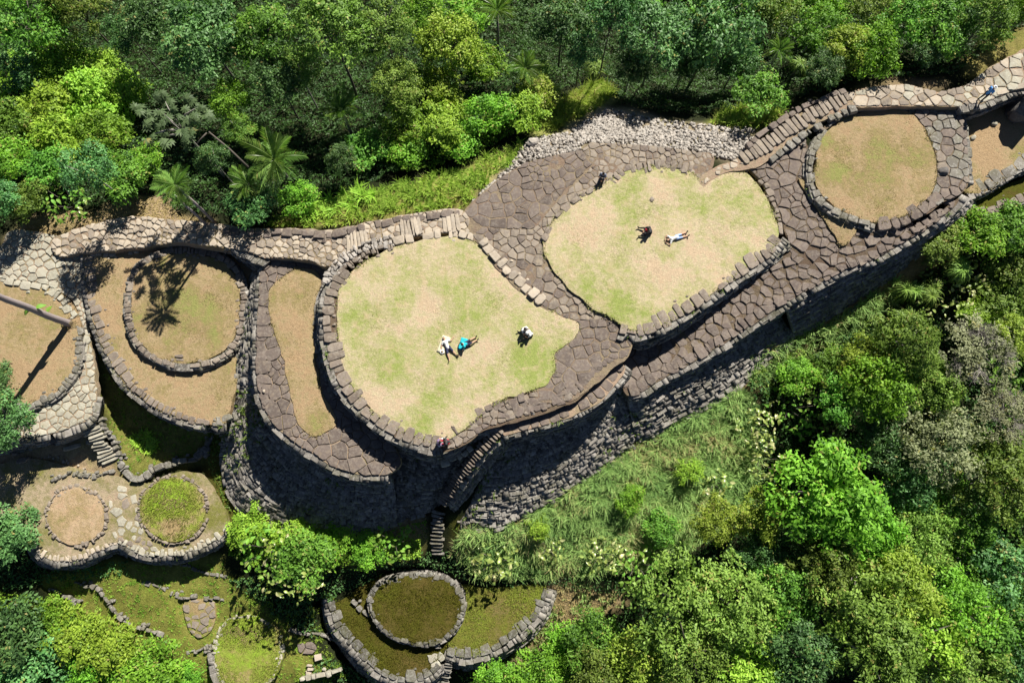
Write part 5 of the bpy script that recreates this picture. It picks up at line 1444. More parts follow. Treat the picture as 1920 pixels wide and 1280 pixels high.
def plant(kind, px, py, r, h, col, label, group=None, on=None):
    """r: crown radius in photo pixels; h: height of the crown's middle over the ground"""
    if on is None and py < 200 and px > 1440 and kind == 'tree': h = min(h, 3.2)
    if on is not None:
        base = P(px, py, on); gz = on
    else:
        base = at_crown(px, py, h); gz = base.z
    rm = r * m_per_px(gz + h)
    rz = random.uniform(0, 6.28)
    if kind == 'tree':
        t = thing('tree', label, 'tree', base, group)
        c = link('crown', random.choice(B['tree', col]), t, (0, 0, h))
        c.scale = (rm * 1.02, rm * random.uniform(.9, 1.05), min(rm * random.uniform(.9, 1.2), h * 1.2))
        c.rotation_euler = (0, 0, rz)
        k = link('trunk', random.choice(TR), t, (0, 0, h)); k.scale = (rm * .9, rm * .9, h); k.rotation_euler = (0, 0, rz)
    elif kind == 'shrub':
        t = thing('shrub', label, 'shrub', base, group)
        c = link('crown', random.choice(B['shrub', col]), t, (0, 0, h))
        c.scale = (rm, rm * random.uniform(.85, 1.1), min(rm * .9, h * 1.4 + .3)); c.rotation_euler = (0, 0, rz)
        k = link('stem', TR[1], t, (0, 0, h)); k.scale = (rm * .6, rm * .6, h)
    elif kind == 'palm':
        t = thing('palm_tree', label, 'palm tree', base, group)
        n = 15
        for i in range(n):
            f = link('frond', random.choice(FR), t, (0, 0, h))
            s = rm * random.uniform(.85, 1.1)
            f.scale = (s, s, s)
            f.rotation_euler = (random.uniform(-.15, .15), random.uniform(-.75, .12) if i % 3 else -.85, rz + i * 2.399963)
        lst = [([(0, 0, -.2), (.03, .02, h * .5), (0, 0, h)], [.13, .1, .09], 8)]
        link('trunk', tubes_mesh('trunk', lst, M['palm_bark']), t)
    elif kind == 'star':
        t = thing('tree', label, 'tree', base, group)
        c = link('crown', STAR[0], t, (0, 0, h)); c.scale = (rm, rm, rm * .8); c.rotation_euler = (0, 0, rz)
        k = link('trunk', TR[0], t, (0, 0, h)); k.scale = (rm, rm, h); k.rotation_euler = (0, 0, rz)
    elif kind == 'twig':
        t = thing('tree', label, 'tree', base, group)
        c = link('branches', random.choice(TWIG), t, (0, 0, h)); c.scale = (rm, rm, rm * .8); c.rotation_euler = (0, 0, rz)
        k = link('trunk', TR[0], t, (0, 0, h)); k.scale = (rm * .5, rm * .5, h)
        if col:
            c2 = link('crown', random.choice(B['tree', col]), t, (0, 0, h - .3)); c2.scale = (rm * .95, rm * .95, rm * .5)
    elif kind == 'rosette':
        t = thing('plant', label, 'plant', base, group)
        for i in range(3):
            c = link('leaf_rosette', RO[i % 2], t, (random.uniform(-.3, .3) * rm, random.uniform(-.3, .3) * rm, h + random.uniform(-.2, .2))); c.scale = (rm * .8,) * 3; c.rotation_euler = (random.uniform(-.2, .2), random.uniform(-.2, .2), rz + i)
            link('stem', tubes_mesh('stem', [([(0, 0, 0), c.location], [.04, .03], 5)], M['bark']), t)
    elif kind == 'fern':
        t = thing('fern', label, 'fern', base, group)
        for i in range(3):
            c = link('frond_tuft', FERN[i % 2], t, (random.uniform(-.4, .4) * rm, random.uniform(-.4, .4) * rm, h + random.uniform(-.1, .1))); c.scale = (rm * .75,) * 3; c.rotation_euler = (0, 0, rz + i)
    elif kind in ('bigleaf', 'bigleaf_green'):
        t = thing('plant', label, 'plant', base, group)
        src = BLEAF if kind == 'bigleaf' else BLEAFG + BLEAF[:1]
        n = int(min(110, max(36, rm * rm * 30)))
        for i in range(n):
            a = i * 2.4 + random.uniform(-.5, .5); rr = math.sqrt(random.random()) * rm
            f = link('leaf', random.choice(src), t, (math.cos(a) * rr, math.sin(a) * rr, h * random.uniform(.6, 1.2) * (1 - .3 * rr / rm)))
            s = random.uniform(.3, .55)
            f.scale = (s, s, s)
            f.rotation_euler = (random.uniform(-.5, .5), random.uniform(-.4, .6), a + random.uniform(-2, 2))
        link('stem', tubes_mesh('stem', [([(0, 0, -.1), (math.cos(q) * rm * .3, math.sin(q) * rm * .3, h * .5), (math.cos(q) * rm * .6, math.sin(q) * rm * .6, h)], [.04, .03, .02], 5) for q in (0, 1.3, 2.6, 3.9, 5.2)], M['bark']), t)
    return t

# ------------------------------------------------------------------ the plants, one by one
PL = [
    # north-west forest
    ('tree', 55, 45, 78, 6, 'mid', 'mid green rounded tree filling the top left corner'),
    ('tree', 150, 22, 62, 6, 'olive', 'olive tree on the top edge, second from the top left corner'),
    ('shrub', 40, 130, 48, 2.2, 'blue', 'blue green bush under the corner tree at the left edge'),
    ('shrub', 120, 120, 58, 2.4, 'bright', 'bright bush below the olive tree at top left'),
    ('shrub', 190, 130, 48, 2.0, 'lime', 'lime bush at the upper edge of the sunny scrub, upper left'),
    ('shrub', 80, 205, 60, 2.0, 'lime', 'lime bush in the middle of the sunny scrub near the left edge'),
    ('shrub', 165, 190, 62, 1.8, 'lime', 'wide lime bush in the centre of the sunny scrub, upper left'),
    ('shrub', 240, 170, 44, 1.8, 'lime', 'lime bush at the dark shaded gap, right end of the sunny scrub'),
    ('shrub', 120, 265, 58, 1.8, 'lime', 'lime bush low in the sunny scrub, upper left'),
    ('shrub', 200, 250, 50, 1.9, 'bright', 'bright green bush left of the grey umbrella-leaved tree'),
    ('shrub', 20, 230, 44, 2.2, 'mid', 'mid green bush at the left edge beside the lime scrub'),
    ('shrub', 20, 300, 48, 2.2, 'bright', 'yellowish bright bush at the left edge below the lime scrub'),
    ('tree', 165, 322, 52, 5.5, 'blue', 'blue green small tree above the leaf-litter clearing'),
    ('shrub', 95, 320, 46, 2.2, 'mid', 'mid green bush left of the blue green small tree, upper left'),
    ('bigleaf_green', 110, 370, 46, 1.8, None, 'broad-leaved plant hanging over the paving at far left'),
    ('shrub', 55, 375, 40, 2.0, 'olive', 'olive bush near the paving at far left'),
    ('tree', 0, 372, 36, 3.5, 'blue', 'blue grey tree cut by the left edge above the paving'),
    ('shrub', 225, 335, 48, 2.0, 'mid', 'mid green bush right of the blue green small tree'),
    ('shrub', 270, 305, 40, 2.0, 'bright', 'bright bush beside the twin slender palms'),
    ('tree', 285, 30, 62, 8, 'dark', 'dark tall tree on the top edge beside the black shaded gap'),
    ('tree', 240, 62, 46, 6, 'dark', 'dark tree leaning over the black shaded gap, upper left'),
    ('tree', 390, 75, 84, 8, 'blue', 'large blue green tree right of the black shaded gap'),
    ('tree', 370, 10, 52, 8, 'mid', 'mid green tree on the top edge left of the olive giant'),
    ('tree', 432, 185, 44, 5, 'bright', 'narrow bright green tree standing out above the leaning pale trunk'),
    ('tree', 450, 245, 36, 3.5, 'mid', 'mid green small tree between the bright tree and the fan of palms'),
    ('star', 330, 228, 66, 8.5, None, 'grey green umbrella-leaved tree with a forked pale trunk'),
    ('tree', 400, 300, 36, 4.5, 'dark', 'dark small tree behind the two slender palms'),
    ('palm', 515, 300, 60, 3.6, None, 'large palm with glossy arching fronds above the path'),
    ('palm', 465, 345, 40, 2.4, None, 'low palm spreading beside the path, left of the large palm'),
    ('shrub', 470, 385, 40, 1.6, 'dark', 'dark bush in the shade at the path edge under the palms'),
    ('bigleaf', 450, 372, 24, 1.2, None, 'pale broad-leaved plant in the shade at the path edge'),
    ('shrub', 560, 372, 34, 1, 'bright', 'bright bush on the path edge where the grass strip begins'),
    ('tree', 500, 70, 66, 8, 'mid', 'mid green tree on the upper left between blue green and olive crowns'),
    ('tree', 520, 150, 50, 6, 'dark', 'dark tree in the shaded hollow above the large palm'),
    ('tree', 620, 55, 92, 9, 'olive', 'huge olive tree crossing the top edge left of centre'),
    ('tree', 560, 130, 52, 6, 'olive', 'olive tree under the huge olive tree'),
    ('palm', 640, 208, 46, 4, None, 'single palm with blue green fronds over the shaded hollow'),
    ('tree', 640, 300, 30, 2.6, 'dark', 'dark small tree in the shaded hollow below the single palm'),
    ('palm', 702, 100, 34, 7, None, 'grey green palm crown beside the thin bare trunk'),
    ('tree', 720, 55, 62, 8, 'olive', 'olive tree right of the huge olive tree on the top edge'),
    ('twig', 692, 80, 26, 8, None, 'thin bare tree with one pale forked branch'),
    ('tree', 745, 160, 52, 5, 'sage', 'sage green tree over the single palm, top centre'),
    ('tree', 800, 30, 52, 6, 'bright', 'bright green tree on the top edge left of the fan palm'),
    ('tree', 840, 85, 66, 5, 'yellow', 'yellow green rounded tree below the top edge, centre'),
    ('shrub', 880, 30, 44, 3, 'bright', 'bright bush on the top edge beside the fan palm'),
    ('palm', 932, 22, 44, 5, None, 'fan of long palm fronds on the top edge, centre'),
    ('palm', 985, 130, 36, 4, None, 'feathery palm beside the dark trees, top centre'),
    ('shrub', 825, 165, 56, 2.4, 'lime', 'lime bush below the yellow green rounded tree'),
    ('shrub', 905, 120, 48, 2.6, 'bright', 'bright bush right of the yellow green rounded tree'),
    ('shrub', 760, 235, 46, 2, 'bright', 'bright bush at the upper left end of the sunny thicket'),
    ('shrub', 840, 235, 52, 2, 'lime', 'lime bush with pale tall leaves behind it, sunny thicket'),
    ('shrub', 920, 215, 50, 2.0, 'bright', 'bright bush in the middle of the sunny thicket above the grass'),
    ('shrub', 985, 215, 40, 1.8, 'lime', 'lime bush at the right end of the sunny thicket'),
    ('shrub', 690, 285, 42, 1.3, 'mid', 'mid green bush left end of the sunny thicket above the grass strip'),
    ('shrub', 770, 275, 44, 1.2, 'bright', 'bright bush low in the sunny thicket above the grass strip'),
    ('shrub', 860, 265, 40, 1.1, 'bright', 'bright bush leaning over the grass strip, centre'),
    ('rosette', 838, 178, 34, 1.6, None, 'clump of pale sword leaves in the sunny thicket'),
    ('rosette', 1108, 130, 36, 1.4, None, 'clump of pale sword leaves at the shaded forest edge'),
    ('rosette', 1020, 125, 34, 2.4, None, 'tall tuft of drooping blades near the feathery palm'),
    ('shrub', 1010, 178, 40, 1.8, 'yellow', 'yellow green bush below the tall tuft of drooping blades'),
    # dark forest north
    ('tree', 1055, 45, 66, 6, 'dark', 'dark tree on the top edge right of the fan palm'),
    ('tree', 1090, 95, 40, 5, 'blue', 'blue green tree over the pale sword leaves'),
    ('tree', 1150, 20, 58, 9, 'dark', 'dark tree on the top edge between two blue green crowns'),
    ('tree', 1235, 70, 76, 7, 'blue', 'large blue green tree over the black shadow beside the rubble'),
    ('tree', 1185, 130, 36, 3.5, 'dark', 'dark tree at the head of the rubble slope'),
    ('tree', 1340, 45, 96, 8, 'blue', 'broad blue green tree, largest crown of the upper right forest'),
    ('tree', 1290, 110, 46, 4, 'dark', 'dark tree in the black shadow above the rubble slope'),
    ('tree', 1385, 110, 46, 4, 'dark', 'dark tree beside the black shadow above the grass tuft'),
    ('shrub', 1425, 185, 46, 1.8, 'mid', 'mid green bush just above the bright grass patch by the stair'),
    ('tree', 1450, 30, 62, 8, 'olive', 'olive tree on the top edge right of the broad blue green tree'),
    ('palm', 1460, 96, 30, 4, None, 'pale green star-shaped palm crown at upper right'),
    ('rosette', 1500, 120, 30, 2.5, None, 'spiky tuft of blades right of the star-shaped palm'),
    ('tree', 1530, 60, 58, 3.6, 'mid', 'mid green tree right of the star-shaped palm, upper right'),
    ('tree', 1545, 15, 52, 8, 'bright', 'bright tree on the top edge, upper right'),
    ('tree', 1590, 95, 52, 2.3, 'yellow', 'yellow green tree above the upper stair'),
    ('tree', 1640, 100, 56, 2.0, 'bright', 'bright tree nearest the upper path'),
    ('tree', 1640, 25, 60, 5, 'sage', 'sage green tree on the top edge, upper right'),
    ('tree', 1700, 50, 52, 3, 'mid', 'mid green tree left of the two dark crowns at upper right'),
    ('tree', 1545, 130, 40, 2.2, 'dark', 'dark tree in the shade behind the upper stair'),
    ('tree', 1765, 55, 66, 2.8, 'mid', 'dense mid green tree shading the upper path, right'),
    ('tree', 1735, 100, 32, 1.6, 'dark', 'dark tree shading the bend of the upper path'),
    ('tree', 1850, 40, 58, 5.0, 'olive', 'olive tree in the top right corner above the pale path'),
    ('tree', 1800, 5, 50, 8, 'dark', 'dark tree on the top edge near the right corner'),
    ('tree', 1915, 10, 36, 6, 'bright', 'bright tree cut by the top right corner'),
    # south-east forest
    ('shrub', 1760, 455, 42, 1.4, 'sage', 'sage bush on the bank under the round brown terrace'),
    ('shrub', 1835, 440, 48, 1.8, 'bright', 'bright bush below the lower right ledge'),
    ('shrub', 1900, 425, 46, 2.0, 'mid', 'mid green bush on the right edge below the ledge'),
    ('rosette', 1790, 500, 44, 1.7, None, 'grey green tuft of arching blades on the eastern bank'),
    ('rosette', 1708, 545, 38, 1.3, None, 'pale tuft of arching blades nearest the tall shaded wall'),
    ('rosette', 1700, 590, 40, 1.3, None, 'blue green tuft of arching blades below the pale tuft'),
    ('rosette', 1745, 550, 36, 1.7, None, 'yellowish tuft of arching blades beside the broad pale leaves'),
    ('bigleaf', 1780, 540, 56, 1.7, None, 'mass of broad pale leaves on the eastern bank'),
    ('bigleaf', 1845, 505, 46, 1.7, None, 'broad pale leaves nearest the right edge on the eastern bank'),
    ('shrub', 1880, 560, 52, 2.4, 'olive', 'olive bush over the leaning pale log at right'),
    ('shrub', 1900, 490, 46, 2.0, 'olive', 'olive bush on the right edge above the pale log'),
    ('shrub', 1830, 590, 34, 2.2, 'lime', 'small lime bush right of the broad pale leaves'),
    ('tree', 1700, 640, 62, 4.5, 'olive', 'olive tree below the blue green tuft'),
    ('tree', 1625, 685, 48, 3, 'yellow', 'yellow green tree standing over the fading wall end'),
    ('tree', 1650, 720, 62, 5, 'bright', 'bright tree left of the big leafless grey tree'),
    ('tree', 1740, 720, 58, 5, 'sage', 'sage green tree left of the leafless grey tree'),
    ('shrub', 1492, 705, 34, 1.2, 'bright', 'bright small bush on the blue grass above the broad leaves'),
    ('shrub', 1556, 690, 36, 1.4, 'mid', 'mid green bush on the blue grass bank below the wall'),
    ('bigleaf', 1530, 715, 34, 1.4, None, 'pale broad leaves between two bushes below the eastern wall'),
    ('bigleaf', 1425, 795, 40, 1.8, None, 'column of pale broad leaves at the edge of the tall grass'),
    ('bigleaf', 1435, 860, 34, 1.6, None, 'pale broad leaves lower on the edge of the tall grass'),
    ('bigleaf_green', 1495, 760, 56, 2.0, None, 'large dark broad-leaved plant beside the tall grass'),
    ('bigleaf_green', 1555, 810, 50, 2.0, None, 'broad-leaved plant over the black gap, right of the tall grass'),
    ('tree', 1580, 745, 50, 4, 'mid', 'mid green tree above the black gap right of the broad leaves'),
    ('twig', 1840, 660, 74, 6, 'grey', 'big leafless grey tree near the right edge'),
    ('twig', 1890, 770, 60, 7, 'grey', 'pale twiggy tree on the right edge below the big leafless tree'),
    ('tree', 1755, 830, 70, 6, 'grey', 'grey leaved tree in the middle of the south-eastern forest'),
    ('tree', 1900, 630, 40, 5, 'yellow', 'yellow green tree on the right edge behind the leafless tree'),
    ('tree', 1860, 900, 76, 7, 'olive', 'olive tree on the right edge under the twiggy tree'),
    ('tree', 1800, 960, 60, 6, 'mid', 'mid green tree left of the olive tree at the right edge'),
    ('tree', 1550, 925, 92, 7, 'bright', 'large vivid green tree dominating the lower right'),
    ('tree', 1620, 990, 62, 6.5, 'bright', 'vivid green tree joined to the large vivid tree'),
    ('tree', 1430, 965, 48, 4.5, 'yellow', 'yellow green tree at the corner of the tall grass slope'),
    ('tree', 1345, 975, 40, 3.5, 'yellow', 'small yellowish tree with dry tips on the tall grass slope'),
    ('tree', 1480, 1020, 46, 5, 'dark', 'dark tree below the yellow green corner tree'),
    ('tree', 1420, 1040, 40, 4.5, 'dark', 'dark tree in the gap under the small yellowish tree'),
    ('tree', 1540, 1060, 62, 7, 'olive', 'olive tree under the large vivid tree'),
    ('tree', 1720, 1010, 62, 6, 'sage', 'sage green tree right of the vivid green pair'),
    ('tree', 1790, 1050, 66, 6, 'mid', 'mid green tree below the dark hollow, lower right'),
    ('tree', 1890, 1060, 66, 7, 'blue', 'blue green tree on the right edge, lower right'),
    ('tree', 1270, 1130, 86, 6, 'sage', 'broad pale green tree beside the bottom hollow'),
    ('tree', 1370, 1130, 70, 6.5, 'sage', 'pale green tree right of the broad pale tree'),
    ('tree', 1200, 1235, 56, 5, 'yellow', 'yellow green tree on the bottom edge right of the mossy terraces'),
    ('tree', 1110, 1205, 52, 3.5, 'mid', 'mid green tree on the slope right of the mossy terraces'),
    ('shrub', 1060, 1215, 40, 2, 'bright', 'bright bush on the dry bank right of the mossy terraces'),
    ('tree', 1010, 1265, 50, 3.5, 'bright', 'bright tree on the bottom edge nearest the mossy terraces'),
    ('shrub', 930, 1275, 36, 2.5, 'bright', 'bright bush on the bottom edge under the mossy terraces'),
    ('tree', 1120, 1270, 52, 5, 'olive', 'olive tree on the bottom edge, centre right'),
    ('tree', 1300, 1230, 66, 7, 'olive', 'olive tree on the bottom edge below the broad pale tree'),
    ('tree', 1400, 1235, 66, 7, 'lime', 'lime tree on the bottom edge, lower right'),
    ('tree', 1470, 1120, 58, 6.5, 'mid', 'mid green tree between pale and olive crowns, lower right'),
    ('tree', 1490, 1220, 60, 8, 'dark', 'dark tree on the bottom edge, lower right'),
    ('tree', 1600, 1130, 82, 8, 'sage', 'wide sage tree with bare pale twigs on top, lower right'),
    ('tree', 1690, 1105, 62, 8, 'yellow', 'yellow green tree right of the wide sage tree'),
    ('tree', 1640, 1230, 82, 9, 'olive', 'wide olive tree on the bottom edge, lower right'),
    ('tree', 1730, 1190, 66, 8, 'lime', 'feathery lime tree, brightest crown of the lower right corner'),
    ('tree', 1800, 1140, 60, 8, 'bright', 'bright tree right of the feathery lime tree'),
    ('tree', 1870, 1170, 72, 8, 'mid', 'mid green tree on the right edge near the bottom corner'),
    ('tree', 1800, 1250, 66, 9, 'olive', 'olive tree on the bottom edge near the right corner'),
    ('tree', 1900, 1260, 56, 9, 'dark', 'dark tree in the bottom right corner'),
    ('tree', 1700, 900, 56, 5, 'dark', 'dark tree in the black gap right of the large vivid tree'),
    ('tree', 1650, 830, 50, 4.5, 'dark', 'dark tree over the black gap in the south-eastern forest'),
    ('bigleaf', 1130, 1040, 34, 1.4, None, 'broad pale plant at the lower lip of the tall grass'),
    ('bigleaf', 925, 1050, 40, 1.4, None, 'broad pale plant at the left end of the tall grass'),
    ('bigleaf', 1030, 1025, 26, 1.2, None, 'small broad pale plant in the tall grass'),
    ('bigleaf_green', 1200, 1060, 44, 1.6, None, 'dark broad-leaved plant at the lower lip of the tall grass'),
    ('shrub', 1180, 935, 26, .7, 'bright', 'small bright bush alone on the tall grass slope, upper half'),
    ('shrub', 1290, 880, 24, .7, 'lime', 'small lime bush on the tall grass slope near the wall'),
    ('shrub', 1240, 985, 30, .8, 'mid', 'mid green low bush in the middle of the tall grass slope'),
    ('shrub', 1010, 985, 20, .6, 'lime', 'tiny lime bush on the tall grass slope below the slanting stair'),
    ('bigleaf', 1345, 905, 26, 1.3, None, 'small broad pale plant above the yellowish tree'),
    # bottom left
    ('bigleaf', 545, 1068, 58, 4.2, None, 'tall plant with big pale leaves shading the bottom left hollow'),
    ('shrub', 575, 1052, 46, 2.9, 'mid', 'added bush thickening the shadow of the tall pale-leaved plant'),  # bush added to fill out the shadow over the hollow
    ('bigleaf_green', 480, 1035, 44, 3.8, None, 'broad-leaved plant left of the tall pale-leaved plant'),
    ('shrub', 470, 990, 36, 0.7, 'lime', 'lime bush under the left end of the great wall'),
    ('shrub', 540, 1010, 44, 0.7, 'lime', 'lime bush under the middle of the great wall'),
    ('shrub', 620, 1018, 42, 0.7, 'bright', 'bright bush below the great wall, right of the lime bush'),
    ('bigleaf_green', 735, 1015, 34, 1.4, None, 'broad-leaved plant left of the straight stone steps'),
    ('shrub', 690, 1030, 30, 0.7, 'bright', 'small bright bush between the thicket and the straight steps'),
    ('tree', 10, 790, 52, 3.6, 'blue', 'blue green tree over the far-left paving'),
    ('shrub', -5, 705, 30, 2.0, 'blue', 'blue green bush on the left edge beside the brown terrace'),
    ('shrub', 25, 1000, 42, 1.8, 'blue', 'blue green bush beside the bare stone circle at the left edge'),
    ('shrub', 20, 1180, 52, 2.4, 'dark', 'dark bush on the left edge near the bottom'),
    ('shrub', 60, 1250, 56, 2.2, 'blue', 'blue green bush in the bottom left corner'),
    ('shrub', 140, 1180, 44, 1.6, 'lime', 'lime bush on the slope at bottom left'),
    ('shrub', 205, 1205, 44, 1.6, 'lime', 'lime bush beside the curved stone edging, bottom left'),
    ('bigleaf', 130, 1215, 38, 1.4, None, 'pale broad plant among the bushes at bottom left'),
    ('shrub', 290, 1255, 46, 1.8, 'bright', 'bright bush on the bottom edge left of the grassy ring'),
    ('shrub', 180, 1265, 46, 1.8, 'bright', 'bright bush on the bottom edge, left'),
    ('shrub', 345, 1275, 30, 1.5, 'bright', 'small bright bush on the bottom edge beside the grassy ring'),
    ('shrub', 110, 1150, 30, 1.4, 'bright', 'small bright bush at the top of the bottom left scrub'),
]
for kind, px, py, r, h, col, lab in PL:
    plant(kind, px, py, r, h, col, lab, 'trees of the surrounding forest' if kind in ('tree', 'star', 'twig') else None)
# two slender palms whose shadows lie on the stone ring
plant('palm', 402, 416, 42, 6.3, None, 'slender palm at the path, its shadow lying on the stone ring', on=-1.9)
plant('palm', 388, 422, 20, 4.4, None, 'shorter slender palm at the path beside the stone ring', on=-2.0)

# the tall palm at the left edge
tp = thing('palm_tree', 'tall palm with a bare ringed trunk rooted at the far-left terrace', 'palm tree', P(129, 607, -4.1))
hh = 12.5
tr = [(0.02 * math.sin(i * .8), 0.02 * math.cos(i * .7), hh * i / 24 - .1) for i in range(25)]
link('trunk', tubes_mesh('trunk', [(tr, [.34 if i == 0 else .27 - .004 * i + (.012 if i % 2 else 0) for i in range(25)], 12)], M['palm_bark']), tp)
rt = []
for i in range(34):
    a = i * .5 + random.random(); L = random.uniform(.4, .8)
    rt.append(([(.1 * math.cos(a), .1 * math.sin(a), .55), (L * .6 * math.cos(a), L * .6 * math.sin(a), .25), (L * math.cos(a), L * math.sin(a), 0)], [.02, .016, .01], 4))
link('root_skirt', tubes_mesh('root_skirt', rt, M['straw']), tp)
for i in range(16):
    f = link('frond', random.choice(FR), tp, (0, 0, hh)); f.scale = (2.4,) * 3
    f.rotation_euler = (0, random.uniform(-.7, .3), i * 2.4)
for z_, a_ in ((4.1, .6), (4.2, 3.6), (2.6, 1.5)):
    f = link('climbing_leaf', BLEAFG[0], tp, (.2 * math.cos(a_), .2 * math.sin(a_), z_)); f.scale = (.7,) * 3; f.rotation_euler = (0, .2, a_)

# ------------------------------------------------------------------ undergrowth and grasses
def in_region(pts, n, seed):
    r = np.random.default_rng(seed)
    poly = TPoly(pts)
    mn, mx = poly.min(0), poly.max(0)
    q = r.uniform(mn, mx, (int(n * 2.6), 2))
    return q[in_poly(q, poly)][:n], r
BLOCK = [p for p, *_ in SLABS]
def not_on_slabs(xy):
    k = np.ones(len(xy), bool)
    for p in BLOCK: k &= ~in_poly(xy, p)
    for a, b, c, d in WALLQ:
        pass
    return k
def undergrowth(name, pts, per_m2, mat, seed, hmax=1.6, leaf=.26, label=None, tint=.5):
    poly = TPoly(pts)
    area = abs(np.sum(poly[:, 0] * np.roll(poly[:, 1], -1) - np.roll(poly[:, 0], -1) * poly[:, 1])) / 2
    xy, r = in_region(pts, int(area * per_m2), seed)
    xy = xy[not_on_slabs(xy)]
    hn = np.array([mnoise.noise(Vector((x * .55, y * .55, seed))) + .6 * mnoise.noise(Vector((x * 1.7, y * 1.7, seed))) for x, y in xy])
    z = tzv(xy) + np.clip(.45 + hn * .8, .06, 1.3) * hmax * r.uniform(.75, 1.05, len(xy))
    c = np.concatenate([xy, z[:, None]], 1)
    nn = unit(r.normal(size=(len(xy), 3)) * .55 + np.array([0, 0, 1.0]))
    t = np.clip(tint + hn * .35 + r.normal(0, .15, len(xy)), 0.02, .93)
    q = leaf_quads(c, nn, leaf * r.uniform(.6, 1.35, len(xy)), leaf * .48 * r.uniform(.7, 1.3, len(xy)), r)
    o = link(name, mesh_quads(name, q, M[mat], {'tint': t}))
    o['kind'] = 'stuff'
    o['label'] = label
    return o
NW = [(-120, -120), (980, -120), (1000, 60), (1010, 150), (960, 240), (850, 300), (700, 340), (560, 390), (520, 415), (430, 405), (330, 395), (300, 365), (250, 362), (180, 392), (110, 388), (40, 410), (-10, 440), (-120, 440)]
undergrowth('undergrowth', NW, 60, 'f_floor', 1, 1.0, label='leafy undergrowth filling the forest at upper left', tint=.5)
undergrowth('undergrowth', [(-40, 90), (60, 110), (160, 110), (250, 130), (280, 190), (250, 270), (160, 320), (60, 320), (-40, 300)], 90, 'f_lime', 2, 2.2, .24, 'lime green sunny scrub of the upper left', .5)
undergrowth('undergrowth', [(980, -120), (2050, -120), (2050, 20), (1900, 60), (1830, 110), (1780, 145), (1640, 150), (1580, 162), (1500, 185), (1430, 200), (1330, 215), (1240, 215), (1150, 195), (1130, 140), (1040, 180), (980, 240), (960, 200)], 60, 'f_floor', 3, .9, label='undergrowth of the upper right forest, coloured dark for shade')
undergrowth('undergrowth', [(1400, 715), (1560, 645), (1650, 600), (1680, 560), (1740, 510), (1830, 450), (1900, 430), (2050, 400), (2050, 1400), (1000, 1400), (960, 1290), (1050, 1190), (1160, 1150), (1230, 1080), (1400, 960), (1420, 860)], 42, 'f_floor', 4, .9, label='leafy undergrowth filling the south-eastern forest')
undergrowth('undergrowth', [(690, 300), (760, 215), (860, 190), (960, 195), (1010, 170), (1030, 195), (970, 250), (880, 300), (760, 330)], 90, 'f_bright', 5, 1.5, .24, 'bright thicket above the grass strip', .5)
undergrowth('undergrowth', [(430, 975), (500, 985), (600, 1000), (700, 1000), (790, 1010), (790, 1045), (700, 1055), (620, 1060), (560, 1060), (470, 1060), (430, 1040)], 110, 'f_lime', 6, 1.0, .22, 'lime thicket at the foot of the great wall', .45)
undergrowth('undergrowth', [(-80, 1100), (60, 1110), (120, 1130), (220, 1180), (290, 1225), (380, 1260), (400, 1330), (-80, 1330)], 70, 'f_bright', 7, 1.2, .24, 'bright scrub in the bottom left corner', .45)
undergrowth('undergrowth', [(1400, 690), (1480, 660), (1560, 640), (1640, 590), (1600, 650), (1520, 720), (1430, 740)], 60, 'f_sage', 8, .8, .22, 'sage undergrowth along the eastern bank')

def blades(b, h, a, lean, w, t, r):
    """arching two-part blades from base points b"""
    n = len(b)
    ld_ = np.stack([np.cos(a), np.sin(a), np.zeros(n)], 1) * np.asarray(lean).reshape(-1, 1)
    s = np.stack([-np.sin(a), np.cos(a), np.zeros(n)], 1) * w * r.uniform(.6, 1.3, (n, 1)) * .5
    H = np.asarray(h).reshape(-1, 1)
    up = np.array([0, 0, 1.0])
    mid = b + up * H * .6 + ld_ * H * .35
    tip = b + up * H * .9 + ld_ * H * 1.1
    return np.concatenate([np.stack([b - s, b + s, mid + s, mid - s], 1), np.stack([mid - s, mid + s, tip + s * .15, tip - s * .15], 1)]), np.concatenate([t, t])
for pts_, lab_, n_, mt_ in (([(780, 1035), (860, 1030), (1000, 1085), (1160, 1080), (1200, 1120), (1130, 1110), (1040, 1095), (960, 1100), (880, 1090), (840, 1072), (760, 1070), (700, 1085), (700, 1055)], 'dark ferns around the foot of the straight steps', 11, 'f_dark'),
                            ([(430, 1085), (560, 1070), (700, 1060), (700, 1090), (640, 1110), (610, 1140), (600, 1200), (540, 1170), (500, 1140)], 'shaded ferns in the hollow under the tall pale-leaved plant', 12, 'f_dark'),
                            ([(390, 800), (428, 805), (436, 900), (440, 960), (420, 950), (400, 900), (388, 850)], 'mossy weeds between the grass hollow and the great wall', 13, 'f_olive'),
                            ([(600, 1225), (640, 1240), (700, 1285), (780, 1300), (780, 1340), (600, 1340), (560, 1290)], 'ferns under the outer wall of the mossy terraces', 14, 'f_dark'),
                            ([(850, 1250), (930, 1235), (1000, 1195), (1040, 1130), (1060, 1140), (1030, 1210), (960, 1270), (880, 1300)], 'ferns along the outer wall of the right mossy terrace', 15, 'f_olive'),
                            ([(-60, 1010), (60, 1020), (110, 1060), (250, 1050), (240, 1075), (100, 1090), (0, 1110), (-60, 1120)], 'shaded weeds under the wall of the two stone circles', 24, 'f_dark'),
                            ([(430, 960), (500, 1000), (700, 1000), (800, 975), (800, 1000), (700, 1020), (500, 1020)], 'weeds along the foot of the great wall', 16, 'f_bright')):
    undergrowth('undergrowth', pts_, 45, mt_, n_, .45, .24, lab_, .45)
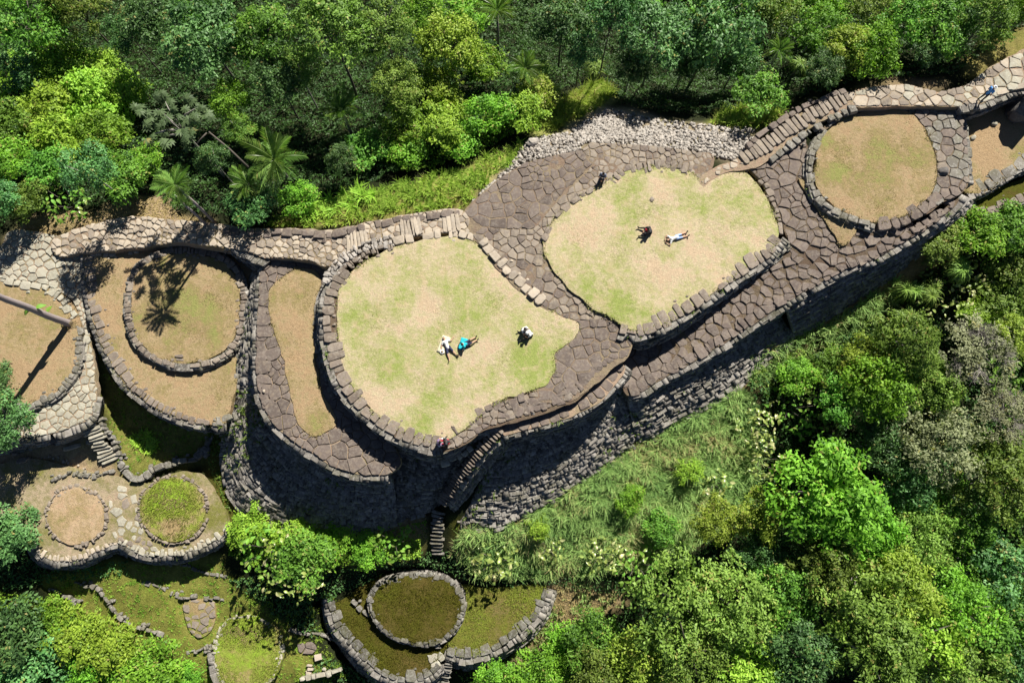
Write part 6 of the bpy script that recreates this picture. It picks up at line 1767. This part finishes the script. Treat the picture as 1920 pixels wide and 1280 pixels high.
for pts_, lab_, n_, mt_ in (([(1850, 420), (2060, 380), (2420, 300), (2420, 1700), (900, 1700), (900, 1290), (1850, 1290)], 'forest undergrowth on the slope below', 17, 'f_mid'),
                            ([(-420, 1100), (-20, 1080), (0, 1290), (500, 1300), (900, 1290), (900, 1700), (-420, 1700)], 'scrub continuing down the slope', 18, 'f_bright'),
                            ([(-420, -260), (-10, -260), (-10, 440), (-420, 470)], 'forest undergrowth beside the far-left paving', 19, 'f_mid'),
                            ([(-200, -420), (2350, -420), (2350, 60), (1960, 60), (1900, -20), (-200, -20)], 'forest undergrowth on the northern slope', 20, 'f_mid')):
    undergrowth('undergrowth', pts_, 16, mt_, n_, 2.6, .5, lab_, .5)
def grass(name, pts, per_m2, mat, seed, hgt=.5, w=.035, lean=.5, label=None, clump=.8, tint=.5, per=13):
    poly = TPoly(pts)
    area = abs(np.sum(poly[:, 0] * np.roll(poly[:, 1], -1) - np.roll(poly[:, 0], -1) * poly[:, 1])) / 2
    xy, r = in_region(pts, max(10, int(area * per_m2 / per)), seed)
    xy = xy[not_on_slabs(xy)]
    n = len(xy)
    hn = np.array([mnoise.noise(Vector((x * 1.1, y * 1.1, seed))) + .7 * mnoise.noise(Vector((x * 3.1, y * 3.1, seed + 3))) for x, y in xy])
    pn = np.array([mnoise.noise(Vector((x * .35, y * .35, seed + 9))) + .5 * mnoise.noise(Vector((x * 1.2, y * 1.2, seed + 5))) for x, y in xy])
    h = hgt * np.clip(.8 + clump * hn * .9, .2, 1.8) * r.uniform(.6, 1.3, n)
    t = np.clip(tint + pn * .45 + r.normal(0, .17, n), 0, 1)
    k = np.repeat(np.arange(n), per)
    m = len(k)
    a = r.uniform(0, 2 * math.pi, m)
    off = r.uniform(0, .09, m)
    b = np.stack([xy[k, 0] + np.cos(a) * off, xy[k, 1] + np.sin(a) * off, np.zeros(m)], 1)
    b[:, 2] = tzv(b[:, :2]) - .03
    q, tt = blades(b, h[k] * r.uniform(.6, 1.15, m), a + r.normal(0, .3, m), r.uniform(.2, 1.1, m) * lean * 1.3, w, np.clip(t[k] + r.normal(0, .07, m), 0, 1), r)
    o = link(name, mesh_quads(name, q, M[mat], {'tint': tt}))
    o['kind'] = 'stuff'; o['label'] = label
grass('grass', [(845, 1035), (870, 990), (960, 982), (1080, 912), (1180, 842), (1300, 776), (1390, 728), (1412, 760), (1425, 870), (1405, 960), (1340, 1000), (1250, 1060), (1130, 1075), (1000, 1085), (900, 1078)], 430, 'g_tall', 21, .6, .04, .8, 'tall blue green grass on the slope below the great wall', tint=.58)
grass('grass', [(1390, 660), (1470, 640), (1560, 600), (1640, 545), (1680, 520), (1690, 560), (1600, 640), (1500, 690), (1405, 725)], 200, 'g_tall', 22, .7, .05, .7, 'blue green grass along the eastern bank')
grass('grass', [(500, 422), (540, 395), (640, 368), (760, 340), (860, 312), (930, 285), (985, 262), (965, 300), (905, 352), (872, 390), (760, 398), (640, 424), (560, 426)], 260, 'g_green', 23, .5, .045, .7, 'sunny grass strip along the long stone path')
grass('grass', [(980, 248), (1040, 195), (1130, 150), (1158, 180), (1120, 205), (1040, 245)], 240, 'g_green', 24, .6, .045, .7, 'sunny grass at the head of the rubble slope')
grass('grass', [(1335, 232), (1350, 208), (1440, 198), (1465, 215), (1420, 238)], 280, 'g_green', 25, .7, .045, .7, 'bright grass patch beside the upper stair', tint=.62)
grass('grass', [(180, 650), (215, 700), (260, 750), (330, 800), (400, 815), (420, 850), (390, 840), (340, 868), (262, 898), (240, 895), (222, 868), (200, 800)], 160, 'g_green', 26, .14, .03, .6, 'short grass in the hollow under the brown terrace', tint=.35)
grass('grass', [(245, 815), (275, 805), (300, 830), (290, 850), (255, 850)], 420, 'g_lime', 27, .3, .07, .8, 'vivid green weeds in the grass hollow', tint=.6)
grass('grass', [(90, 1085), (240, 1060), (420, 1045), (440, 1100), (520, 1150), (560, 1200), (600, 1280), (300, 1290), (200, 1180)], 130, 'g_green', 28, .16, .03, .6, 'short grass on the lower green slope', tint=.4)
grass('grass', [(1000, 1115), (1060, 1090), (1150, 1105), (1175, 1130), (1110, 1160), (1050, 1170), (1000, 1235), (950, 1270), (960, 1235)], 110, 'g_tall', 29, .4, .04, .8, 'dry grass on the bank right of the bottom hollow', tint=.8)
grass('grass', [(840, 975), (960, 985), (1000, 960), (1010, 990), (900, 1020), (850, 1010)], 120, 'g_green', 30, .2, .03, .6, 'mossy grass at the foot of the slanting stair', tint=.3)
grass('grass', [(1800, 420), (1860, 425), (1990, 380), (1990, 420), (1880, 450), (1760, 490), (1720, 500)], 160, 'g_tall', 31, .4, .04, .7, 'dry grass under the lower right ledge', tint=.7)
grass('grass', [(560, 388), (640, 365), (700, 345), (700, 375), (640, 395), (575, 410)], 120, 'g_lime', 32, .8, .09, .9, 'lush ferns on the grass strip', tint=.5)

grass('grass', [(430, 1080), (560, 1090), (640, 1120), (620, 1200), (660, 1270), (560, 1290), (540, 1180), (470, 1140)], 160, 'g_green', 33, .2, .035, .7, 'shaded grass in the hollow at bottom left', tint=.3)
# cropped grass and moss on the terraces
GR = {}
for k, (poly, zf, mn_, patches, base, lift) in enumerate(LAWNS):
    kind = {'dry_turf': 'g_dry', 'brown_turf': 'g_brown', 'mossy_turf': 'g_moss', 'damp_turf': 'g_short', 'green_turf': 'g_short', 'bare_earth': None}.get(mn_)
    if not kind: continue
    r = np.random.default_rng(500 + k)
    area = abs(np.sum(poly[:, 0] * np.roll(poly[:, 1], -1) - np.roll(poly[:, 0], -1) * poly[:, 1])) / 2
    dens = {'g_dry': 110, 'g_brown': 90, 'g_moss': 260, 'g_short': 260}[kind]
    xy = r.uniform(poly.min(0) - .1, poly.max(0) + .1, (int(area * dens * 1.6), 2))
    xy = xy[in_poly(xy, poly)]
    gr = patches_to_green(xy, patches, base)
    pn = np.array([mnoise.noise(Vector((x * .45, y * .45, 2))) + .6 * mnoise.noise(Vector((x * 1.9, y * 1.9, 4))) for x, y in xy])
    keep = r.random(len(xy)) < np.clip(.45 + gr * .5 + pn * .7, .06, 1)
    xy, gr, pn = xy[keep], gr[keep], pn[keep]
    z = zf(xy) + lift
    n = len(xy)
    t = np.clip(.2 + gr * .75 + pn * .3 + r.normal(0, .15, n), 0, 1)
    hh_ = {'g_dry': .022, 'g_brown': .03, 'g_moss': .09, 'g_short': .1}[kind] * r.uniform(.5, 1.6, n) * np.clip(1 + pn * .6, .4, 1.8)
    q, tt = blades(np.concatenate([xy, z[:, None] - .01], 1), hh_, r.uniform(0, 6.28, n), r.uniform(.2, 1.2, n), .035, t, r)
    GR.setdefault(kind, []).append((q, tt))
    # grass creeping over the edge
    bb = resample([Vector((x, y, 0)) for x, y in poly], .02, True, False)[:, :2]
    bb = bb[r.random(len(bb)) < np.clip([.25 + .9 * mnoise.noise(Vector((x * .8, y * .8, 5))) for x, y in bb], 0, 1)]
    bb = bb + r.normal(0, .1, bb.shape)
    n = len(bb)
    if n:
        q, tt = blades(np.concatenate([bb, (zf(bb) + lift)[:, None] - .01], 1), r.uniform(.04, .12, n), r.uniform(0, 6.28, n), r.uniform(.3, 1.4, n), .05, np.clip(r.normal(.55, .2, n), 0, 1), r)
        GR[kind].append((q, tt))
for kind, lst in GR.items():
    o = link('short_grass', mesh_quads('short_grass', np.concatenate([q for q, _ in lst]), M[kind], {'tint': np.concatenate([t for _, t in lst])}))
    o['kind'] = 'stuff'
    o['label'] = {'g_dry': 'straw coloured cropped grass of the two big lawns', 'g_brown': 'brown cropped grass of the smaller terraces', 'g_moss': 'moss and weeds of the bottom terraces', 'g_short': 'short green grass inside the low stone rings'}[kind]
# ferns and weeds rooted between the stones of the great wall
r = np.random.default_rng(77)
wq = []
for a, b, c, d in WALLQ:
    ar = (b - a).cross(d - a).length
    cen = (a + b + c + d) / 4
    dens = mnoise.noise(Vector((cen.x * .25, cen.y * .25, 8))) * 16 + 0.5
    for _ in range(int(max(0, ar * dens * r.uniform(.3, 1)))):
        u, v = r.random(), r.random()
        wq.append(tuple(a.lerp(b, u).lerp(d.lerp(c, u), v)))
wq = np.array(wq)
per = 7
k = np.repeat(np.arange(len(wq)), per); m = len(k)
q, tt = blades(wq[k] + r.normal(0, .05, (m, 3)), r.uniform(.12, .3, m), r.uniform(0, 6.28, m), r.uniform(.4, 1.3, m), .06, np.clip(r.normal(.4, .2, m), 0, 1), r)
o = link('wall_weeds', mesh_quads('wall_weeds', q, M['f_olive'], {'tint': tt}))
o['kind'] = 'stuff'; o['label'] = 'weeds and small ferns growing from the stone walls'
# ------------------------------------------------------------------ rubble on the northern slope
def rubble(pts, n, seed, smin, smax, mat, label, name='rubble'):
    xy, r = in_region(pts, n, seed)
    z = tzv(xy)
    bx = []
    for (x, y), zz in zip(xy, z):
        s = r.uniform(smin, smax); e = r.uniform(.5, 1.0); a = r.uniform(0, math.pi)
        c, s_ = math.cos(a), math.sin(a)
        h = s * r.uniform(.3, .6)
        tl = r.normal(size=2) * .3
        co = []
        for zz_, k in ((-.5, 1.0), (.6, .72)):
            for u, v in ((-1, -1), (1, -1), (1, 1), (-1, 1)):
                X = u * s * k * .5 * r.uniform(.75, 1.1); Y = v * s * e * k * .5 * r.uniform(.75, 1.1)
                co.append((x + X * c - Y * s_, y + X * s_ + Y * c, zz + .05 + h * zz_ + tl[0] * X + tl[1] * Y))
        bx.append(co)
    o = link(name, mesh_boxes(name, bx, M[mat], r.random(len(bx))))
    o['kind'] = 'stuff'; o['label'] = label
rubble([(872, 398), (900, 362), (960, 308), (990, 262), (1060, 250), (1140, 218), (1200, 238), (1290, 246), (1400, 252), (1425, 268), (1375, 302), (1300, 286), (1160, 272), (1100, 268), (1082, 284), (985, 306), (905, 368)], 5600, 51, .1, .36, 'rubble', 'pale broken stones covering the slope behind the north-eastern lawn')
rubble([(1060, 250), (1140, 206), (1250, 228), (1420, 240), (1400, 262), (1250, 262), (1100, 262)], 900, 52, .12, .36, 'rubble', 'scattered pale stones thinning out below the dark forest edge')
rubble([(0, 870), (100, 850), (200, 890), (240, 930), (200, 1000), (60, 1000), (0, 960)], 420, 53, .08, .26, 'slab_pale', 'small stones strewn over the bare earth at lower left')
rubble([(840, 945), (900, 965), (960, 975), (1080, 905), (1180, 835), (1300, 770), (1390, 720), (1400, 735), (1300, 790), (1180, 855), (1080, 930), (960, 1000), (850, 985)], 380, 54, .12, .4, 'wall', 'fallen stones along the foot of the great wall')
rubble([(1390, 715), (1470, 645), (1560, 600), (1650, 545), (1660, 560), (1560, 620), (1470, 665), (1400, 735)], 260, 55, .12, .4, 'wall', 'fallen stones below the eastern wall')
rubble([(1800, 200), (1850, 190), (1905, 190), (1990, 180), (1990, 290), (1880, 330), (1815, 350)], 0, 56, .08, .2, 'slab_pale', 'x') if False else None

# ------------------------------------------------------------------ single stones
def rock(px, py, z, size, label, mat='coping', aspect=.75, height=.55, seed=0, name='stone'):
    t = thing(name, label, 'boulder' if name == 'boulder' else 'stone', P(px, py, z))
    bm = bmesh.new()
    bmesh.ops.create_icosphere(bm, subdivisions=3 if size > 1 else 2, radius=1)
    for v in bm.verts:
        d = mnoise.fractal(v.co * 1.1 + Vector((seed, seed * 2, 0)), 1.0, 2.0, 3) * .35
        for ax in (Vector((.6, .5, .7)), Vector((-.8, .2, .6)), Vector((.1, -.9, .5)), Vector((0, 0, 1)), Vector((.9, -.4, .2)), Vector((-.5, .8, .3))):
            dd = v.co.dot(ax.normalized()) - .72
            if dd > 0: v.co -= ax.normalized() * dd * .8
        v.co *= 1 + d
    me = bpy.data.meshes.new(name + '_body')
    bm.to_mesh(me); bm.free()
    me.materials.append(M[mat])
    me.polygons.foreach_set('use_smooth', [size < .5] * len(me.polygons))
    o = link(name + '_body', me, t, (0, 0, size * height * .55))
    o.scale = (size, size * aspect, size * height); o.rotation_euler = (0, 0, seed)
    return t
rock(1912, 208, -.3, 1.35, 'big dark boulder at the right edge casting a deep shadow', 'boulder', .85, 1.5, 3.3, 'boulder')
for k, (a, b, z, s, l) in enumerate([(1836, 209, -.3, .3, 'round stone under the standing person, upper right'), (1862, 232, -.3, .32, 'pale stone in the middle of the mossy terrace at right'), (1824, 259, -.3, .27, 'small round stone at the left side of the mossy terrace at right'),
                                     (1540, 243, .95, .24, 'dark round stone on the rim of the small round terrace'), (1222, 374, .36, .24, 'flat pale stone lying alone on the north-eastern lawn'),
                                     (1282, 763, -5.1, .55, 'large white block among the stones of the great wall foot'), (1568, 578, -4.3, .55, 'pale rounded block at the foot of the tall shaded wall'),
                                     (1768, 322, .8, .45, 'dark block beside the gap in the ring of the small round terrace'), (495, 733, -1.6, .14, 'small round stone on the crescent paving'), (998, 268, -.4, .5, 'lone pale block at the top of the rubble beside the bushes')]):
    rock(a, b, z, s, l, ['coping', 'slab_lichen', 'slab_lichen', 'coping', 'coping', 'rubble', 'rubble', 'boulder', 'slab_pale', 'rubble'][k], .75, .5 if k != 4 else .25, k * 1.7 + .4)

# dead wood
def log(label, a, b, r0, r1, mat='bark_pale', cat='log'):
    t = thing('log', label, cat, a)
    d = Vector(b) - Vector(a)
    link('log_body', tubes_mesh('log_body', [([(0, 0, 0), tuple(d * .5 + Vector((.05, .05, .06))), tuple(d)], [r0, (r0 + r1) / 2, r1], 8)], M[mat]), t)
a = TP(1872, 562, 2.4); b = TP(1900, 592, 2.4)
log('leaning pale log among the bushes near the right edge', a + Vector((0, 0, 2.6)), b + Vector((0, 0, 2.2)), .14, .1)
a = TP(392, 248, 5); b = TP(472, 322, 1.5)
log('pale crooked trunk leaning between the umbrella-leaved tree and the large palm', a + Vector((0, 0, 5.0)), b + Vector((0, 0, 2.2)), .06, .1, 'bark')
a = TP(388, 250, 5); b = TP(366, 280, 4)
log('short pale forked limb left of the crooked trunk', a + Vector((0, 0, 5.0)), b + Vector((0, 0, 4.2)), .06, .04, 'bark', 'branch')

# ------------------------------------------------------------------ people
def skin_mat(name, col, rough=.6): return mat_plain(name, col, rough, .1, 30)
SK = [skin_mat('skin', (.42, .26, .18)), skin_mat('tanned_skin', (.3, .17, .1))]
CL = {k: skin_mat(k + '_cloth', v, .85) for k, v in dict(white=(.62, .62, .6), navy=(.03, .033, .07), teal=(.02, .36, .42), black=(.014, .014, .017), red=(.35, .02, .04), blue=(.3, .4, .62), grey=(.17, .19, .24), purple=(.17, .12, .2), cream=(.5, .47, .33), charcoal=(.045, .045, .05), skyblue=(.1, .3, .66), peach=(.6, .36, .22)).items()}
HAIR = skin_mat('dark_hair', (.012, .01, .009), .6)
SHOE = skin_mat('shoe_rubber', (.03, .03, .03), .7)

_bm = bmesh.new(); bmesh.ops.create_icosphere(_bm, subdivisions=2, radius=1)
_ICO_V = np.array([tuple(v.co) for v in _bm.verts]); _ICO_F = np.array([[v.index for v in f.verts] for f in _bm.faces]); _bm.free()
_lab = bpy.data.scenes.new('modelling_bench')
def blob_mesh(name, caps, mat, vox=.016):
    """union of tapered capsules (a, ra, b, rb), remeshed into one skin"""
    V, F, k = [], [], 0
    for a, ra, b, rb in caps:
        a, b = np.array(tuple(a)), np.array(tuple(b))
        n = max(1, int(np.linalg.norm(b - a) / (min(ra, rb) * .55)) + 1)
        for i in range(n + 1):
            f = i / n
            V.append(_ICO_V * (ra + (rb - ra) * f) + (a + (b - a) * f)); F.append(_ICO_F + k); k += len(_ICO_V)
    V = np.concatenate(V); F = np.concatenate(F)
    me = bpy.data.meshes.new(name)
    me.from_pydata(V.tolist(), [], F.tolist())
    o = bpy.data.objects.new('remesh_source', me)
    _lab.collection.objects.link(o)
    md = o.modifiers.new('remesh', 'REMESH'); md.mode = 'VOXEL'; md.voxel_size = vox; md.use_smooth_shade = True
    sm = o.modifiers.new('smooth', 'SMOOTH'); sm.factor = .5; sm.iterations = 2
    with bpy.context.temp_override(scene=_lab, view_layer=_lab.view_layers[0]):
        dg = bpy.context.evaluated_depsgraph_get()
        res = bpy.data.meshes.new_from_object(o.evaluated_get(dg))
    bpy.data.objects.remove(o); bpy.data.meshes.remove(me)
    res.name = name
    res.materials.clear(); res.materials.append(mat)
    return res

def person(label, loc, rz, pose, top, bottom, skin=0, hair=HAIR, long_sleeve=False, shorts=False, hat=None, hairlong=False, shoes=True, mirror=False):
    t = thing('person', label, 'person', loc, rz=rz)
    J = {k: Vector(v) for k, v in pose.items()}
    if mirror:
        J2 = {}
        for k, v in J.items():
            kk = k[:-1] + ('r' if k[-1] == 'l' else 'l') if k[-2:] in ('_l', '_r') else k
            J2[kk] = Vector((-v.x, v.y, v.z))
        J = J2
    hip, chest, neck, head = J['hip'], J['chest'], J['neck'], J['head']
    face = J['face'].normalized()
    sv = (J['sh_l'] - J['sh_r']).normalized()
    hl, hr = hip + sv * .09, hip - sv * .09
    caps = [(hip, .13, hip.lerp(chest, .5), .115), (hip.lerp(chest, .5), .115, chest, .135), (hl, .095, hr, .095), (J['sh_l'], .07, J['sh_r'], .07), (chest - sv * .07, .11, chest + sv * .07, .11),
            (chest, .1, neck, .055), (neck, .052, head, .06), (head, .092, head + face * .02 - (head - neck).normalized() * .02, .088),
            (head + face * .09, .018, head + face * .105 - (head - neck).normalized() * .02, .018), (head + sv * .09, .018, head - sv * .09, .018)]
    top_c = [(hip, .15, hip.lerp(chest, .5), .135), (hip.lerp(chest, .5), .135, chest, .155), (J['sh_l'], .088, J['sh_r'], .088), (chest - sv * .07, .128, chest + sv * .07, .128)]
    bot_c = [(hl, .12, hr, .12), (hip, .145, hip.lerp(chest, .12), .14)]
    shoe_c = []
    for s in ('_l', '_r'):
        sh, el, ha = J['sh' + s], J['el' + s], J['ha' + s]
        caps += [(sh, .055, el, .042), (el, .041, ha, .029)]
        d = (ha - el).normalized()
        side = d.cross(Vector((0, 0, 1)));  side = side.normalized() if side.length > .1 else Vector((1, 0, 0))
        palm = ha + d * .07
        caps.append((ha, .03, palm, .034))
        curl = Vector((0, 0, -.018))
        for q, (off, ln) in enumerate(((-.032, .062), (-.011, .075), (.011, .07), (.031, .055))):
            k0 = palm + side * off + d * .015
            k1 = k0 + d * ln * .5 + curl * .5
            caps += [(k0, .011, k1, .01), (k1, .01, k1 + d * ln * .45 + curl, .009)]
        th = ha + d * .03 + side * (-.03)
        caps.append((th, .012, th + d * .045 - side * .03, .01))
        top_c.append((sh, .075, sh.lerp(el, 1 if long_sleeve else .55), .062))
        if long_sleeve: top_c.append((el, .06, el.lerp(ha, .9), .045))
        kn, an, to = J['kn' + s], J['an' + s], J['to' + s]
        h0 = hl if s == '_l' else hr
        caps += [(h0, .088, kn, .06), (kn, .058, kn.lerp(an, .4), .057), (kn.lerp(an, .4), .057, an, .037), (an, .04, to, .033)]
        bot_c.append((h0, .108, h0.lerp(kn, .85 if shorts else 1), .082 if shorts else .074))
        if not shorts: bot_c.append((kn, .074, kn.lerp(an, .92), .05))
        shoe_c.append((an.lerp(to, -.15), .05, to, .046))
    link('body', blob_mesh('body', caps, SK[skin]), t)
    link('top', blob_mesh('top', top_c, CL[top], .02), t)
    link('shorts' if shorts else 'trousers', blob_mesh('trousers', bot_c, CL[bottom], .02), t)
    if shoes:
        for c in shoe_c: link('shoe', blob_mesh('shoe', [c], SHOE, .02), t)
    upv = (head - neck).normalized()
    hb = [(head - face * .025 + upv * .03, .1, head - face * .03 + upv * .015, .1)]
    if hairlong: hb.append((head - face * .06, .08, neck - face * .09, .06))
    if hair is not None: link('hair', blob_mesh('hair', hb, hair, .02), t)
    if hat:
        link('hat', blob_mesh('hat', [(head + upv * .06, .1, head + upv * .08, .09)] + [(head + upv * .05 + (sv * math.cos(a) + face * math.sin(a)) * .13, .03, head + upv * .05 + (sv * math.cos(a + .35) + face * math.sin(a + .35)) * .13, .03) for a in np.arange(0, 6.28, .35)], CL[hat], .02), t)
    e = head + face * .088 + upv * .012
    for s in (-1, 1):
        me = blob_mesh('eye', [(e + sv * .033 * s, .011, e + sv * .033 * s, .011)], HAIR, .008)
        link('eye', me, t)
    return t

LIE = dict(hip=(0, 0, .12), chest=(0, .42, .14), neck=(0, .6, .13), head=(0, .74, .13), face=(0, .1, 1), sh_l=(.18, .5, .13), sh_r=(-.18, .5, .13), el_l=(.4, .66, .08), el_r=(-.4, .66, .08), ha_l=(.16, .84, .07), ha_r=(-.16, .84, .07),
           kn_l=(.13, -.44, .1), kn_r=(-.13, -.44, .1), an_l=(.14, -.86, .07), an_r=(-.14, -.86, .07), to_l=(.17, -.92, .24), to_r=(-.17, -.92, .24))
SPRAWL = dict(LIE, el_l=(.42, .38, .08), ha_l=(.62, .52, .06), el_r=(-.38, .3, .08), ha_r=(-.46, .08, .06), kn_l=(.24, -.42, .12), kn_r=(-.2, -.44, .12), an_l=(.38, -.82, .07), an_r=(-.24, -.88, .07), to_l=(.46, -.88, .2), to_r=(-.3, -.94, .2))
HUG = dict(hip=(0, 0, .13), chest=(0, .1, .52), neck=(0, .14, .68), head=(0, .19, .82), face=(0, 1, -.25), sh_l=(.18, .1, .58), sh_r=(-.18, .1, .58), el_l=(.28, .32, .42), el_r=(-.28, .32, .42), ha_l=(.1, .52, .38), ha_r=(-.1, .52, .38),
           kn_l=(.13, .42, .5), kn_r=(-.13, .42, .5), an_l=(.12, .6, .08), an_r=(-.12, .6, .08), to_l=(.13, .78, .05), to_r=(-.13, .78, .05))
OUT = dict(hip=(0, 0, .13), chest=(0, .12, .5), neck=(0, .2, .64), head=(0, .29, .75), face=(0, .8, -.6), sh_l=(.18, .13, .57), sh_r=(-.18, .13, .57), el_l=(.27, .34, .36), el_r=(-.27, .34, .36), ha_l=(.08, .5, .24), ha_r=(-.08, .5, .24),
           kn_l=(.28, .44, .18), kn_r=(-.26, .44, .18), an_l=(.36, .86, .07), an_r=(-.3, .86, .07), to_l=(.42, .92, .2), to_r=(-.34, .93, .2))
LEAN = dict(hip=(0, 0, .13), chest=(0, -.18, .46), neck=(0, -.24, .62), head=(0, -.26, .76), face=(0, 1, .1), sh_l=(.18, -.2, .53), sh_r=(-.18, -.2, .53), el_l=(.27, -.36, .3), el_r=(-.27, -.36, .3), ha_l=(.26, -.46, .06), ha_r=(-.26, -.46, .06),
            kn_l=(.14, .44, .22), kn_r=(-.12, .44, .18), an_l=(.13, .86, .07), an_r=(-.1, .88, .07), to_l=(.15, .95, .19), to_r=(-.12, .96, .19))
STAND = dict(hip=(0, 0, .94), chest=(0, .0, 1.32), neck=(0, .01, 1.5), head=(0, .04, 1.64), face=(0, 1, -.1), sh_l=(.19, 0, 1.41), sh_r=(-.19, 0, 1.41), el_l=(.25, -.02, 1.13), el_r=(-.25, .04, 1.13), ha_l=(.23, .12, .9), ha_r=(-.22, .2, .95),
             kn_l=(.1, .08, .5), kn_r=(-.1, .0, .5), an_l=(.1, .03, .08), an_r=(-.1, -.16, .1), to_l=(.12, .18, .04), to_r=(-.11, -.02, .04))
def rz_to(dx, dy):
    """rotation that turns local +y to the photo direction (dx right, dy down)"""
    return math.atan2(-dx, -dy)
person('person in a white shirt and navy shorts sprawled on a pale towel', P(840, 652, .02), rz_to(-.45, -1.0), SPRAWL, 'white', 'navy', 0, shorts=True, shoes=False)
person('person in a turquoise top sitting back on a turquoise towel, legs stretched out', P(874, 646, .02), rz_to(.9, -.55), LEAN, 'teal', 'navy', 0, shorts=True)
person('dark-haired person in a white top sitting on the big lawn', P(981, 618, .02), rz_to(.5, .6), HUG, 'white', 'black', 0)
person('person in white with a pale cap and black trousers sitting beside the dark-haired one', P(996, 627, .02), rz_to(-.9, .2), OUT, 'white', 'black', 1, hat='white', hair=None)
person('person in black with red at the chest sitting with legs spread, north-eastern lawn', P(1219, 436, .38), rz_to(-1, .02), OUT, 'charcoal', 'black', 0, long_sleeve=True)
person('person in white top and pale blue shorts lying with hands behind the head', P(1268, 446, .38), rz_to(-1, .33), LIE, 'white', 'blue', 0, shorts=True, shoes=True)
person('person in a purple-grey top sitting at the southern tip of the big lawn rim', P(823, 833, .1), rz_to(.7, -.5), HUG, 'purple', 'white', 0)
person('person in dark clothes with red shorts sitting at the southern tip of the rim', P(840, 828, .1), rz_to(-1, .2), HUG, 'charcoal', 'red', 0)
person('person in blue grey sitting with knees drawn up on the lawn corner stones', P(1130, 331, .42), rz_to(-.3, 1), HUG, 'grey', 'charcoal', 1, hair=HAIR)
person('person in a blue top and white sun hat walking on the upper right path', P(1837, 188, 1.45), rz_to(.8, -.3), STAND, 'skyblue', 'charcoal', 0, hat='white')

# towels and belongings
def cloth(name, label, cat, px, py, z, w, h, rz, mat):
    t = thing(name, label, cat, P(px, py, z), rz=rz)
    n = 9
    v = [((i / (n - 1) - .5) * w + mnoise.noise(Vector((i, j, px))) * .03, (j / (n - 1) - .5) * h + mnoise.noise(Vector((j, i, py))) * .03, .03 + .03 * abs(mnoise.noise(Vector((i * .6, j * .6, px * .1))))) for i in range(n) for j in range(n)]
    f = [(i * n + j, (i + 1) * n + j, (i + 1) * n + j + 1, i * n + j + 1) for i in range(n - 1) for j in range(n - 1)]
    o = link('cloth_sheet', mesh_pd('cloth_sheet', v, f, mat, True), t)
    md = o.modifiers.new('thickness', 'SOLIDIFY'); md.thickness = .015
    return t
cloth('towel', 'cream towel under the sprawling person in white', 'towel', 832, 646, 0.0, .62, 1.3, rz_to(.35, -1), CL['cream'])
cloth('towel', 'turquoise towel under the person sitting back', 'towel', 868, 645, 0.0, .5, .9, rz_to(.3, -1), CL['teal'])
t = thing('hat', 'white sun hat with an orange-red crown lying on the cream towel', 'hat', P(829, 659, .05))
link('brim', blob_mesh('brim', [((.15 * math.cos(a), .15 * math.sin(a), .03), .03, (.15 * math.cos(a + .4), .15 * math.sin(a + .4), .03), .03) for a in np.arange(0, 6.28, .4)] + [((0, 0, .02), .1, (0, 0, .03), .1)], CL['white'], .02), t)
link('crown', blob_mesh('crown', [((.02, 0, .08), .08, (.02, 0, .1), .075)], CL['peach'], .02), t)
t = thing('bag', 'red bag on the lap of the person in black', 'bag', P(1214, 432, .55))
link('bag_body', blob_mesh('bag_body', [((-.1, 0, .12), .13, (.12, .04, .1), .12)], CL['red'], .02), t)
link('strap', tubes_mesh('strap', [([(-.15, .05, .2), (0, .12, .3), (.16, .08, .2)], [.015, .015, .015], 6)], CL['black']), t)

# leaf litter and dry stalks
def litter(pts, n, seed, label):
    xy, r = in_region(pts, n, seed)
    xy = xy[not_on_slabs(xy)]
    c = np.concatenate([xy, tzv(xy)[:, None] + .03], 1)
    nn = unit(r.normal(size=(len(xy), 3)) * .3 + np.array([0, 0, 1.0]))
    q = leaf_quads(c, nn, r.uniform(.12, .4, len(xy)), r.uniform(.03, .1, len(xy)), r)
    o = link('leaf_litter', mesh_quads('leaf_litter', q, M['straw'], {'tint': r.random(len(xy))}))
    o['kind'] = 'stuff'; o['label'] = label
litter([(40, 415), (110, 395), (180, 400), (250, 368), (310, 372), (330, 400), (420, 415), (200, 425), (60, 450)], 2600, 71, 'dry leaf litter on the clearing above the path')
litter([(1390, 690), (1470, 630), (1560, 590), (1640, 540), (1800, 420), (1840, 430), (1650, 570), (1500, 660)], 2200, 72, 'dry stalks on the bank below the eastern wall')
litter([(690, 960), (800, 955), (800, 1010), (740, 1015), (690, 1005)], 900, 73, 'dry brush at the foot of the great wall')
litter([(1030, 1100), (1170, 1110), (1130, 1160), (1050, 1165), (960, 1270), (1000, 1220)], 1500, 74, 'dry stalks on the bank right of the mossy terraces')

bpy.data.scenes.remove(_lab)
